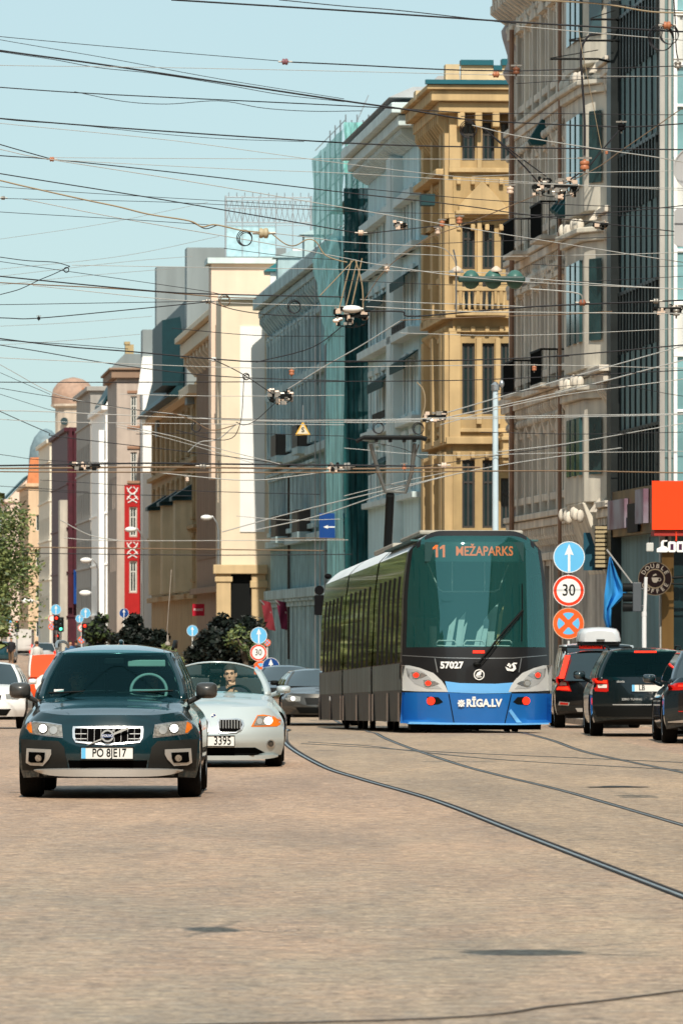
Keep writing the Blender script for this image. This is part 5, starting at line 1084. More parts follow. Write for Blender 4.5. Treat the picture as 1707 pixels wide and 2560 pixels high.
# orange van with white emblem
SO = dict(L=4.4, hw=.88, zb=[(0, .3), (4.4, .3)], zt=[(0, .95), (3.2, .95), (4.4, .75)], corner=.1, lean=.01, crown=.01, shoulder=.02, tumble=.02, g0=(.02, 3.6, .84, .9), g1=(.10, 3.0, .80, 1.48), gbulge=.01, roofcrown=.03, wheels=(.8, 3.5), wr=.3, ww=.2, track=.76, glass=mat('orange red van paint', (.80, .09, .02), .4), sglass=mat('orange red van paint', (.8, .09, .02), .4), fname='rear_panel', roofmat=m_white)
c5, b5, _ = car('van', 'orange red delivery van with white roof and round white emblem on its rear', (148 - CX) * 170 / F, 170, SO, MATS['orange red van paint'], cat='van')
decal(b5, ellipse(-.35, .70, .30, .28), .02, m_white, c5, 'round_emblem')
SBX = dict(L=6.0, hw=.98, zb=[(0, .45), (6, .4)], zt=[(0, 1.0), (4.6, 1.0), (6, .9)], corner=.05, lean=.0, crown=.0, shoulder=.0, tumble=.0, g0=(.0, 4.2, .97, .9), g1=(.02, 4.2, .97, 2.25), gbulge=.0, roofcrown=.02, wheels=(1, 4.8), wr=.35, ww=.22, track=.84, glass=mat('dusty white box paint', (.62, .60, .57), .6, var=.15), sglass=mat('dusty white box paint', (.62, .6, .57), .6), fname='rear_panel')
c6, b6, _ = car('box_van', 'distant white box van seen from behind with two red lamps', (51 - CX) * 545 / F, 545, SBX, MATS['dusty white box paint'], cat='van')
for s in (-1, 1): o = MB(); o.box(s * 1.12 - .18, s * 1.12 + .18, -.1, .0, .62, .92); o.build('tail_light', m_lred, c6, smooth=0)
c7, b7, _ = car('hatchback_car', 'distant silver hatchback beside the white box van', (108 - CX) * 400 / F, 400, SK | dict(glass=m_cardark), mat('silver car paint', (.55, .58, .6), .3, .3)); rear_lights(c7, b7, [(-.88, 1.0), (-.66, 1.0), (-.66, .74), (-.88, .74)], m=m_lred)
c8, b8, _ = car('hatchback_car', 'distant dark teal car at the picture edge beyond the tree', (2 - CX) * 430 / F, 430, SK | dict(glass=m_cardark), MATS['dark teal paint']); rear_lights(c8, b8, [(-.88, 1.0), (-.66, 1.0), (-.66, .74), (-.88, .74)], m=m_lred)
# ================================================================ THE TRAM
m_tblk = mat('satin black tram front', (.010, .010, .011), .4, var=.2, coat=.25); m_tblue = mat('tram deep blue', (.012, .13, .42), .35, var=.12, coat=.4); m_tlight = mat('tram sky blue', (.14, .42, .80), .35, var=.05, coat=.5)
m_tsil = mat('tram silver white', (.60, .61, .60), .3, .1, var=.05, coat=.5); m_twhite = mat('tram roof white', (.74, .77, .78), .4, var=.1)
m_tglass = mat('mirror like tram glazing', (.010, .026, .010), .02, var=.5, scale=2, stretch=(1, 3, .3), spec=.6, coat=.7); m_tupper = mat('tree reflection green panel', (.09, .13, .04), .06, var=.3, spec=.6, coat=.8); m_tskirt = mat('tram skirt', (.045, .06, .06), .55, 0, var=.5, scale=2, stretch=(1, 3, .4), bump=.1)  # upper panel green is the mirrored trees put into its base colour
m_dark = mat('dark tram interior', (.030, .045, .045), .8); m_tgl = glass_mat('tram windscreen glass', (.70, .88, .86), refl=.10, opaque=.13, dark=(.03, .27, .25), gcol=(.55, .95, .92))
TA = 3.0; TX, TY = 2.33, 109.0
T = thing('tram', 'low floor tram with blue bumper, black front and orange destination 11', 'tram', (TX, TY, gz(TY)), 0); T.rotation_euler = (-math.atan(.35 / 29), 0, R(TA))
T['label'] = 'long tram with blue bumper, black front and lit orange route number 11'
def thw(z_): return 1.235 + .03 * math.sin(min(1, z_ / 2) * math.pi) - .17 * max(0, (z_ - 2.0) / 1.47) ** 1.9
def tsec(u, w_, y=0):
    zt_ = 3.47; z_ = .20 + (zt_ - .20) * w_; au = abs(u); z_ -= w_ ** 8 * .34 * max(0, (au - .55) / .45) ** 2.2
    x = thw(z_) * math.copysign(1, u) * (au if w_ < .999 else au); return x, z_
def tfront(x, z_):
    a = abs(x) / 1.26; y = .62 * a ** 3.2 + .13 * max(0, z_ - 1.1) ** 1.25 + .9 * max(0, z_ - 3.22) ** 1.5 + .10 * max(0, .75 - z_) ; return y
nx, nz = 40, 36; body = MB(); gl = MB(); vs = {}
def tv(i, k):
    x, z_ = tsec(-1 + 2 * i / nx, k / nz); return (x, tfront(x, z_), z_)
F_ = [[tv(i, k) for i in range(nx + 1)] for k in range(nz + 1)]; BV = [p for r_ in F_ for p in r_]; BF = [(k * (nx + 1) + i, k * (nx + 1) + i + 1, (k + 1) * (nx + 1) + i + 1, (k + 1) * (nx + 1) + i) for k in range(nz) for i in range(nx)]
tb_ = BVHTree.FromPolygons(BV, BF)
for k in range(nz):
    for i in range(nx):
        q = [F_[k][i], F_[k][i + 1], F_[k + 1][i + 1], F_[k + 1][i]]; zc = sum(p[2] for p in q) / 4; xc = abs(sum(p[0] for p in q) / 4)
        lim = 1.165 - .11 * max(0, (zc - 2.2)) - (.10 if zc > 3.2 else 0)
        (gl if (1.47 < zc < 3.34 and xc < lim) else body).add(q, [(0, 1, 2, 3)])
L1 = 9.3
secs = [y_ for y_ in (0, .3, .6, 1.0, 1.6, L1)]
def side_rows(y0, y1, first=False):
    rows = []
    per = [tsec(-1, k / nz) for k in range(nz + 1)] + [tsec(-1 + 2 * i / nx, 1) for i in range(1, nx)] + [tsec(1, k / nz) for k in range(nz, -1, -1)]
    a = [(x, tfront(x, z_) if first else y0, z_) for x, z_ in per]; return [a, [(x, y1, z_) for x, z_ in per]], per
def module(y0, y1, first=False, last=False, front_black=0):
    rows, per = side_rows(y0, y1, first); parts = {k: MB() for k in ('skirt', 'lower_panel', 'glazing', 'upper', 'roof_shell', 'cab')}
    ysteps = [0, .06, 1] if first else [0, 1]
    for q in range(len(per) - 1):
        zc = (per[q][1] + per[q + 1][1]) / 2; top = nz <= q < nz + nx
        kind = 'roof_shell' if (top or zc > 3.16) else 'upper' if zc > 2.72 else 'glazing' if zc > 1.20 else 'lower_panel' if zc > .72 else 'skirt'
        for a, b_ in zip(ysteps, ysteps[1:]):
            kk = 'cab' if (first and a == 0 and zc > .9) else kind
            P = lambda r_, t: tuple(lerp(rows[0][r_][c], rows[1][r_][c], t) for c in range(3))
            mb = parts[kk]; out = .012 if kk in ('lower_panel', 'skirt') else 0
            vs_ = [P(q, a), P(q + 1, a), P(q + 1, b_), P(q, b_)]; vs_ = [(x + math.copysign(out, x), y, z_) for x, y, z_ in vs_]; mb.add(vs_, [(0, 1, 2, 3)])
    if last: rows2 = rows[1]; parts['roof_shell'].add(rows2, [tuple(range(len(rows2)))])
    return parts
MODS = [(0, L1, True, False), (9.75, 19.6, False, False), (20.05, 29.3, False, True)]
for y0, y1, f_, l_ in MODS:
    P_ = module(y0, y1, f_, l_)
    for k, m in (('skirt', m_tskirt), ('lower_panel', mat('tram lower side panel', (.13, .19, .185), .5, 0, var=.6, scale=1.5, stretch=(1, 4, .3), bump=.15)), ('glazing', m_tglass), ('upper', m_tupper), ('roof_shell', m_twhite), ('cab', m_tblk)):
        if P_[k].v: P_[k].build({'skirt': 'skirt', 'lower_panel': 'lower_panel', 'glazing': 'side_glazing', 'upper': 'upper_side_panel', 'roof_shell': 'roof_shell', 'cab': 'cab_edge'}[k], m, T, smooth=40)
    tr_ = MB()
    for s in (-1, 1):
        for k in range(1, 6): y = lerp(max(y0, .9), y1, k / 6); tr_.tube([(s * (thw(q) - .012), y, q) for q in (1.2, 1.6, 2.0, 2.4, 2.72)], .035, 4, cap=False)
        for ya_, yb2 in ((max(y0, .9), max(y0, .9) + .5), (y1 - .55, y1), (lerp(y0, y1, .45), lerp(y0, y1, .45) + .5)): tr_.box(s * 1.262 - .03, s * 1.262 + .012, ya_, yb2, .2, .70)
    for s in (-1, 1):
        n_ = 5
        for k in range(n_ + 1):
            y = lerp(max(y0, .9), y1, k / n_); tr_.box(s * 1.245 - .012, s * 1.245 + .012, y - .02, y + .02, .78, 1.18)
        tr_.box(s * 1.262 - .012, s * 1.262 + .006, max(y0, .9), y1, 1.17, 1.215); tr_.box(s * 1.145 - .03, s * 1.145 + .01, max(y0, .9), y1, 2.72, 2.75)
    tr_.build('trim_strip', m_tblk, T, smooth=0)
    un = MB(); un.box(-1.1, 1.1, y0 + .6, y1 - .1, .25, .5)
    un.build('underframe', m_under, T, smooth=0)
    for yy_ in ((1.6, 3.4) if f_ else (y0 + 1.0, y0 + 2.8, y1 - 1.2)):
        bo = MB()
        for s in (-1, 1): bo.lathe([(.3, s * .70), (.31, s * .78), (.36, s * .79)], (0, yy_, .33), 'x', 20)
        bo.tube([(-.75, yy_, .33), (.75, yy_, .33)], .07, 8); bo.build('wheelset', m_under, T, smooth=40)
for y0, y1 in ((L1, 9.75), (19.6, 20.05)):
    b = MB()
    for k in range(6):
        a = y0 + (y1 - y0) * k / 6; sc = .975 if k % 2 else .95
        per = [(p[0][0] * sc, 0, p[0][1] * .985) for p in [(tsec(-1, q / 12), 0) for q in range(13)] + [(tsec(-1 + 2 * i / 12, 1), 0) for i in range(1, 12)] + [(tsec(1, q / 12), 0) for q in range(12, -1, -1)]]
        b.grid([[(x, a, z_) for x, _, z_ in per], [(x, a + (y1 - y0) / 6, z_) for x, _, z_ in per]])
    b.build('bellows', mat('black bellows', (.03, .03, .03), .8), T, smooth=30)
body.build('front_shell', m_tblk, T, smooth=50); gl.build('windscreen', m_tgl, T, smooth=50)
X_ = lambda zx: (zx - 1073) / 360; Z_ = lambda zy: (1350 - zy) / 360
D = lambda poly, off, m, name, par=T, **k: decal(tb_, [(X_(a), Z_(b_)) for a, b_ in poly], off, m, par, name, **k)
D([(870, 1030), (960, 1042), (1180, 1046), (1290, 1038), (1276, 1103), (1073, 1106), (887, 1097)], .008, m_tlight, 'light_blue_band')
bp_ = D([(612, 1098), (887, 1099), (1073, 1108), (1276, 1106), (1534, 1106), (1530, 1285), (1300, 1296), (1073, 1290), (860, 1290), (600, 1288)], .012, m_tblue, 'bumper', thick=.05)
D([(640, 1278), (860, 1284), (1073, 1287), (1300, 1289), (1515, 1286), (1515, 1295), (1300, 1299), (1073, 1297), (860, 1296), (640, 1292)], .03, m_tlight, 'bumper_edge')
D([(1275, 1200), (1330, 1270), (1345, 1285), (1310, 1284), (1262, 1215)], .028, m_tlight, 'bumper_fold')
lw = [(612, 930), (660, 932), (720, 948), (800, 980), (850, 1028), (872, 1060), (887, 1096), (700, 1092), (612, 1086)]
for s in (0, 1):
    f = (lambda q: q) if not s else (lambda q: [(2146 - a, b_) for a, b_ in q][::-1])
    hp = D(f(lw), .014, m_tsil, 'headlight_panel', thick=.03)
    D(f([(640, 950), (700, 955), (745, 975), (800, 1030), (850, 1078), (760, 1075), (690, 1045), (650, 1000)]), .019, mat('grey lamp recess', (.40, .41, .41), .3), 'lamp_recess', par=hp)
    for (a, b_, col) in ((697, 992, m_lred), (768, 1042, m_lred)):
        D(f([(a - 28, b_ - 20), (a + 40, b_ - 12), (a + 66, b_ + 2), (a + 30, b_ + 18), (a - 20, b_ + 22)]), .024, m_chrome, 'lamp_housing', par=hp)
        a_ = a if not s else 2146 - a; D([(a_ + 25 * math.cos(t * .5236), b_ + 23 * math.sin(-t * .5236)) for t in range(12)][::-1], .03, m_refl, 'lamp_rim', par=hp); D([(a_ + 17 * math.cos(t * .5236), b_ + 15 * math.sin(-t * .5236)) for t in range(12)][::-1], .036, col if not (s and b_ == 1042) else m_silver, 'lamp_lens', par=hp)
    D(f([(762, 1125), (830, 1128), (858, 1158), (830, 1172), (775, 1176)]), .018, m_blk, 'marker_recess', par=bp_); a_ = 785 if not s else 1372
    D([(a_ + 25 * math.cos(t * .5236), 1151 + 25 * math.sin(-t * .5236)) for t in range(12)][::-1], .028, m_lred, 'marker_lamp', par=bp_)
for poly in ([(620, 868), (860, 884), (1073, 888), (1290, 886), (1512, 868), (1512, 871), (1290, 890), (1073, 892), (860, 888), (620, 872)], [(806, 890), (822, 975), (828, 975), (812, 890)], [(1345, 888), (1328, 975), (1322, 975), (1339, 888)], ): D(poly, .006, m_steel, 'panel_seam')
for poly in ([(889, 1108), (922, 1288), (928, 1288), (895, 1108)], [(1274, 1110), (1234, 1290), (1240, 1290), (1280, 1110)]): D(poly, .02, m_blk, 'bumper_seam')
D([(1040, 842), (1112, 842), (1112, 858), (1040, 858)], .012, m_lred, 'brake_lamp')
def tt(txt, size, m, zx, zy, bold=.006, sx=1.0, off=.02, par=T):
    x, z_ = X_(zx), Z_(zy); y = tb_.ray_cast(Vector((x, -5, z_)), Vector((0, 1, 0)))[0].y; return text(txt, size, m, par, XZ((x, 0, z_)), .002, bold, bvh=tb_, sx=sx)
def shift(o, dy): o.location.y = dy; return o
shift(tt('57027', .155, m_white, 910, 933), -.008); shift(tt('RĪGA.LV', .175, m_white, 1107, 1166, bold=.008, sx=.92), -.022)
o = MB(); M_ = XZ((X_(968), tb_.ray_cast(Vector((X_(968), -5, Z_(1166))), Vector((0, 1, 0)))[0].y - .035, Z_(1166)))
for s in (-1, 1): o.prism([(-.055, -.045 * s), (-.04, -.06 * s), (.055, .045 * s), (.04, .06 * s)], M_, .006)
for a in range(4): o.prism(disc(.019, 10, .045 * math.cos(a * math.pi / 2), .045 * math.sin(a * math.pi / 2)), M_, .007)
o.build('crossed_emblem', m_white, T, smooth=0)
ye = tb_.ray_cast(Vector((X_(1077), -5, Z_(990))), Vector((0, 1, 0)))[0].y - .02; M_ = XZ((X_(1077), ye, Z_(990)))
o = MB(); ringprism(o, .092, .076, M_, .012); o.prism([(-.06, -.02), (-.03, .035), (.01, .06), (.06, .055), (.03, .03), (.045, .01), (.02, .005), (.03, -.015), (.0, -.015), (-.02, -.02)], M_, .012); o.prism([(-.05, -.03), (.05, -.03), (.04, -.045), (-.04, -.045)], M_, .012); o.build('winged_arrow_emblem', m_white, T, smooth=0)
M_ = XZ((X_(1275), tb_.ray_cast(Vector((X_(1275), -5, Z_(943))), Vector((0, 1, 0)))[0].y - .02, Z_(943)))
o = MB(); o.prism([(-.10, .01), (-.07, -.06), (.04, -.075), (.085, -.03), (.075, .02), (.05, .045), (.10, .055), (.105, .07), (.04, .075), (.01, .045), (.03, .01), (.04, -.02), (.0, -.035), (-.05, -.02)], M_, .008); o.prism([(-.075, .02), (-.04, .07), (-.02, .06), (-.035, .015)], M_, .008); o.prism([(-.04, .0), (-.01, .05), (.005, .04), (-.005, -.01)], M_, .008); o.build('swan_emblem', m_white, T, smooth=0)
# destination display behind the glass
yd = .42; o = MB(); o.box(X_(755), X_(1365), yd, yd + .1, Z_(292), Z_(172)); dd = o.build('destination_display', mat('dark display box', (.012, .05, .05), .5), T, smooth=0)
m_led = mat('orange LED lettering', (.03, .006, .001), .9, emit=(1, .19, .035), es=1.15)
for txt, a, size, sx in (('MEŽAPARKS', 1122, .225, .80),): text(txt, size, m_led, dd, XZ((X_(a), yd - .008, Z_(230))), .002, .004, sx=sx)
o = MB()
for a in (823, 866): o.prism([(X_(a) - .004, Z_(266)), (X_(a) + .036, Z_(266)), (X_(a) + .036, Z_(190)), (X_(a) - .004, Z_(190)), (X_(a) - .055, Z_(206)), (X_(a) - .055, Z_(218)), (X_(a) - .004, Z_(210))], XZ((0, yd - .006, 0)), .003)
o.build('route_number', m_led, dd, smooth=0)
o = MB(); o.box(-1.12, 1.12, .62, 1.3, .06, .27); o.box(-.5, .5, .50, .62, .10, .24); o.build('underside_shade_box', m_under, T, smooth=0)  # dark boxes standing in for the shaded space below the bumper
# interior
o = MB(); o.box(-1.12, 1.12, .75, 9, .9, 1.0); o.box(-1.0, 1.0, .62, 1.0, 1.0, 1.42); o.build('cab_desk', m_dark, T, smooth=0)
o = MB(); o.box(-1.08, 1.08, 2.6, 2.65, 1.0, 3.2); o.box(-1.1, 1.1, .9, 8.5, 3.3, 3.33); o.build('cab_partition', mat('teal grey partition', (.05, .13, .13), .6), T, smooth=0)
m_pale = mat('pale handrail', (.66, .72, .70), .4)
for a in (890, 1062, 1235): o = MB(); o.tube([(X_(a - 62), .55, 1.49), (X_(a - 62), .55, 1.54), (X_(a - 48), .55, 1.585), (X_(a + 48), .55, 1.585), (X_(a + 62), .55, 1.54), (X_(a + 62), .55, 1.49), (X_(a - 62), .55, 1.50)], .016, 6); o.build('desk_handrail', m_pale, T, smooth=60)
o = MB(); o.tube([(X_(780), 1.2, 3.0), (X_(860), 1.2, 2.48), (X_(885), 1.2, 2.44), (X_(1205), 1.2, 2.44), (X_(1235), 1.2, 2.48), (X_(1290), 1.2, 2.9)], .014, 6); o.tube([(X_(943), 1.2, 2.44), (X_(943), 1.2, 2.95)], .011, 5); o.tube([(X_(1145), 1.2, 2.44), (X_(1145), 1.2, 2.95)], .011, 5); o.build('inner_hoop', m_pale, T, smooth=60)
m_pan = mat('pale translucent panel', (.60, .70, .70), .5)
for i, (a, h0, h1, w_) in enumerate(((905, 1.5, 2.0, .10), (965, 1.5, 2.1, .10), (995, 1.5, 1.95, .05), (1085, 1.5, 1.9, .09), (1125, 1.5, 2.1, .09), (1165, 1.5, 2.25, .12), (1225, 1.5, 2.2, .05))):
    o = MB(); x = X_(a); o.prism([(x, h0), (x + w_, h0), (x + w_ + .09, h1), (x + .06, h1 - .15)], XZ((0, 1.35 + .05 * i, 0)), .01); o.build('seat_panel', mat('amber reflecting panel', (.6, .42, .18), .5) if a == 1225 else m_pan, T, smooth=0)
o = MB(); o.box(-.98, -.6, 1.5, 1.55, 1.4, 2.0); o.build('cab_seat', m_seat, T, smooth=0, bevel=.05)
# wiper
P3 = lambda zx, zy, off=.06: (X_(zx), tb_.ray_cast(Vector((X_(zx), -5, Z_(zy))), Vector((0, 1, 0)))[0].y - off, Z_(zy))
o = MB(); o.tube([P3(1062, 928), P3(1130, 850), P3(1230, 725), P3(1352, 592)], .018, 6); o.tube([P3(1085, 925), P3(1150, 850), P3(1250, 725), P3(1357, 600)], .010, 6); o.ell(P3(1065, 925, .03), (.07, .05, .04)); o.build('wiper_arm', m_blk, T, smooth=60)
o = MB(); o.tube([P3(1351, 430), P3(1350, 600), P3(1343, 785)], .012, 6); o.build('wiper_blade', m_blk, T, smooth=60)
# roof gear and pantograph
o = MB(); o.box(-.9, .9, 1.6, 7, 3.44, 3.51); o.build('roof_unit', mat('dusty roof cover', (.36, .34, .29), .7), T, smooth=0, bevel=.03); o = MB(); o.box(-.8, .8, 11, 17, 3.44, 3.54); o.build('roof_unit', MATS['dusty roof cover'], T, smooth=0, bevel=.03)
py_ = 25.0; pan = MB(); pz = 3.47 + .30
zz = lambda py: EYE + (HY - py) * 134 / F + .31
o = MB(); o.tube([(0, py_ + 1.2, 3.5), (0, py_, zz(1236))], .09, 8); o.box(-.3, .3, py_ + .8, py_ + 1.6, 3.46, 3.58); o.build('pantograph_arm', m_blk, T, smooth=60)
xx = lambda px: (px - 972) * 134 / F
o = MB(); o.tube([(xx(921), py_ - .3, zz(1110)), (xx(942), py_ - .1, zz(1180)), (xx(960), py_, zz(1228)), (xx(1010), py_, zz(1230)), (xx(1025), py_ - .1, zz(1180)), (xx(1031), py_ - .3, zz(1110))], .042, 8); o.tube([(xx(1041), py_ - .3, zz(1112)), (xx(1018), py_ - .05, zz(1195))], .02, 6); o.tube([(xx(957), py_ - .02, zz(1214)), (xx(972), py_ - .02, zz(1210)), (xx(985), py_ - .02, zz(1214)), (xx(1012), py_ - .02, zz(1212))], .014, 6); o.build('pantograph_frame', mat('grey pantograph tube', (.14, .14, .13), .4, .4), T, smooth=60)
o = MB()
for dy in (-.5, -.15): o.tube([(xx(886), py_ + dy, zz(1104)), (xx(903), py_ + dy, zz(1095)), (xx(1048), py_ + dy, zz(1095)), (xx(1060), py_ + dy, zz(1099))], .042, 8)
for px in (935, 970, 1005, 1030): o.box(xx(px) - .03, xx(px) + .03, py_ - .5, py_ - .15, zz(1106), zz(1097))
o.build('contact_strip', m_blk, T, smooth=40)
# ================================================================ PEOPLE
m_skin = mat('sunlit skin', (.60, .32, .20), .55, var=.06); m_hair = mat('dark cropped hair', (.03, .02, .015), .7); m_shirt = mat('dark jacket cloth', (.02, .022, .03), .85, var=.3, bump=.3); m_mouth = mat('lip colour', (.36, .13, .11), .5); m_eye = mat('dark eye', (.03, .02, .02), .3)
def remeshed(name, mb, m, parent, vox, smooth_it=6):
    o = mb.build(name, m, parent, smooth=0, fix=False); md = o.modifiers.new('r', 'REMESH'); md.mode = 'VOXEL'; md.voxel_size = vox
    sm = o.modifiers.new('s', 'SMOOTH'); sm.factor = .5; sm.iterations = smooth_it
    bpy.context.view_layer.update(); dg = bpy.context.evaluated_depsgraph_get(); me = bpy.data.meshes.new_from_object(o.evaluated_get(dg), depsgraph=dg); o.modifiers.clear(); o.data = me
    me.materials.clear(); me.materials.append(m); shade(me, 80); return o
def person(label, loc, yaw=0, tilt=0, hand=True, shirt=None, scale=1.0, skin=None, hair=None):
    root = thing('person', label, 'person', loc, yaw); root.scale = (scale,) * 3; skin = skin or m_skin       # origin: centre of the head, facing -Y
    Mh = Matrix.Rotation(tilt, 3, 'Y'); b = MB()
    h = lambda v: Mh @ Vector(v)
    b.ell(h((0, .015, .03)), (.074, .094, .088), 20, 14); b.ell(h((0, -.012, -.048)), (.065, .076, .074), 18, 12); b.ell(h((0, -.040, -.092)), (.036, .036, .030), 14, 8)
    b.tube([h((0, -.082, .008)), h((0, -.098, -.028)), h((0, -.085, -.040))], [.009, .013, .010], 8); b.ell(h((0, -.075, .026)), (.056, .018, .013), 12, 6)
    b.ell(h((0, -.028, -.025)), (.066, .058, .060), 18, 12)
    for s in (-1, 1): b.ell(h((s * .076, .012, -.01)), (.010, .018, .030), 10, 8)
    b.ell(h((0, -.078, -.066)), (.024, .014, .010), 10, 6)
    b.tube([h((0, .02, -.06)), (0, .04, -.15), (0, .05, -.21)], [.060, .064, .08], 14)
    b.ell((0, .06, -.34), (.17, .10, .17)); b.tube([(-.17, .06, -.25), (.17, .06, -.25)], .07, 12)
    if hand:                                                     # one hand raised to the chin, the other on the wheel
        b.tube([(.19, .05, -.28), (.22, -.08, -.44), (.13, -.20, -.30), (.075, -.17, -.185)], [.05, .042, .032, .026], 12)
        b.ell((.045, -.155, -.145), (.042, .020, .036), 14, 8)
        for k in range(4):
            x0 = .078 - k * .022; l_ = (.9, 1.05, 1.0, .85)[k]; b.tube([(x0, -.163, -.150), (x0 - .002, -.178, -.118 + .002 * k), (x0 - .006, -.160, -.100 * l_ + .0), (x0 - .012, -.135, -.112)], [.0105, .010, .009, .0075], 8)
        b.tube([(.028, -.150, -.165), (.002, -.160, -.150), (-.016, -.150, -.125)], [.012, .011, .009], 8)
        b.tube([(-.19, .05, -.28), (-.24, -.10, -.42), (-.19, -.28, -.36), (-.155, -.36, -.27)], [.05, .042, .032, .024], 12); b.ell((-.15, -.38, -.24), (.022, .038, .036), 12, 8)
        for k in range(4): z0 = -.215 - .02 * k; b.tube([(-.155, -.37, z0), (-.148, -.41, z0), (-.125, -.415, z0 - .002), (-.112, -.39, z0 - .004)], [.010, .0095, .009, .008], 8)
        b.tube([(-.15, -.36, -.205), (-.13, -.375, -.185), (-.11, -.38, -.18)], [.011, .010, .008], 8)
    remeshed('body', b, skin, root, .0062, 3)
    j = MB(); j.ell((0, .06, -.36), (.20, .13, .19)); j.tube([(-.19, .06, -.26), (-.1, .055, -.215), (.1, .055, -.215), (.19, .06, -.26)], [.07, .075, .075, .07], 14)
    if hand:
        j.tube([(.19, .05, -.27), (.225, -.08, -.44), (.15, -.18, -.33)], [.068, .055, .042], 12); j.tube([(-.19, .05, -.27), (-.245, -.10, -.43), (-.205, -.24, -.385)], [.068, .055, .042], 12)
    remeshed('jacket', j, shirt or m_shirt, root, .012, 4)
    hr = MB(); hr.ell(h((0, .022, .050)), (.084, .102, .088), 24, 18); v2 = []
    for x, y, z_ in hr.v:
        if y < -.052 and z_ < .052: y = -.02 if z_ > .02 else .02
        if z_ < .0: z_ = z_ * .9; y = max(y, .035)
        v2.append((x, y, z_))
    hr.v = v2; hr.build('hair', hair or m_hair, root, smooth=80)
    for s in (-1, 1): e = MB(); e.ell(h((s * .030, -.076, .004)), (.010, .006, .0040), 10, 6); e.build('eye', m_eye, root, smooth=80); e = MB(); e.tube([h((s * .014, -.090, .024)), h((s * .032, -.088, .030)), h((s * .048, -.074, .024))], [.004, .005, .003], 6); e.build('eyebrow', hair or m_hair, root, smooth=80)
    e = MB(); e.tube([h((-.022, -.088, -.064)), h((0, -.094, -.064)), h((.022, -.088, -.064))], [.003, .006, .003], 6); e.build('mouth', m_mouth, root, smooth=80)
    return root
person('young driver of the silver roadster resting his chin on his hand', (-1.60 + .17, 80 + 2.36, 1.15), yaw=R(-6), tilt=R(-4), scale=1.04)
person('dim figure behind the wheel of the dark estate car', (-2.36 + .38, 64.6 + 2.42, 1.24), hand=False, scale=1.0)
person('dim front passenger of the dark estate car with bulky dark hair', (-2.36 - .40, 64.6 + 2.42, 1.20), hand=False, scale=1.12)
# ================================================================ SIGNS AND SIGNALS
def arrow(s=1): return [(-.022 * s, -.30 * s), (.022 * s, -.30 * s), (.022 * s, .06 * s), (.085 * s, .04 * s), (0, .27 * s), (-.085 * s, .04 * s), (-.022 * s, .06 * s)]
def face(root, kind, cx, cz, r, y=0, bl=None):
    bl = bl or m_blue; M = XZ((cx, y, cz)); p = MB(); p.prism(disc(r, 40), M, .012); M1 = XZ((cx, y - .0122, cz)); M2 = XZ((cx, y - .0152, cz)); M3 = XZ((cx, y - .0182, cz))
    if kind == 'arrow':
        o = p.build('blue_disc', bl, root, smooth=40); q = MB(); ringprism(q, r * .995, r * .95, M1, .004, 40); q.prism([(a * r / .31 * 1.05, b_ * r / .31 * .95) for a, b_ in arrow()], M1, .004); q.build('white_arrow', m_white, o, smooth=0)
    elif kind in ('30', 'ring'):
        o = p.build('speed_limit_disc' if kind == '30' else 'prohibition_disc', m_red, root, smooth=40); q = MB(); q.prism(disc(r * .76, 40), M1, .003); ringprism(q, r * .995, r * .955, M1, .003, 40); q.build('white_field', m_white, o, smooth=0)
        if kind == '30': text('30', r * 1.05, m_blk, o, M2, .001, r * .012, sx=.82)
    elif kind == 'nostop':
        o = p.build('no_stopping_disc', mat('orange red sign', (.80, .12, .02), .4), root, smooth=40); q = MB()
        for k in range(4):
            a0 = math.pi / 2 * k + R(90); pts = []
            for t in range(9): a = a0 - R(31) + R(62) * t / 8; pts.append((r * .70 * math.cos(a), r * .70 * math.sin(a)))
            pts.append((r * .26 * math.cos(a0 + .2), r * .26 * math.sin(a0 + .2))); pts.append((r * .26 * math.cos(a0 - .2), r * .26 * math.sin(a0 - .2))); q.prism(pts, M1, .003)
        q.build('blue_field', bl, o, smooth=0); q = MB(); ringprism(q, r * .995, r * .96, M1, .003, 40); q.build('white_rim', mat('worn cream rim', (.62, .5, .36), .6), o, smooth=0)
def sign_stack(name, label, px, d, items, pole_to=None, dia=.6, lab_cat='sign'):
    p0 = at(px, 1590, d); root = thing(name, label, lab_cat, (p0.x, d, gz(d)))
    topz = 0
    for kind, dx, py, r, *bl in items: z_ = EYE + (HY - py) * d / F - gz(d); face(root, kind, dx * d / F, z_, r * d / F, -.05, *(bl)); topz = max(topz, z_ + r * d / F * .5)
    o = MB(); o.tube([(0, 0, 0), (0, 0, topz)], .03 if d < 300 else .05, 8); o.build('pole', mat('pale sign pole', (.62, .63, .62), .5), root, smooth=60)
    return root
sign_stack('road_sign', 'pole with ahead arrow, 30 limit and no stopping discs beside the tram', 1421, 153, [('arrow', 1, 1393, 39.5), ('30', 0, 1477, 39.5), ('nostop', -.5, 1559, 39.5)])
sign_stack('road_sign', 'smaller pole of blue arrow, 30 and no stopping discs behind the roadster', 648, 222, [('arrow', -1, 1589, 21), ('30', -2, 1632, 21), ('nostop', 4, 1673, 21)])
sign_stack('road_sign', 'dark blue round arrow sign beside the smaller disc stack', 677, 218, [('arrow', 0, 1666, 21.5, m_dblue)])  # arrow disc in the deep blue
sign_stack('road_sign', 'tiny tilted no stopping disc peeping out behind the smaller arrow sign', 668, 236, [('nostop', 0, 1607, 9)])
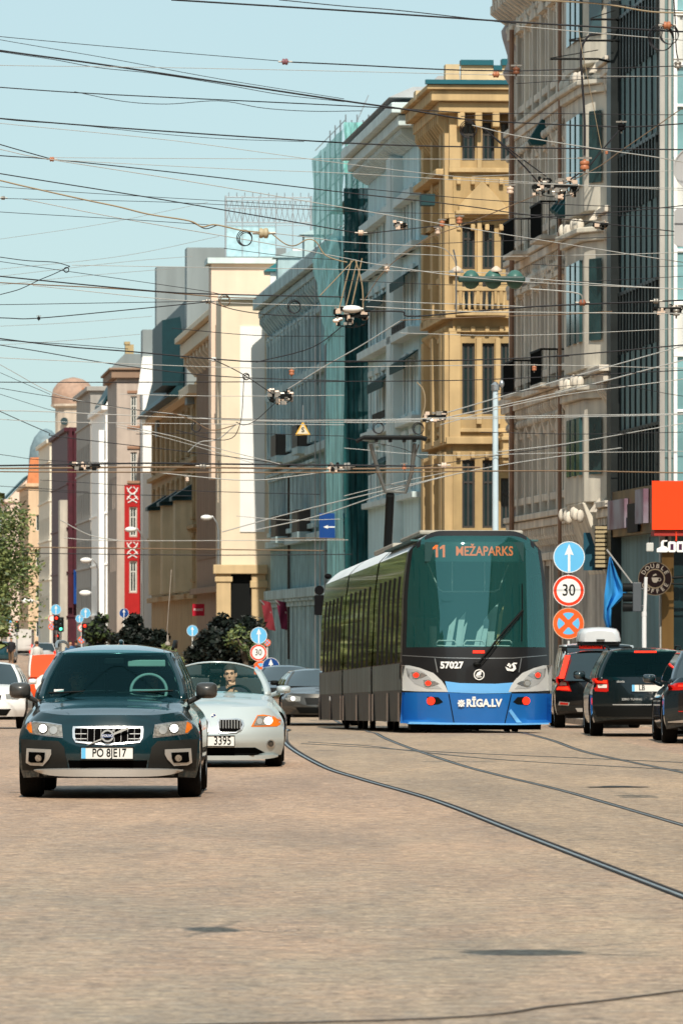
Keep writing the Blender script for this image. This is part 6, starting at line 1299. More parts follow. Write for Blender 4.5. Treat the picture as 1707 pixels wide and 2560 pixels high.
FAR = [(23, 470, [('arrow', 0, 1551, 8), ('30', 1, 1570, 8.5), ('nostop', 0, 1587, 5)], 'distant disc stack beside the roadside tree'),
       (130, 410, [('arrow', 10, 1524, 13), ('ring', 0, 1547, 9), ('nostop', -1, 1567, 8.5)], 'distant disc stack above the silver hatchback'),
       (204, 360, [('arrow', 10, 1533, 13), ('arrow', -5, 1547, 10), ('30', 0, 1570, 9.5), ('nostop', 0, 1600, 9)], 'distant disc stack above the roof rail of the dark estate car'),
       (233, 380, [('ring', 0, 1580, 10)], 'dim red ring sign right of the distant stacks'), (310, 300, [('arrow', 0, 1533, 12, m_dblue)], 'dark blue disc beside the round dark tree'), (481, 290, [('arrow', 0, 1577, 14)], 'blue disc half hidden by the wide dark tree')]
for px, d, it, lab in FAR: sign_stack('road_sign', lab, px, d, it)
def lamp_signal(label, px, py, d, col, n=3):
    p = at(px, py, d); root = thing('traffic_light', label, 'traffic light', (p.x, d, gz(d))); zc = p.z - gz(d); o = MB(); o.box(-.17, .17, 0, .22, zc - .55, zc + .3); o.build('signal_head', m_blk, root, smooth=0, bevel=.03); o = MB(); o.tube([(0, .11, 0), (0, .11, zc - .5)], .05, 8); o.build('pole', m_steel, root, smooth=60)
    for k in range(3): z_ = zc + .15 - k * .27; on = (k == 0 and col == 'r') or (k == 2 and col == 'g'); o = MB(); o.lathe([(.085, 0), (.07, -.03), (.0, -.04)], (0, -.005, z_), 'y', 16); o.build('lamp', (m_lred if col == 'r' else mat('lit green lamp', (.05, .6, .35), .3, emit=(.1, 1, .6), es=2)) if on else m_cardark, root, smooth=60)
for lab, px, py, d, c in (('distant traffic light showing red above the white box van', 42, 1562, 480, 'r'), ('distant traffic light glowing red among the disc stacks', 141, 1552, 380, 'r'), ('distant traffic light glowing green', 152, 1556, 370, 'g'), ('traffic light with a red glow beside the roof rail', 212, 1572, 345, 'r'), ('traffic light with small red glow by the round dark tree', 383, 1538, 420, 'r'), ('tiny low red signal above the silver hatchback', 142, 1596, 395, 'r')): lamp_signal(lab, px, py, d, c)
# hanging lane sign
def hang(root, m, x, z0, z1, y=0, r=.012): o = MB(); o.tube([(x, y, z0), (x, y, z1)], r, 5); o.build('hanger', m, root, smooth=60)
d = 238; p = at(829, 1314, d); s_ = thing('lane_sign', 'square deep blue lane sign with straight and side arrows hung over the street', 'sign', (p.x, d, p.z)); k = d / F
o = MB(); o.box(-31 * k, 31 * k, -.02, .02, -31 * k, 31 * k); o.build('board', m_dblue, s_, smooth=0)
o = MB(); M_ = XZ((0, -.0222, 0)); c = lambda q: [(a * k, b_ * k) for a, b_ in q]; o.prism(c([(14, -24), (17, -24), (17, 12), (21, 11), (15.5, 24), (10, 11), (14, 12)]), M_, .004); M_ = XZ((0, -.0262, 0)); o.prism(c([(14, -2), (14, -5), (-10, -5), (-9, -8), (-21, -3.5), (-9, 1), (-10, -2)]), M_, .004); o.build('arrow', m_white, s_, smooth=0); hang(s_, m_steel, -.02, 31 * k, 36 * k + .3)
# S triangle on the catenary
d = 190; p = at(757, 1073, d); s_ = thing('triangle_sign', 'yellow edged triangle sign with letter S hung from the wires', 'sign', (p.x, d, p.z)); k = d / F
o = MB(); o.prism([(a * k, b_ * k) for a, b_ in ((-19, -15), (19, -15), (18, -12), (2, 17), (-2, 17), (-18, -12))], XZ((0, 0, 0)), .02); bo = o.build('border', mat('amber sign border', (.72, .42, .06), .5), s_, smooth=0); o = MB(); o.prism([(a * k, b_ * k) for a, b_ in ((-14, -11.5), (14, -11.5), (0, 12.5))], XZ((0, -.0222, 0)), .003); o.build('field', mat('cream sign field', (.66, .60, .46), .5), bo, smooth=0); hang(s_, m_steel, 0, 17 * k, 60 * k, .01); text('S', 17 * k, m_blk, bo, XZ((0, -.0262, -2 * k)), .001, .006)
# back of a black double signal hanging by the tram
d = 148; k = d / F; p = at(811, 1513, d); s_ = thing('traffic_light', 'black double signal head seen against the tram tail', 'traffic light', (p.x, d, p.z))
for x0, x1 in ((-25, -1), (1, 25)): o = MB(); o.box(x0 * k, x1 * k, 0, .15, -25 * k, 25 * k); o.build('signal_head', m_black, s_, smooth=0, bevel=.02); o = MB(); o.lathe([(12 * k, 0), (10.5 * k, .25)], ((x0 + x1) / 2 * k, .0, 37 * k), 'y', 18); o.build('round_lamp_hood', m_black, s_, smooth=40)
o = MB(); o.ell((9 * k, 0, 72 * k), (9 * k, 9 * k, 7 * k)); o.build('top_lamp', m_black, s_, smooth=60)
o = MB(); o.tube([(0, .1, 27 * k), (50 * k, .1, 44 * k), (140 * k, .1, 60 * k), (155 * k, .12, 60 * k - .6), (155 * k, .12, -p.z + gz(d))], .035, 8); o.tube([(9 * k, .1, 40 * k), (9 * k, .1, 70 * k)], .02, 6); o.build('bracket_arm', m_steel, s_, smooth=60)
# green three lamp signal slung above the street, seen from behind
d = 78; k = d / F; p = at(1232, 698, d); s_ = thing('traffic_light', 'green horizontal three lamp signal slung from wires above the street', 'traffic light', (p.x, d, p.z)); m_gr = mat('green signal paint', (.05, .14, .12), .4, var=.1)
o = MB(); o.box(-88 * k, 80 * k, -.135, -.06, -8 * k, 7 * k); bo = o.build('signal_beam', mat('dark green beam', (.02, .055, .05), .5), s_, smooth=0, bevel=.02)
for x in (-55, 0, 55): o = MB(); o.lathe([(0.01, 24 * k), (10 * k, 22 * k), (19 * k, 12 * k), (23 * k, 0), (19 * k, -14 * k), (10 * k, -22 * k), (.01, -24 * k)], (x * k, .02, 0), 'z', 20); o.build('lamp_dome', m_gr, s_, smooth=60)
o = MB(); o.tube([(-92 * k, 0, -80 * k), (-92 * k, 0, 45 * k), (-99 * k, 0, 75 * k)], .012, 6); o.box(-110 * k, -74 * k, -.05, .05, 17 * k, 22 * k); o.box(75 * k, 92 * k, -.06, .06, -6 * k, 4 * k); o.build('hanging_bracket', m_steel, s_, smooth=40)
for x in (-90, 8): o = MB(); o.lathe([(14 * k, 15 * k), (15 * k, 20 * k), (8 * k, 26 * k), (2 * k, 30 * k)], (x * k * 1.0, .0, 4 * k), 'z', 12); o.build('insulator_cap', mat('cream insulator', (.62, .52, .42), .5), s_, smooth=60)
# traffic light on the pavement
d = 148; k = d / F; p = at(1610, 1443, d); s_ = thing('traffic_light', 'grey signal head turned sideways on a white pole before the coffee shop', 'traffic light', (p.x, d, gz(d))); zt_ = p.z - gz(d)
o = MB(); o.tube([(0, 0, 0), (0, 0, zt_ - .85)], .055, 10); o.tube([(.01, 0, zt_ - .85), (.04, 0, zt_)], .042, 10); o.lathe([(.06, zt_ - .9), (.06, zt_ - .8)], (0, 0, 0), 'z', 10); o.build('pole', mat('pale painted pole', (.66, .66, .66), .5), s_, smooth=40)
o = MB(); o.box(-.27, -.07, -.13, .15, zt_ - .80, zt_ - .12); o.box(-.07, .0, -.02, .02, zt_ - .3, zt_ - .25); o.box(-.07, .0, -.02, .02, zt_ - .7, zt_ - .65); o.build('signal_head', mat('grey signal housing', (.075, .085, .095), .5), s_, smooth=0, bevel=.02)
for z_ in (zt_ - .24, zt_ - .47, zt_ - .70): o = MB(); o.lathe([(.10, 0), (.105, -.22), (.08, -.23)], (-.27, 0, z_), 'x', 14); o.build('visor', m_blk, s_, smooth=40)
# coffee shop sign
d = 149.1; k = d / F; p = at(1637, 1447, d); s_ = thing('round_shop_sign', 'round dark brown coffee sign with ring lettering and a cup', 'sign', (p.x, d, p.z))
o = MB(); o.prism(disc(42 * k, 40), XZ((0, .04, 0)), .06); o.build('disc', mat('dark maroon disc', (.010, .004, .004), .5, spec=.1), s_, smooth=40); o = MB(); ringprism(o, 25 * k, 22 * k, XZ((0, -.0222, 0)), .006, 36); ringprism(o, 42 * k, 40.5 * k, XZ((0, -.0222, 0)), .006, 36); o.build('ring', mat('bronze ring', (.20, .15, .10), .4, .4), s_, smooth=0)
m_let = mat('dull cream lettering', (.26, .22, .18), .5)
for word, a0, st, up in (('DOUBLE', 150, -24, 1), ('COFFEE', 210, 24, -1)):
    for i, ch in enumerate(word):
        a = R(a0 + st * i); M_ = Matrix.Translation((32 * k * math.cos(a), -.0225, 32 * k * math.sin(a))) @ Matrix.Rotation(R(90), 4, 'X') @ Matrix.Rotation(a - R(90) * up, 4, 'Z'); text(ch, 15 * k, m_let, s_, M_, .002, .003)
o = MB(); o.prism([(-9 * k, 3 * k), (9 * k, 3 * k), (7 * k, -6 * k), (3 * k, -10 * k), (-3 * k, -10 * k), (-7 * k, -6 * k)], XZ((0, -.0222, 0)), .006); ringprism(o, 4.5 * k, 3 * k, XZ((11 * k, -.0282, -2 * k)), .004, 14); o.prism([(-6 * k, 6 * k), (5 * k, 9 * k), (2 * k, 13 * k), (-5 * k, 10 * k)], XZ((0, -.0222, 0)), .006); o.build('cup', m_let, s_, smooth=0)
o = MB(); o.tube([(0, .05, 0), (.9, .1, .05)], .03, 6); o.tube([(0, .05, -.12), (.9, .1, -.12)], .02, 6); o.build('wall_bracket', m_blk, s_)
# white letters under the fascia
d = 148.9; k = d / F; p = at(1672, 1367, d); s_ = thing('shop_lettering', 'chunky white shop letters hanging under the red fascia', 'sign', (p.x, d, p.z)); M_ = XZ((0, 0, 0)); c = lambda q: [(a * k, b_ * k) for a, b_ in q]
o = MB(); o.prism(c([(-31, -14), (-4, -14), (-2, -5), (-7, 0), (-14, 2), (-13, 12), (-4, 13), (-4, 16), (-17, 16), (-21, 10), (-21, 0), (-31, -5)]), M_, .08); o.build('letter', m_white, s_, smooth=0, bevel=.01)
for cx in (7, 28, 49): o = MB(); q0 = [(cx - 10, -11), (cx - 7, -14), (cx + 7, -14), (cx + 10, -11), (cx + 10, 10), (cx + 7, 13), (cx - 7, 13), (cx - 10, 10)]; o.prism(c(q0), M_, .08); lo = o.build('letter', m_white, s_, smooth=0, bevel=.01); o = MB(); o.prism(c([(cx - 4, -8), (cx + 4, -8), (cx + 4, 7), (cx - 4, 7)]), XZ((0, -.0805, 0)), .004); o.build('letter_counter', mat('dark plum counter', (.05, .01, .04), .5), lo, smooth=0)
o = MB(); o.tube([(18 * k, 0, 14 * k), (18 * k, 0, 38 * k)], .02, 6); o.build('red_hanger', m_red, s_)
s_ = thing('floodlight', 'small pale floodlight box under the canopy corner', 'floodlight', at(1624, 1368, 149)); o = MB(); o.box(-9 * k, 9 * k, -.1, .1, -11 * k, 11 * k); o.build('housing', mat('pale grey housing', (.5, .5, .47), .5), s_, smooth=0, bevel=.02); o = MB(); o.tube([(0, 0, 11 * k), (0, 0, 26 * k)], .015, 5); o.build('hanger', m_blk, s_)
# blue flag
s_ = thing('flag', 'drooping bright blue flag on a slanting pole below the canopy', 'flag', at(1583, 1462, 152)); P = lambda px, py: at(px, py, 152) - s_.location
o = MB(); o.tube([P(1590, 1472), P(1516, 1374)], .022, 8); o.build('flagpole', mat('grey flagpole', (.35, .34, .32), .5), s_, smooth=60)
fl = [(1524, 1392, 1526), (1521, 1412, 1534), (1517, 1440, 1546), (1514, 1465, 1558), (1511, 1485, 1571), (1510, 1500, 1553), (1509, 1520, 1531), (1508, 1545, 1529), (1512, 1560, 1528.5), (1516, 1574, 1528)]
rows = []
for i, (a, y, b_) in enumerate(fl): rows.append([P(lerp(a, b_, t / 10), y + (2 if t % 2 else 0)) + Vector((0, .10 * math.sin(t * 1.25 + i * .25), 0)) for t in range(11)])
o = MB(); o.grid(rows); fo = o.build('cloth', mat('bright blue cloth', (.03, .26, .60), .8, var=.15), s_, smooth=80); fo.modifiers.new('thick', 'SOLIDIFY').thickness = .006
for px, py, c_, lab in ((664, 1508, (.20, .02, .03), 'dark red flag at the portal corner'), (702, 1508, (.16, .015, .05), 'second dark red flag hanging on the weathered facade'), (735, 1515, (.03, .20, .22), 'muted teal flag hanging on the weathered facade')):
    d = 276; s_ = thing('flag', lab, 'flag', at(px, py, d)); k = d / F; o = MB(); o.tube([(.3, .1, -.5), (-14 * k, 0, 8 * k)], .03, 6); o.build('flagpole', m_steel, s_); o = MB()
    o.grid([[(-12 * k + t * 4 * k + i * 1.6 * k, .08 * math.sin(t + i), 8 * k - t * 1.0 * k - i * 9 * k) for t in range(7)] for i in range(9)]); o.build('cloth', mat('cloth %s' % lab, c_, .8, var=.3), s_, smooth=80)
s_ = thing('shop_sign', 'small square red shop sign on the ochre facade', 'sign', at(496, 1525, 330)); k = 330 / F; o = MB(); o.box(-15 * k, 15 * k, -.05, .05, -15 * k, 15 * k); o.build('board', mat('flat deep red', (.42, .0, .02), .6), s_, smooth=0); text('POINT', 8 * k, m_white, s_, XZ((0, -.055, 0)), .002, .002)
# ---- poles and lamps
s_ = thing('catenary_pole', 'pale blue steel pole rising behind the tram roof', 'pole', (at(1238, 1590, 150).x, 150, gz(150))); zt_ = EYE + (HY - 965) * 150 / F - gz(150); o = MB(); o.tube([(0, 0, 0), (0, 0, zt_)], [.085, .065], 12); o.build('shaft', mat('pale blue steel', (.50, .62, .68), .45, var=.1), s_, smooth=60); o = MB(); o.lathe([(.1, zt_ - .1), (.1, zt_ + .03), (.03, zt_ + .1)], (0, 0, 0), 'z', 12); o.ell((.15, 0, zt_ + .05), (.06, .06, .1)); o.build('cap', m_steel, s_, smooth=40)
def street_lamp(label, px, py, d, dx=30, side=1):
    p = at(px, py, d); k = d / F; root = thing('street_lamp', label, 'street lamp', (p.x + side * dx * k, d, gz(d))); z_ = p.z - gz(d); o = MB(); o.tube([(0, 0, 0), (0, 0, z_ - .6), (-side * 4 * k, 0, z_ - .25), (-side * dx * .5 * k, 0, z_ + .05), (-side * dx * k, 0, z_ - .02)], [.08, .06, .045, .035, .03], 8); o.build('pole', m_steel, root, smooth=60)
    o = MB(); o.ell((-side * dx * k, 0, z_ - .02), (15 * k, .18, 7 * k), 14, 8); o.build('lamp_head', m_white, root, smooth=60)
for lab, px, py, d in (('street lamp with white head before the brown ribbed building', 516, 1293, 290), ('street lamp with white head before the red wall panel', 327, 1323, 350), ('street lamp with white head before the maroon building', 215, 1400, 400), ('lower white lamp head before the maroon building base', 213, 1482, 470), ('white lamp head beside the roadside tree crown', 68, 1502, 520)): street_lamp(lab, px, py, d)
# back of two grey signs at the picture edge
d = 60; k = d / F
s_ = thing('round_sign_back', 'large grey round sign back cut by the picture edge', 'sign', at(1738, 420, d)); o = MB(); o.prism(disc(55 * k, 40), XZ((0, 0, 0)), .01); ringprism(o, 55.5 * k, 52 * k, XZ((0, 0, 0)), .02, 40); o.build('plate', mat('grey sign back', (.40, .41, .42), .5), s_, smooth=0); hang(s_, m_steel, 0, 0, 2.0, .02)
s_ = thing('square_sign_back', 'grey rounded panel back below the round sign back at the edge', 'sign', at(1738, 568, d)); o = MB(); o.prism([(-53 * k, -40 * k), (-45 * k, -48 * k), (50 * k, -48 * k), (50 * k, 48 * k), (-45 * k, 48 * k), (-53 * k, 40 * k)], XZ((0, 0, 0)), .015); o.build('plate', MATS['grey sign back'], s_, smooth=0); hang(s_, m_steel, 0, 40 * k, 100 * k, .02)
# ================================================================ OVERHEAD WIRES
m_wk = mat('black cable sheath', (.012, .012, .016), .6); m_wp = mat('pale bare wire', (.42, .42, .40), .35, .6); m_wc = mat('copper brown wire', (.18, .12, .075), .4, .5); m_wt = mat('tan cable', (.30, .235, .15), .6)
WM = {'k': m_wk, 'p': m_wp, 'c': m_wc, 't': m_wt}
def wdepth(y): return max(40.0, min(300.0, 74000.0 / max(120, 1590 - y)))
WN = 0
def wire(pts, w_, c, label, group=None, d=None, ext=(True, True), name='overhead_wire', skew=0):
    global WN; WN += 1
    ym = sum(p[1] for p in pts) / len(pts); d0 = max(58, d or wdepth(ym)) * (1 + .05 * math.sin(WN * 2.4)); pts = [tuple(map(float, p)) for p in pts]
    if ext[0] and pts[0][0] <= 2: a, b = pts[0], pts[1]; t = -260; pts.insert(0, (a[0] + t, a[1] + (b[1] - a[1]) / (b[0] - a[0]) * t - 4))
    if ext[1] and pts[-1][0] >= 1700: a, b = pts[-2], pts[-1]; t = 260; pts.append((b[0] + t, b[1] + (b[1] - a[1]) / (b[0] - a[0]) * t - 4))
    if len(pts) == 2: a, b = pts; mid = ((a[0] + b[0]) / 2, (a[1] + b[1]) / 2 + abs(b[0] - a[0]) * .004); pts = [a, mid, b]
    P = [at(x, y, d0 * (1 + skew * (x - 850) / 850)) for x, y in pts]; P = catm(P, 6); o_ = P[0].copy()
    b = MB(); b.tube([p - o_ for p in P], max(.0028, w_ / 2 * d0 / F), 5); o = b.build(name, WM[c], smooth=60, fix=False); o.location = o_; return tag(o, label, 'wire', group)
# wires that can be told apart carry their own label
W = [
([(428, -2), (860, 25), (1292, 54), (1616, 73), (1707, 78)], 4.6, 'k', 'thick black cable across the very top of the sky into the coiled loops', 46),
([(697, -2), (860, 14), (1010, 26), (1290, 58)], 2.6, 'k', 'thin black wire joining the topmost thick cable from above', 46),
([(1290, 64), (1500, 82), (1707, 99)], 2.4, 'p', 'pale wire just under the topmost black cable', 46),
([(0, 90), (350, 122), (697, 151)], 1.8, 'k', 'fine wire running to the purple strain clamp in the open sky', 52),
([(728, 154), (860, 160), (1119, 173), (1292, 176)], 3.4, 'k', 'black cable between the sky strain clamp and the orange turnbuckle', 52),
([(1292, 176), (1500, 170), (1707, 163)], 2.6, 'k', 'black wire from the orange turnbuckle toward the white panels', 52),
([(0, 98), (274, 145), (548, 196), (860, 246)], 1.6, 'k', 'fine wire converging on the steep thick cable over the left sky', 52),
([(0, 125), (247, 159), (548, 204), (860, 251), (1011, 272), (1152, 296)], 4.6, 'k', 'thick black cable sloping down to the loop beside the yellow building', 52),
([(0, 128), (130, 147), (247, 168), (380, 182), (548, 208), (700, 235), (860, 253)], 1.8, 'k', 'thin lashing wire twisted round the sloping thick cable', 52),
([(0, 162), (430, 168), (860, 177), (1292, 187), (1707, 190)], 1.6, 'p', 'nearly level fine wire below the sky strain clamp', 56),
([(0, 217), (274, 235), (860, 263), (1150, 280)], 2.8, 'k', 'black wire between the sloping thick cable and the doubled one', 56),
([(186, 228), (307, 252), (417, 259), (548, 251), (658, 269), (780, 277), (905, 276)], 1.8, 'k', 'slack thin wire hanging in shallow bows under a black wire', 56),
([(0, 295), (384, 325), (860, 356), (1162, 366), (1707, 373)], 3.6, 'k', 'long doubled black cable crossing the whole sky and yellow building', 60),
([(0, 296), (60, 302), (200, 312), (384, 332), (560, 346), (760, 353)], 1.5, 'k', 'thin wire wound round the long doubled black cable', 60),
([(0, 307), (439, 351), (860, 408), (1227, 448), (1707, 475)], 1.7, 'p', 'fine pale wire descending below the doubled cable', 60),
([(0, 360), (126, 396)], 2.8, 'k', 'short steep black wire ending at the clamp over the left sky', 63),
([(0, 388), (126, 397), (417, 428), (860, 480), (1162, 514), (1325, 537), (1707, 580)], 2.8, 'k', 'black wire passing the left sky clamp and dropping to the panel building', 63),
([(0, 372), (110, 395), (439, 447), (860, 518), (1152, 567), (1430, 612), (1707, 655)], 2.2, 'p', 'pale wire descending steadily to the white mullions', 63),
([(126, 393), (450, 395), (860, 396), (1300, 397), (1460, 394)], 1.5, 'p', 'level fine wire leading to the insulator under the black hanger', 63),
([(126, 398), (548, 420), (860, 432), (1259, 455), (1707, 470)], 1.6, 'p', 'fine wire through the insulator left of the big hub', 64),
([(0, 433), (417, 500), (860, 576), (900, 584)], 2.9, 'k', 'black wire falling across the roof sign frame to the pink strain piece', 68),
([(914, 583), (1227, 551), (1508, 532), (1707, 513)], 2.6, 'k', 'black wire rising from the pink strain piece to the white panels', 68),
([(0, 450), (93, 472), (219, 500), (296, 516), (373, 535), (472, 551), (505, 566), (538, 561), (603, 575), (650, 580)], 4.0, 't', 'lumpy tan feeder cable sagging to the round black loop', 68),
([(472, 551), (490, 560), (515, 571), (545, 562), (560, 566)], 2.4, 'k', 'short slack tail beside the lumpy feeder cable', 68),
([(680, 584), (713, 609), (738, 613), (768, 598), (790, 604), (812, 636), (845, 650), (868, 655)], 3.2, 't', 'tan cable looping from the junction box to the trapeze hub', 68),
([(680, 582), (768, 592), (860, 604), (1000, 612), (1100, 618), (1135, 650), (1140, 690)], 2.0, 'p', 'pale wire ending in a bent hook above the green signal', 70),
([(0, 466), (274, 485), (860, 519)], 1.5, 'k', 'fine wire just below the lumpy feeder cable start', 70),
([(0, 495), (430, 505), (860, 527), (1250, 535), (1707, 538)], 1.5, 'k', 'fine level wire starting at the small clamp on the sky edge', 70),
([(55, 496), (307, 546), (658, 606), (860, 644), (960, 663), (1250, 700), (1707, 722)], 2.2, 'p', 'pale wire slanting from the small clamp down to the green signal', 70),
([(0, 529), (307, 547), (548, 563)], 1.6, 'k', 'fine wire stopping at the round black loop', 70),
([(0, 642), (70, 651), (137, 655), (175, 665)], 2.2, 'k', 'kinked wire entering the small sky knot from above', 84),
([(175, 665), (135, 684), (99, 699), (50, 722), (0, 736)], 2.2, 'k', 'kinked wire leaving the small sky knot downward', 84),
([(180, 662), (520, 668), (860, 673), (1280, 683)], 1.6, 'p', 'level fine wire running from the small sky knot', 84),
([(0, 690), (384, 727), (548, 735), (860, 742)], 3.4, 'k', 'black cable grazing the grey roof blocks', 84),
([(0, 706), (236, 718), (384, 728), (548, 742), (640, 745)], 3.0, 'c', 'brown cable twisted below the cable grazing the roof blocks', 84),
([(0, 653), (472, 721), (548, 734)], 1.6, 'k', 'fine wire meeting the roof block cable at a clamp', 84),
([(82, 713), (466, 751), (860, 765)], 1.9, 'p', 'pale wire through the clamps above the cream gable', 86),
([(0, 761), (300, 756), (548, 752)], 1.8, 'k', 'almost level wire touching the dark blue mansard', 86),
([(0, 794), (93, 795), (329, 773), (521, 754)], 2.6, 'k', 'black wire rising from a tiny knob in the sky to the clamp', 86),
([(521, 754), (598, 776), (700, 788), (850, 791)], 2.4, 'k', 'black wire from the clamp to the trapeze hub', 86),
([(0, 846), (168, 866), (321, 878), (560, 899), (700, 903), (1262, 897), (1707, 862)], 3.4, 'k', 'black wire crossing the dark teal mansard and blue building', 98),
([(0, 850), (168, 860), (320, 872)], 1.8, 'k', 'short companion wire left above the ochre chimney', 98),
([(0, 862), (93, 877), (311, 914), (560, 941), (860, 952)], 2.4, 'k', 'black wire dotted with small clamps below the mansard wire', 98),
([(0, 894), (560, 918), (860, 917), (1324, 912), (1707, 920)], 1.8, 'p', 'pale wire under the mansard wire', 100),
([(0, 955), (400, 955), (1033, 952), (1300, 945), (1707, 925)], 2.4, 'k', 'dark wire joined by the bowed rubber hose near the yellow building', 104),
([(640, 905), (780, 868), (870, 803)], 2.6, 'k', 'oblique strut wire from the small hub up to the trapeze hub', 98),
([(535, 899), (598, 930), (660, 970), (680, 985)], 2.6, 'k', 'short black wire from the square clamp down to the small hub', 98),
([(720, 972), (812, 915), (905, 862), (1000, 802)], 3.0, 'p', 'pale strut rising from the small hub', 98),
([(690, 1005), (640, 1050), (610, 1062), (590, 1055)], 2.0, 'k', 'slack wire curving below the small hub', 100),
([(0, 911), (143, 986), (304, 1020), (430, 1034), (560, 1049), (860, 1056), (1050, 1054)], 1.8, 'p', 'pale wire sloping past the copper brown dome', 118),
([(0, 931), (126, 986)], 1.3, 'k', 'faint wire above the copper brown dome', 118),
([(0, 970), (140, 993), (385, 1030), (560, 1046), (900, 1048)], 1.6, 'k', 'faint wire crossing the copper brown dome', 118),
([(0, 985), (125, 1024), (180, 1032)], 1.3, 'k', 'faint steep wire before the cream dome tower', 120),
([(0, 1026), (120, 1029), (560, 1048), (860, 1050), (1324, 1040), (1707, 1034)], 2.2, 'p', 'pale contact wire over the pantograph loops', 122),
([(0, 1048), (168, 1055), (560, 1060), (860, 1062)], 1.7, 'p', 'second pale contact wire right under the first', 122),
([(0, 1028), (118, 1080), (160, 1093), (560, 1140), (760, 1168)], 2.2, 'k', 'black wire with a strain rod before the maroon building', 125),
([(290, 1060), (430, 1090), (500, 1110), (700, 1160)], 2.0, 'p', 'pale wire fanning over the red wall panel house', 125),
([(290, 1066), (420, 1096), (640, 1160)], 1.6, 'p', 'lower pale wire fanning over the red wall panel house', 125),
([(0, 1136), (140, 1152), (500, 1162)], 1.5, 'k', 'fine wire over the slate dome', 135),
([(0, 1164), (350, 1158), (560, 1160), (860, 1163), (1040, 1165)], 4.4, 'k', 'thick black span wire level with the roof of the slate dome', 130),
([(0, 1171), (400, 1168), (860, 1172), (1200, 1168)], 4.6, 'c', 'thick brown span cable in the level bundle', 130),
([(0, 1179), (560, 1181), (860, 1181), (1376, 1177), (1707, 1182)], 3.4, 'c', 'lower brown span cable in the level bundle', 130),
([(380, 1180), (560, 1198), (640, 1200), (700, 1195), (868, 1172)], 2.4, 'p', 'pale wire dipping under the level bundle', 132),
([(40, 1368), (560, 1374), (900, 1378)], 3.0, 'c', 'brown span cable far down the street', 240),
([(60, 1383), (500, 1388), (880, 1386)], 2.2, 'k', 'dark span wire far down the street', 240),
([(100, 1200), (230, 1208), (330, 1215)], 1.4, 'k', 'short fine wire before the cream dome tower wall', 150),
([(150, 1300), (225, 1338), (300, 1352)], 2.4, 'p', 'pale bowed wire before the maroon building', 200),
([(160, 1345), (300, 1352), (870, 1350)], 1.8, 'p', 'pale wire below the bowed one', 210),
([(555, 1330), (700, 1290), (860, 1250), (1115, 1190)], 2.6, 'p', 'pale tram wire climbing toward the yellow building', 170),
([(640, 1325), (800, 1288), (1000, 1222), (1240, 1165), (1707, 1098)], 2.6, 'p', 'longer pale tram wire climbing toward the fins', 165),
([(1055, 1050), (1237, 996), (1422, 944), (1650, 880), (1707, 864)], 2.8, 'p', 'upper pale tram wire fanning out from the pantograph', 140),
([(1065, 1055), (1237, 1017), (1422, 975), (1650, 915), (1707, 900)], 2.8, 'p', 'middle pale tram wire fanning out from the pantograph', 140),
([(1100, 1062), (1260, 1018), (1422, 985), (1650, 955), (1707, 947)], 2.2, 'p', 'lower pale tram wire fanning out from the pantograph', 140),
([(860, 1053), (1240, 1046), (1707, 1036)], 2.0, 'p', 'pale level wire crossing the blue steel pole', 142),
([(1240, 1130), (1422, 1108), (1650, 1068), (1707, 1058)], 2.2, 'p', 'pale wire running from the blue steel pole to the fins', 148),
([(1030, 1170), (1200, 1145), (1422, 1112)], 2.0, 'k', 'twisted dark wire above the lit corner balcony', 146),
([(870, 778), (1000, 778), (1040, 790), (1335, 766), (1707, 750)], 4.0, 'k', 'thick black trolley feeder from the trapeze hub to the edge', 88),
([(915, 766), (1150, 778), (1335, 780), (1700, 783)], 2.4, 'p', 'pale trolley wire with bright clamps under the green signal', 88),
([(900, 748), (1010, 755), (1240, 763), (1340, 768)], 2.2, 'p', 'pale wire with long clamp before the blue building', 88),
([(1238, 692), (1330, 696), (1530, 712), (1707, 722)], 2.4, 'p', 'pale wire leaving the green signal to the edge', 80),
([(1325, 722), (1400, 727), (1450, 735), (1456, 756)], 3.6, 'p', 'bent pale steady arm beside the green signal', 86),
([(860, 1094), (1000, 1120), (1060, 1150)], 1.6, 'k', 'thin wire behind the pantograph arms', 138),
([(1042, 955), (1058, 975), (1062, 1010), (1052, 1052)], 3.4, 't', 'bowed tan rubber hose hanging over the pantograph', 128),
([(1320, -2), (1500, 8), (1620, 27), (1707, 31)], 4.2, 't', 'orange tan cable in the top corner', 42),
([(1400, -2), (1560, 12), (1707, 26)], 2.2, 'k', 'black wire entwined with the orange tan corner cable', 42),
([(1684, -5), (1688, 60), (1690, 120), (1695, 150)], 3.2, 'k', 'black dropper falling through the coiled loops', 46),
([(1498, 82), (1478, 84), (1462, 100), (1452, 130), (1455, 200), (1461, 300), (1461, 395)], 6.0, 'k', 'thick curved black hanger tube in front of the oriel', 62),
([(1445, 60), (1452, 110), (1480, 250), (1505, 380)], 1.6, 't', 'thin tan guy wire crossing the hanger tube', 62),
([(1205, 316), (1270, 375), (1315, 420), (1345, 455)], 4.2, 'k', 'thick black stay from the loop to the big hub', 72),
([(1210, 322), (1290, 385), (1365, 440)], 3.2, 'k', 'second black stay to the big hub', 72),
([(1555, 316), (1500, 380), (1470, 415), (1425, 448)], 3.8, 'k', 'black stay from the dark knot to the big hub', 72),
([(1707, 268), (1560, 370), (1450, 440), (1150, 565)], 2.6, 'c', 'long brown wire slanting down past the big hub', 74),
([(1150, 565), (1060, 600), (965, 672), (905, 758)], 2.4, 'c', 'brown wire slanting on to the trapeze hub', 86),
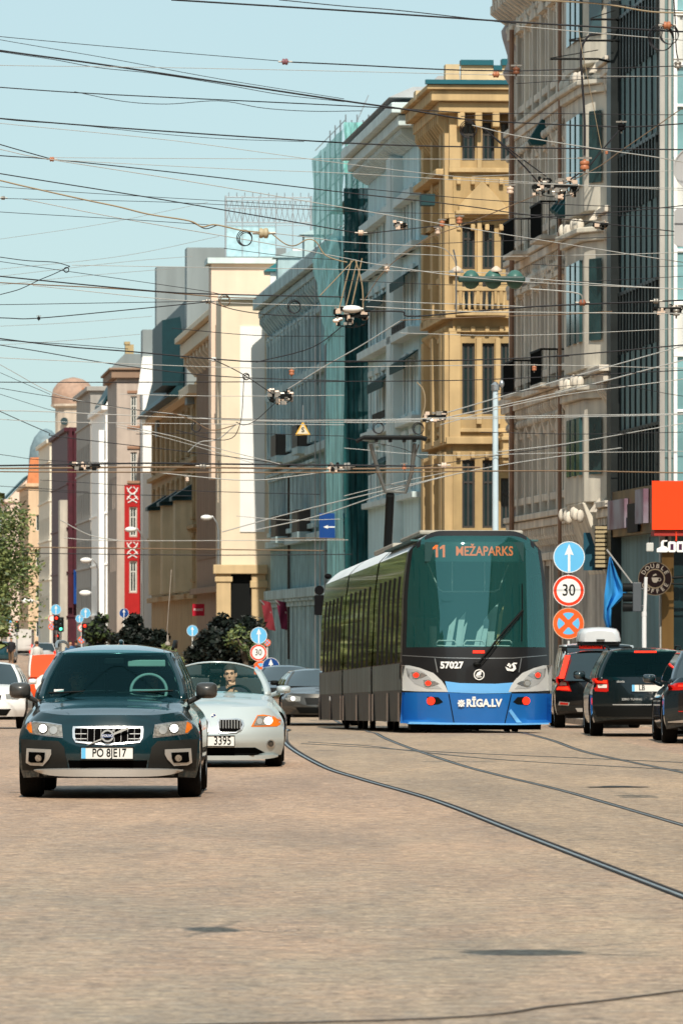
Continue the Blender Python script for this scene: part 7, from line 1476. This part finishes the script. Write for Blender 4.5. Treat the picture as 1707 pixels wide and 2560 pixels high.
([(905, 645), (880, 760)], 3.4, 't', 'tan strut on the trapeze hub', 86), ([(885, 648), (800, 738)], 2.8, 't', 'long oblique tan strut above the trapeze hub', 86), ([(878, 650), (848, 770)], 3.2, 't', 'steep tan strut of the trapeze hub', 86), ([(888, 648), (905, 712), (908, 790)], 3.6, 't', 'bent tan strut of the trapeze hub', 86), ([(893, 650), (860, 785)], 2.8, 't', 'inner tan strut of the trapeze hub', 86),
([(903, 585), (896, 648)], 2.0, 'k', 'short hanger above the trapeze hub', 86),
([(1300, 306), (1555, 316), (1707, 308)], 3.4, 'k', 'black cable passing through the dark knot above the hub', 60),
([(1152, 296), (1300, 306)], 3.4, 'k', 'black cable from the loop across the yellow cornice', 60),
([(1180, 312), (1300, 340), (1500, 372), (1640, 392), (1707, 404)], 2.6, 'p', 'pale wire starting at the yellow building loop', 60),
([(1152, 290), (1300, 282), (1480, 284), (1707, 286)], 1.8, 'k', 'fine dark level wire above the knot', 60),
([(1000, 800), (1262, 790), (1400, 786), (1530, 778)], 2.2, 'c', 'brown wire just below the trolley feeder', 90),
([(860, 905), (1150, 900), (1422, 890)], 2.0, 'k', 'dark level wire before the tall paired windows', 100),
([(440, 1075), (560, 1100), (600, 1060), (610, 940)], 2.0, 'k', 'wire hanging before the blank white wall panel', 112),
([(430, 1032), (480, 1050), (530, 1075), (590, 1062)], 2.6, 'c', 'brown wire through the small loop before the ribbed building', 116),
([(470, 1130), (500, 1105), (545, 1098), (590, 1060)], 2.6, 'p', 'pale ladder of strain rods before the ribbed building', 116),
([(860, 1240), (1000, 1205), (1120, 1180)], 2.0, 'p', 'faint pale wire left of the pantograph pole', 175),
([(480, 640), (300, 655), (0, 690)], 1.2, 'p', 'very fine distant wire below the small knot', 120), ([(548, 590), (300, 640), (0, 672)], 1.2, 'p', 'very fine distant wire rising to the cream roof ledge', 120), ([(440, 670), (200, 690), (0, 712)], 1.2, 'p', 'very fine distant wire reaching the grey roof block', 120),
([(380, 790), (180, 806), (0, 815)], 1.2, 'p', 'very fine distant wire by the lower grey roof block', 130), ([(350, 835), (180, 850), (0, 862)], 1.2, 'p', 'very fine distant wire above the ochre chimney', 130), ([(520, 505), (250, 560), (0, 597)], 1.1, 'p', 'very fine distant wire rising to the roof sign frame', 110),
([(1290, 208), (1480, 196), (1707, 186)], 1.8, 'k', 'dark wire passing just over the ornate building cornice brackets', 60),
([(1180, 440), (1400, 432), (1707, 425)], 1.6, 'p', 'pale level wire behind the big hub', 66),
([(900, 470), (1200, 498), (1450, 512), (1707, 520)], 2.0, 'k', 'dark wire descending beneath the big hub', 66),
([(1040, 610), (1300, 600), (1707, 586)], 1.8, 'k', 'dark wire rising slightly below the pediment', 72),
([(860, 628), (1200, 640), (1500, 636), (1707, 630)], 1.8, 'p', 'pale wire skimming above the green signal', 76),
([(1330, 660), (1500, 668), (1707, 664)], 1.6, 'k', 'short dark wire over the steady arm', 80),
([(860, 700), (1150, 712), (1400, 706), (1707, 690)], 1.6, 'k', 'dark wire just under the green signal', 84),
([(1000, 832), (1300, 838), (1707, 820)], 1.8, 'p', 'pale wire at the height of the balcony brackets', 94),
([(1240, 985), (1500, 960), (1707, 990)], 1.6, 'k', 'dark slack wire right of the blue steel pole top', 120),
([(1200, 1080), (1450, 1085), (1707, 1080)], 1.8, 'k', 'dark wire low before the ornate building', 128),
([(860, 1120), (1100, 1138), (1400, 1132), (1707, 1128)], 1.6, 'p', 'pale wire low across the ochre building', 130),
([(560, 620), (720, 640), (860, 650)], 1.6, 'k', 'dark wire over the cream roof ledge', 76),
([(430, 820), (640, 838), (860, 840)], 1.8, 'k', 'dark wire across the white wall panel top', 94),
([(300, 985), (560, 990), (860, 988)], 1.6, 'p', 'pale wire above the ochre building eaves', 112),
([(340, 1085), (560, 1082), (860, 1090)], 1.8, 'k', 'dark wire above the level bundle', 124),
([(420, 1225), (640, 1232), (800, 1236)], 1.8, 'k', 'dark wire below the level bundle before the panel', 150),
([(60, 1225), (300, 1236), (480, 1240)], 1.6, 'k', 'dark wire before the maroon and grey houses', 160),
([(590, 1290), (720, 1300), (850, 1298)], 1.6, 'p', 'pale wire beside the lane sign', 190),
([(640, 1350), (760, 1345), (860, 1348)], 2.0, 'c', 'brown wire behind the tram tail', 215),
([(0, 1215), (110, 1222), (220, 1230)], 1.5, 'k', 'dark wire just above the street tree', 160),
]
for e in W: wire(e[0], e[1], e[2], e[3], d=e[4] if len(e) > 4 else None)
m_ins = mat('terracotta insulator', (.42, .16, .08), .4, var=.2); m_insp = mat('cream porcelain insulator', (.62, .48, .38), .35, var=.1); m_clamp = mat('weathered clamp metal', (.32, .30, .27), .45, .6, var=.3)
def insulator(label, px, py, d, size=10, m=m_ins, horiz=False):
    k = d / F; p = at(px, py, d); s_ = thing('insulator', label, 'insulator', p); o = MB(); s = size * k
    pr = [(.25 * s, -1.3 * s), (.3 * s, -1 * s), (.9 * s, -.9 * s), (1.0 * s, -.5 * s), (.8 * s, -.1 * s), (1.0 * s, .1 * s), (1.0 * s, .6 * s), (.8 * s, .8 * s), (.3 * s, .9 * s), (.25 * s, 1.2 * s)]
    o.lathe(pr, (0, 0, 0), 'x' if horiz else 'z', 12); o.build('body', m, s_, smooth=50); o = MB()
    if horiz: o.tube([(-2.2 * s, 0, 0), (2.2 * s, 0, 0)], .28 * s, 6)
    else: o.tube([(0, 0, -1.8 * s), (0, 0, 1.9 * s)], .25 * s, 6); o.box(-1.5 * s, 1.5 * s, -.2 * s, .2 * s, 1.2 * s, 1.6 * s)
    o.build('clamp', m_clamp, s_, smooth=40)
for a in (('purple brown strain clamp alone in the open sky', 713, 153, 52, 8, mat('purple brown casting', (.22, .10, .12), .5), True), ('long orange turnbuckle before the yellow parapet', 1240, 185, 52, 8, m_ins, True), ('dark brown ball clamp beside the orange turnbuckle', 1290, 175, 52, 9, mat('brown casting', (.16, .06, .03), .5), False),
          ('orange insulator hung left of the big hub', 1275, 474, 64, 9, m_insp, False), ('orange box insulator under the black hanger', 1461, 411, 62, 12, m_ins, False), ('insulator on the pediment wall', 1148, 550, 68, 8, m_ins, False), ('upper of two stuck insulators left of the pediment windows', 1105, 558, 69, 7, m_ins, False), ('lower of two stuck insulators', 1094, 577, 70, 7, m_insp, False),
          ('insulator before the pale blue building', 967, 671, 86, 7, m_insp, False), ('insulator before the ornate building balcony', 1335, 920, 110, 6, m_ins, False), ('dark knot clamp above the big hub', 1553, 316, 60, 9, m_black, False), ('pink strain piece over the scaffold netting', 902, 581, 68, 7, m_insp, True), ('small rust clamp by the panel building', 1516, 380, 66, 4, m_ins, False),
          ('rusty clamp on the trolley feeder', 1456, 756, 86, 8, mat('rusty casting', (.25, .09, .05), .6), True), ('white square clamp at the ribbed building', 535, 899, 98, 6, m_white, True), ('orange insulator above the small hub', 729, 930, 98, 7, m_ins, False), ('clamp group of the level bundle beside the netting', 868, 1165, 130, 9, m_clamp, True), ('clamp group of the level bundle before the ribbed building', 507, 1165, 130, 8, m_clamp, True),
          ('cream insulator right of the level bundle centre', 1010, 1167, 131, 6, m_ins, False), ('clamp of the fanned wires near the yellow building', 1110, 1163, 131, 7, m_insp, True), ('small white clamp near the ochre oriels', 468, 1198, 131, 5, m_insp, False), ('left sky clamp where two wires meet', 130, 397, 63, 6, m_ins, True), ('clamp at the sky edge', 8, 494, 70, 5, m_clamp, True), ('tiny knob on the sky wire', 97, 795, 86, 4, m_black, False), ('roof block cable clamp', 521, 752, 86, 7, m_clamp, True), ('junction box beside the round black loop', 660, 582, 68, 13, mat('pale junction box', (.42, .36, .24), .5), True),
          ('striped insulator stack before the white panels', 1694, 160, 46, 9, m_clamp, False), ('brown orange clamp in the corner loops', 1668, 62, 46, 10, m_ins, True), ('trolley clamp near the fins', 1640, 752, 88, 7, m_clamp, True), ('trolley clamp at the picture edge', 1690, 780, 88, 9, m_clamp, False)): insulator(*a)
def loops(label, px, py, r, d, n=2, m=m_wk):
    k = d / F; s_ = thing('cable_loop', label, 'cable', at(px, py, d))
    for j in range(n):
        o = MB(); c = (j * 1.5 * k, .02 * j, -j * 1.2 * k); rr = (r - j * 1.8) * k; o.tube([(c[0] + rr * math.cos(t * math.pi / 14), c[1] + .1 * rr * math.sin(t * .9), c[2] + rr * math.sin(t * math.pi / 14) * 1.04) for t in range(29)], 1.3 * k, 6); o.build('coil', m, s_, smooth=60, fix=False)
for a in (('coiled black loop beside the ochre cornice', 1170, 322, 21, 60, 3), ('round black coiled loop before the pale sign board', 611, 594, 19, 68, 3), ('brown loop over the cream gable top', 561, 751, 14, 86, 2, m_wc), ('grey loop before the weathered cornice', 735, 766, 16, 86, 2), ('large tangled cable loops in the top corner', 1652, 92, 32, 46, 4), ('second tangled loop overlapping the corner loops', 1672, 84, 24, 46, 3), ('small loop above the small hub', 615, 941, 8, 98, 2), ('loop hanging before the brown ribbed building', 490, 1067, 12, 120, 2), ('loop on the wires over the pantograph, netting side', 945, 1069, 14, 134, 2), ('loop on the wires over the pantograph, ochre side', 1045, 1071, 14, 134, 2), ('tiny loop below the sky knot', 166, 674, 6, 84, 1)): loops(*a)
def hub(label, px, py, w_, h, d, n=26, cap=False):
    n = int(n * 2.2); rnd = random.Random(int(px)); k = d / F; s_ = thing('wire_hub', label, 'wire fitting', at(px, py, d)); o = MB(); a = MB(); b = MB()
    for i in range(n):
        t = rnd.uniform(-1, 1); x = t * w_ / 2 * k; z_ = (rnd.uniform(-.5, .5) * h - (1 - t * t) * h * .12) * k; s = rnd.uniform(2.4, 6.2) * k; q = (o, a, b)[i % 3]
        if i % 2: q.box(x - s, x + s, -s + .05 * t, s + .05 * t, z_ - s * .8, z_ + s * .8)
        else: q.lathe([(s * .4, -s * 1.4), (s * .8, -s), (s * .8, s), (s * .4, s * 1.4)], (x, .05 * t, z_), 'z' if i % 4 else 'x', 8)
    o.tube([(w_ * .52 * k * math.cos(t), 0, h * .52 * k * math.sin(t) - .1 * h * k) for t in [math.pi * (1.0 + j / 12) for j in range(13)]], 1.2 * k, 6); o.box(-w_ / 2 * k, w_ / 2 * k, -.02, .02, -3 * k, 4 * k)
    o.build('frame', m_blk, s_, smooth=40); a.build('fitting', m_clamp, s_, smooth=40); b.build('porcelain_fitting', m_insp, s_, smooth=40)
    if cap: o = MB(); o.ell((0, 0, h * .38 * k), (w_ * .34 * k, .1, h * .22 * k), 14, 8); o.build('white_cap', m_white, s_, smooth=60)
hub('big cluster of insulators and clamps hanging before the ornate building', 1389, 464, 112, 44, 72, 34); hub('white capped fitting cluster of the trapeze before the netting', 878, 790, 82, 46, 86, 26, True); hub('small cluster of clamps before the teal side windows', 700, 988, 58, 34, 98, 20); hub('little clamp knot on the pale wires before the oriel', 1500, 560, 36, 16, 70, 8); hub('little clamp knot beside the pink strain piece', 1000, 560, 30, 14, 70, 7); hub('clamp knot where pale tram wires gather by the ochre building', 1085, 1040, 60, 22, 138, 14); hub('clamp knot on the level bundle before the maroon house', 215, 1163, 70, 16, 131, 12); hub('clamp knot on the level bundle before the scaffold', 850, 1168, 60, 18, 131, 12); hub('tight clamp cluster high at the picture edge', 1668, 772, 70, 18, 88, 14)
# fittings above the picture that throw the soft dark spots on the setts
def caster(label, gx, gy, w_, rot, z_=6.4):
    t = z_ / SUNV.z; s_ = thing('wire_hub', label, 'wire fitting', (gx + SUNV.x * t, gy + SUNV.y * t, z_), R(rot), 'wire fittings overhead in front of the crossing'); o = MB(); o.ell((0, 0, 0), (w_ * .55, .34, .05), 16, 8); o.box(-w_ * .3, w_ * .42, -.22, .18, -.04, .07); o.tube([(-w_ * 1.3, .5, .1), (0, 0, .05), (w_ * 1.2, -.5, .1)], .02, 6); o.tube([(-w_, -.9, .1), (0, 0, .05), (w_, .9, .1)], .016, 6); o.build('fitting', m_clamp, s_, smooth=0)
caster('wire fitting overhead casting the first dark spot', -.72, 35.9, .28, 10); caster('wire fitting overhead casting the long dark streak', .95, 33.3, .60, 0)
# wall brackets on the ornate building
for i, (px0, px1, py, lab) in enumerate(((1375, 1495, 146, 'lowest black bracket arm before the ornate oriel'), (1422, 1538, 100, 'middle black bracket arm before the ornate oriel'), (1475, 1537, 47, 'highest black bracket arm before the ornate oriel'))):
    d = 157; s_ = thing('wall_bracket', lab, 'bracket', at(px1, py, d)); k = d / F; o = MB(); l_ = (px1 - px0) * k; o.tube([(0, 0, 0), (-l_, 0, 0)], .03, 6); o.tube([(0, 0, .22), (-l_, 0, .02)], .012, 5); o.tube([(.0, 0, .0), (.6, 1.5, 0)], .03, 6); o.build('arm', m_blk, s_, smooth=40)
# ================================================================ TREES
def leaf_mat(name, c, c2): return mat(name, c, .55, var=.4, scale=1.1, col2=c2, spec=.4)
m_lf = leaf_mat('bright summer leaves', (.24, .27, .10), (.11, .155, .045)); m_lf2 = leaf_mat('mid green leaves', (.09, .13, .045), (.04, .07, .025)); m_lfd = leaf_mat('shadow dark leaves', (.005, .011, .007), (.002, .005, .003)); m_bark = mat('grey bark', (.10, .08, .06), .9, var=.3, bump=.6, bscale=20)  # the darkest leaves hold foliage in shadow as their own colour
def tree(name, label, X, Y, H, r, n, ms, trunk=.14, seed=1, zc=None, squash=1.0, leaf=.15, clumps=16, cat='tree', gap=.55):
    rnd = random.Random(seed); root = thing(name, label, cat, (X, Y, gz(Y))); zc = zc or H - r * squash; o = MB(); o.tube([(0, 0, 0), (.05, .03, zc * .5), (0, 0, zc)], [trunk, trunk * .75, trunk * .4], 9); C = []
    for i in range(clumps):
        v = Vector((rnd.gauss(0, 1), rnd.gauss(0, 1), rnd.gauss(0, 1))).normalized() * r * rnd.uniform(.35, .95); v.z *= squash; c = Vector((v.x, v.y, zc + v.z)); C.append((c, r * rnd.uniform(.22, .42)))
        if i % 2 == 0: o.tube([(0, 0, zc * rnd.uniform(.5, .95)), (v.x * .5, v.y * .5, zc + v.z * .35), tuple(c)], [trunk * .35, trunk * .22, trunk * .08], 5)
    o.build('trunk', m_bark, root, smooth=60); bs = [MB() for _ in ms]
    for i in range(n):
        c, cr = C[rnd.randrange(clumps)]; v = Vector((rnd.gauss(0, 1), rnd.gauss(0, 1), rnd.gauss(0, 1))).normalized() * cr * (rnd.random() ** gap) * 1.1; p = c + v; s = leaf * rnd.uniform(.6, 1.3)
        a = Vector((rnd.gauss(0, 1), rnd.gauss(0, 1), rnd.gauss(0, .6))).normalized(); b_ = a.cross(Vector((rnd.gauss(0, 1), rnd.gauss(0, 1), rnd.gauss(0, 1)))).normalized()
        if p.z < .15: continue
        j = 0 if (len(ms) == 1 or rnd.random() < .6) else 1; bs[j].add([p - a * s, p - b_ * s * .5, p + a * s, p + b_ * s * .5], [(0, 1, 2, 3)])
    cr_ = MB(); mi = 0
    for k, b in enumerate(bs): cr_.add(b.v, b.f, k)
    cr_.build('crown', list(ms), root, smooth=0, fix=False); return root
tree('street_tree', 'sunlit leafy street tree cut by the picture edge', -14.0, 232, 7.8, 3.3, 19000, (m_lf, m_lf2), seed=4, zc=4.3, leaf=.085, clumps=34)
for i, (x, y, lab) in enumerate(((-18.4, 258, 'street tree mirrored in the middle of the tram side'), (-19.7, 280, 'street tree mirrored farther along the tram side'), (-20.9, 302, 'street tree mirrored near the tram tail'), (-22.1, 324, 'tall street tree mirrored beyond the tram tail'), (-23.4, 348, 'last street tree mirrored in the tram glazing'))):
    tree('street_tree', lab, x, y, 12, 4.6, 8000, (m_lf2, m_lf), seed=20 + i, zc=5.2, squash=1.3, leaf=.42, clumps=44, trunk=.22, gap=.35)
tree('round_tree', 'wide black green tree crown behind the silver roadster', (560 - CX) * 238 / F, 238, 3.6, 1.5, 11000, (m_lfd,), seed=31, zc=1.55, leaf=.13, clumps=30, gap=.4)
tree('round_tree', 'sunlit edge of the wide dark crown painted as lighter green sprays', (612 - CX) * 234 / F, 234, 3.0, .75, 500, (m_lf2, m_lf), seed=33, zc=1.75, leaf=.09, clumps=9)  # sunlit leaves of the dark crown, brightened by a lighter leaf colour
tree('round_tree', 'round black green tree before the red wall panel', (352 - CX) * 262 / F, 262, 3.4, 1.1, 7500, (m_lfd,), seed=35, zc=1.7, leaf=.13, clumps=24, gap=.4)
tree('round_tree', 'pale olive shrub between the two dark crowns', (425 - CX) * 250 / F, 250, 2.2, .6, 900, (m_lf,), seed=36, zc=1.2, leaf=.07, clumps=10)
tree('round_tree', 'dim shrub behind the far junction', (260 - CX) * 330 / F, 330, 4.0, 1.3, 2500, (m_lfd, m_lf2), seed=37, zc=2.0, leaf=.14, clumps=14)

# ================================================================ PEOPLE FAR DOWN THE STREET
def walker(label, px, d, stride=.22, face_=1):
    root = thing('person', label, 'person', ((px - CX) * d / F, d, gz(d) + .02), 0 if face_ > 0 else math.pi); b = MB(); s = stride
    b.ell((0, 0, 1.60), (.085, .10, .125), 14, 10); b.tube([(0, .01, 1.40), (0, .01, 1.52)], .055, 10); b.ell((0, 0, 1.20), (.19, .12, .30)); b.ell((0, 0, .95), (.17, .12, .14))
    for k in (-1, 1):
        b.tube([(k * .09, 0, .92), (k * .10, -k * s * .5 - .02, .5), (k * .10, -k * s, .08)], [.09, .065, .045], 10); b.ell((k * .10, -k * s - .05, .04), (.045, .12, .045), 10, 6)
        b.tube([(k * .20, 0, 1.38), (k * .25, .03 + k * s * .3, 1.12), (k * .24, -.05 + k * s * .6, .88)], [.055, .045, .032], 10); b.ell((k * .24, -.07 + k * s * .65, .80), (.025, .045, .07), 8, 6)
    remeshed('body', b, m_skin, root, .02, 3); return root
mc_ = [mat('walker cloth %s' % n, c, .85) for n, c in (('white', (.6, .6, .58)), ('black', (.02, .02, .025)), ('blue', (.05, .13, .25)), ('red', (.35, .04, .03)), ('brown', (.16, .10, .06)))]
for i, (px, d, c1_, c2_, lab) in enumerate(((92, 300, 0, 1, 'distant pedestrian in white top crossing behind the white hatchback'), (176, 330, 2, 1, 'distant pedestrian in blue by the estate roof rail'), (190, 342, 1, 1, 'distant pedestrian all in black by the estate roof rail'), (248, 350, 3, 4, 'distant pedestrian in red top on the far pavement'), (262, 356, 0, 2, 'distant pedestrian in white top and blue trousers on the far pavement'), (28, 420, 1, 4, 'tiny dark pedestrian below the street tree'))):
    r_ = walker(lab, px, d, face_=1 if i % 2 else -1); o = MB(); o.lathe([(.17, .80), (.21, .95), (.20, 1.2), (.22, 1.38), (.10, 1.47)], (0, 0, 0), 'z', 14)
    for k in (-1, 1): o.tube([(k * .20, 0, 1.38), (k * .255, .03 + k * .07, 1.12), (k * .25, -.03 + k * .12, .95)], [.07, .06, .05], 8)
    o.build('jacket', mc_[c1_], r_, smooth=60); o = MB()
    for k in (-1, 1): o.tube([(k * .09, 0, .95), (k * .10, -k * .11 - .02, .5), (k * .10, -k * .22, .10)], [.11, .085, .07], 10)
    o.build('trousers', mc_[c2_], r_, smooth=60); o = MB(); o.ell((0, .02, 1.65), (.095, .11, .10), 12, 8); o.build('hair', m_hair, r_, smooth=60)
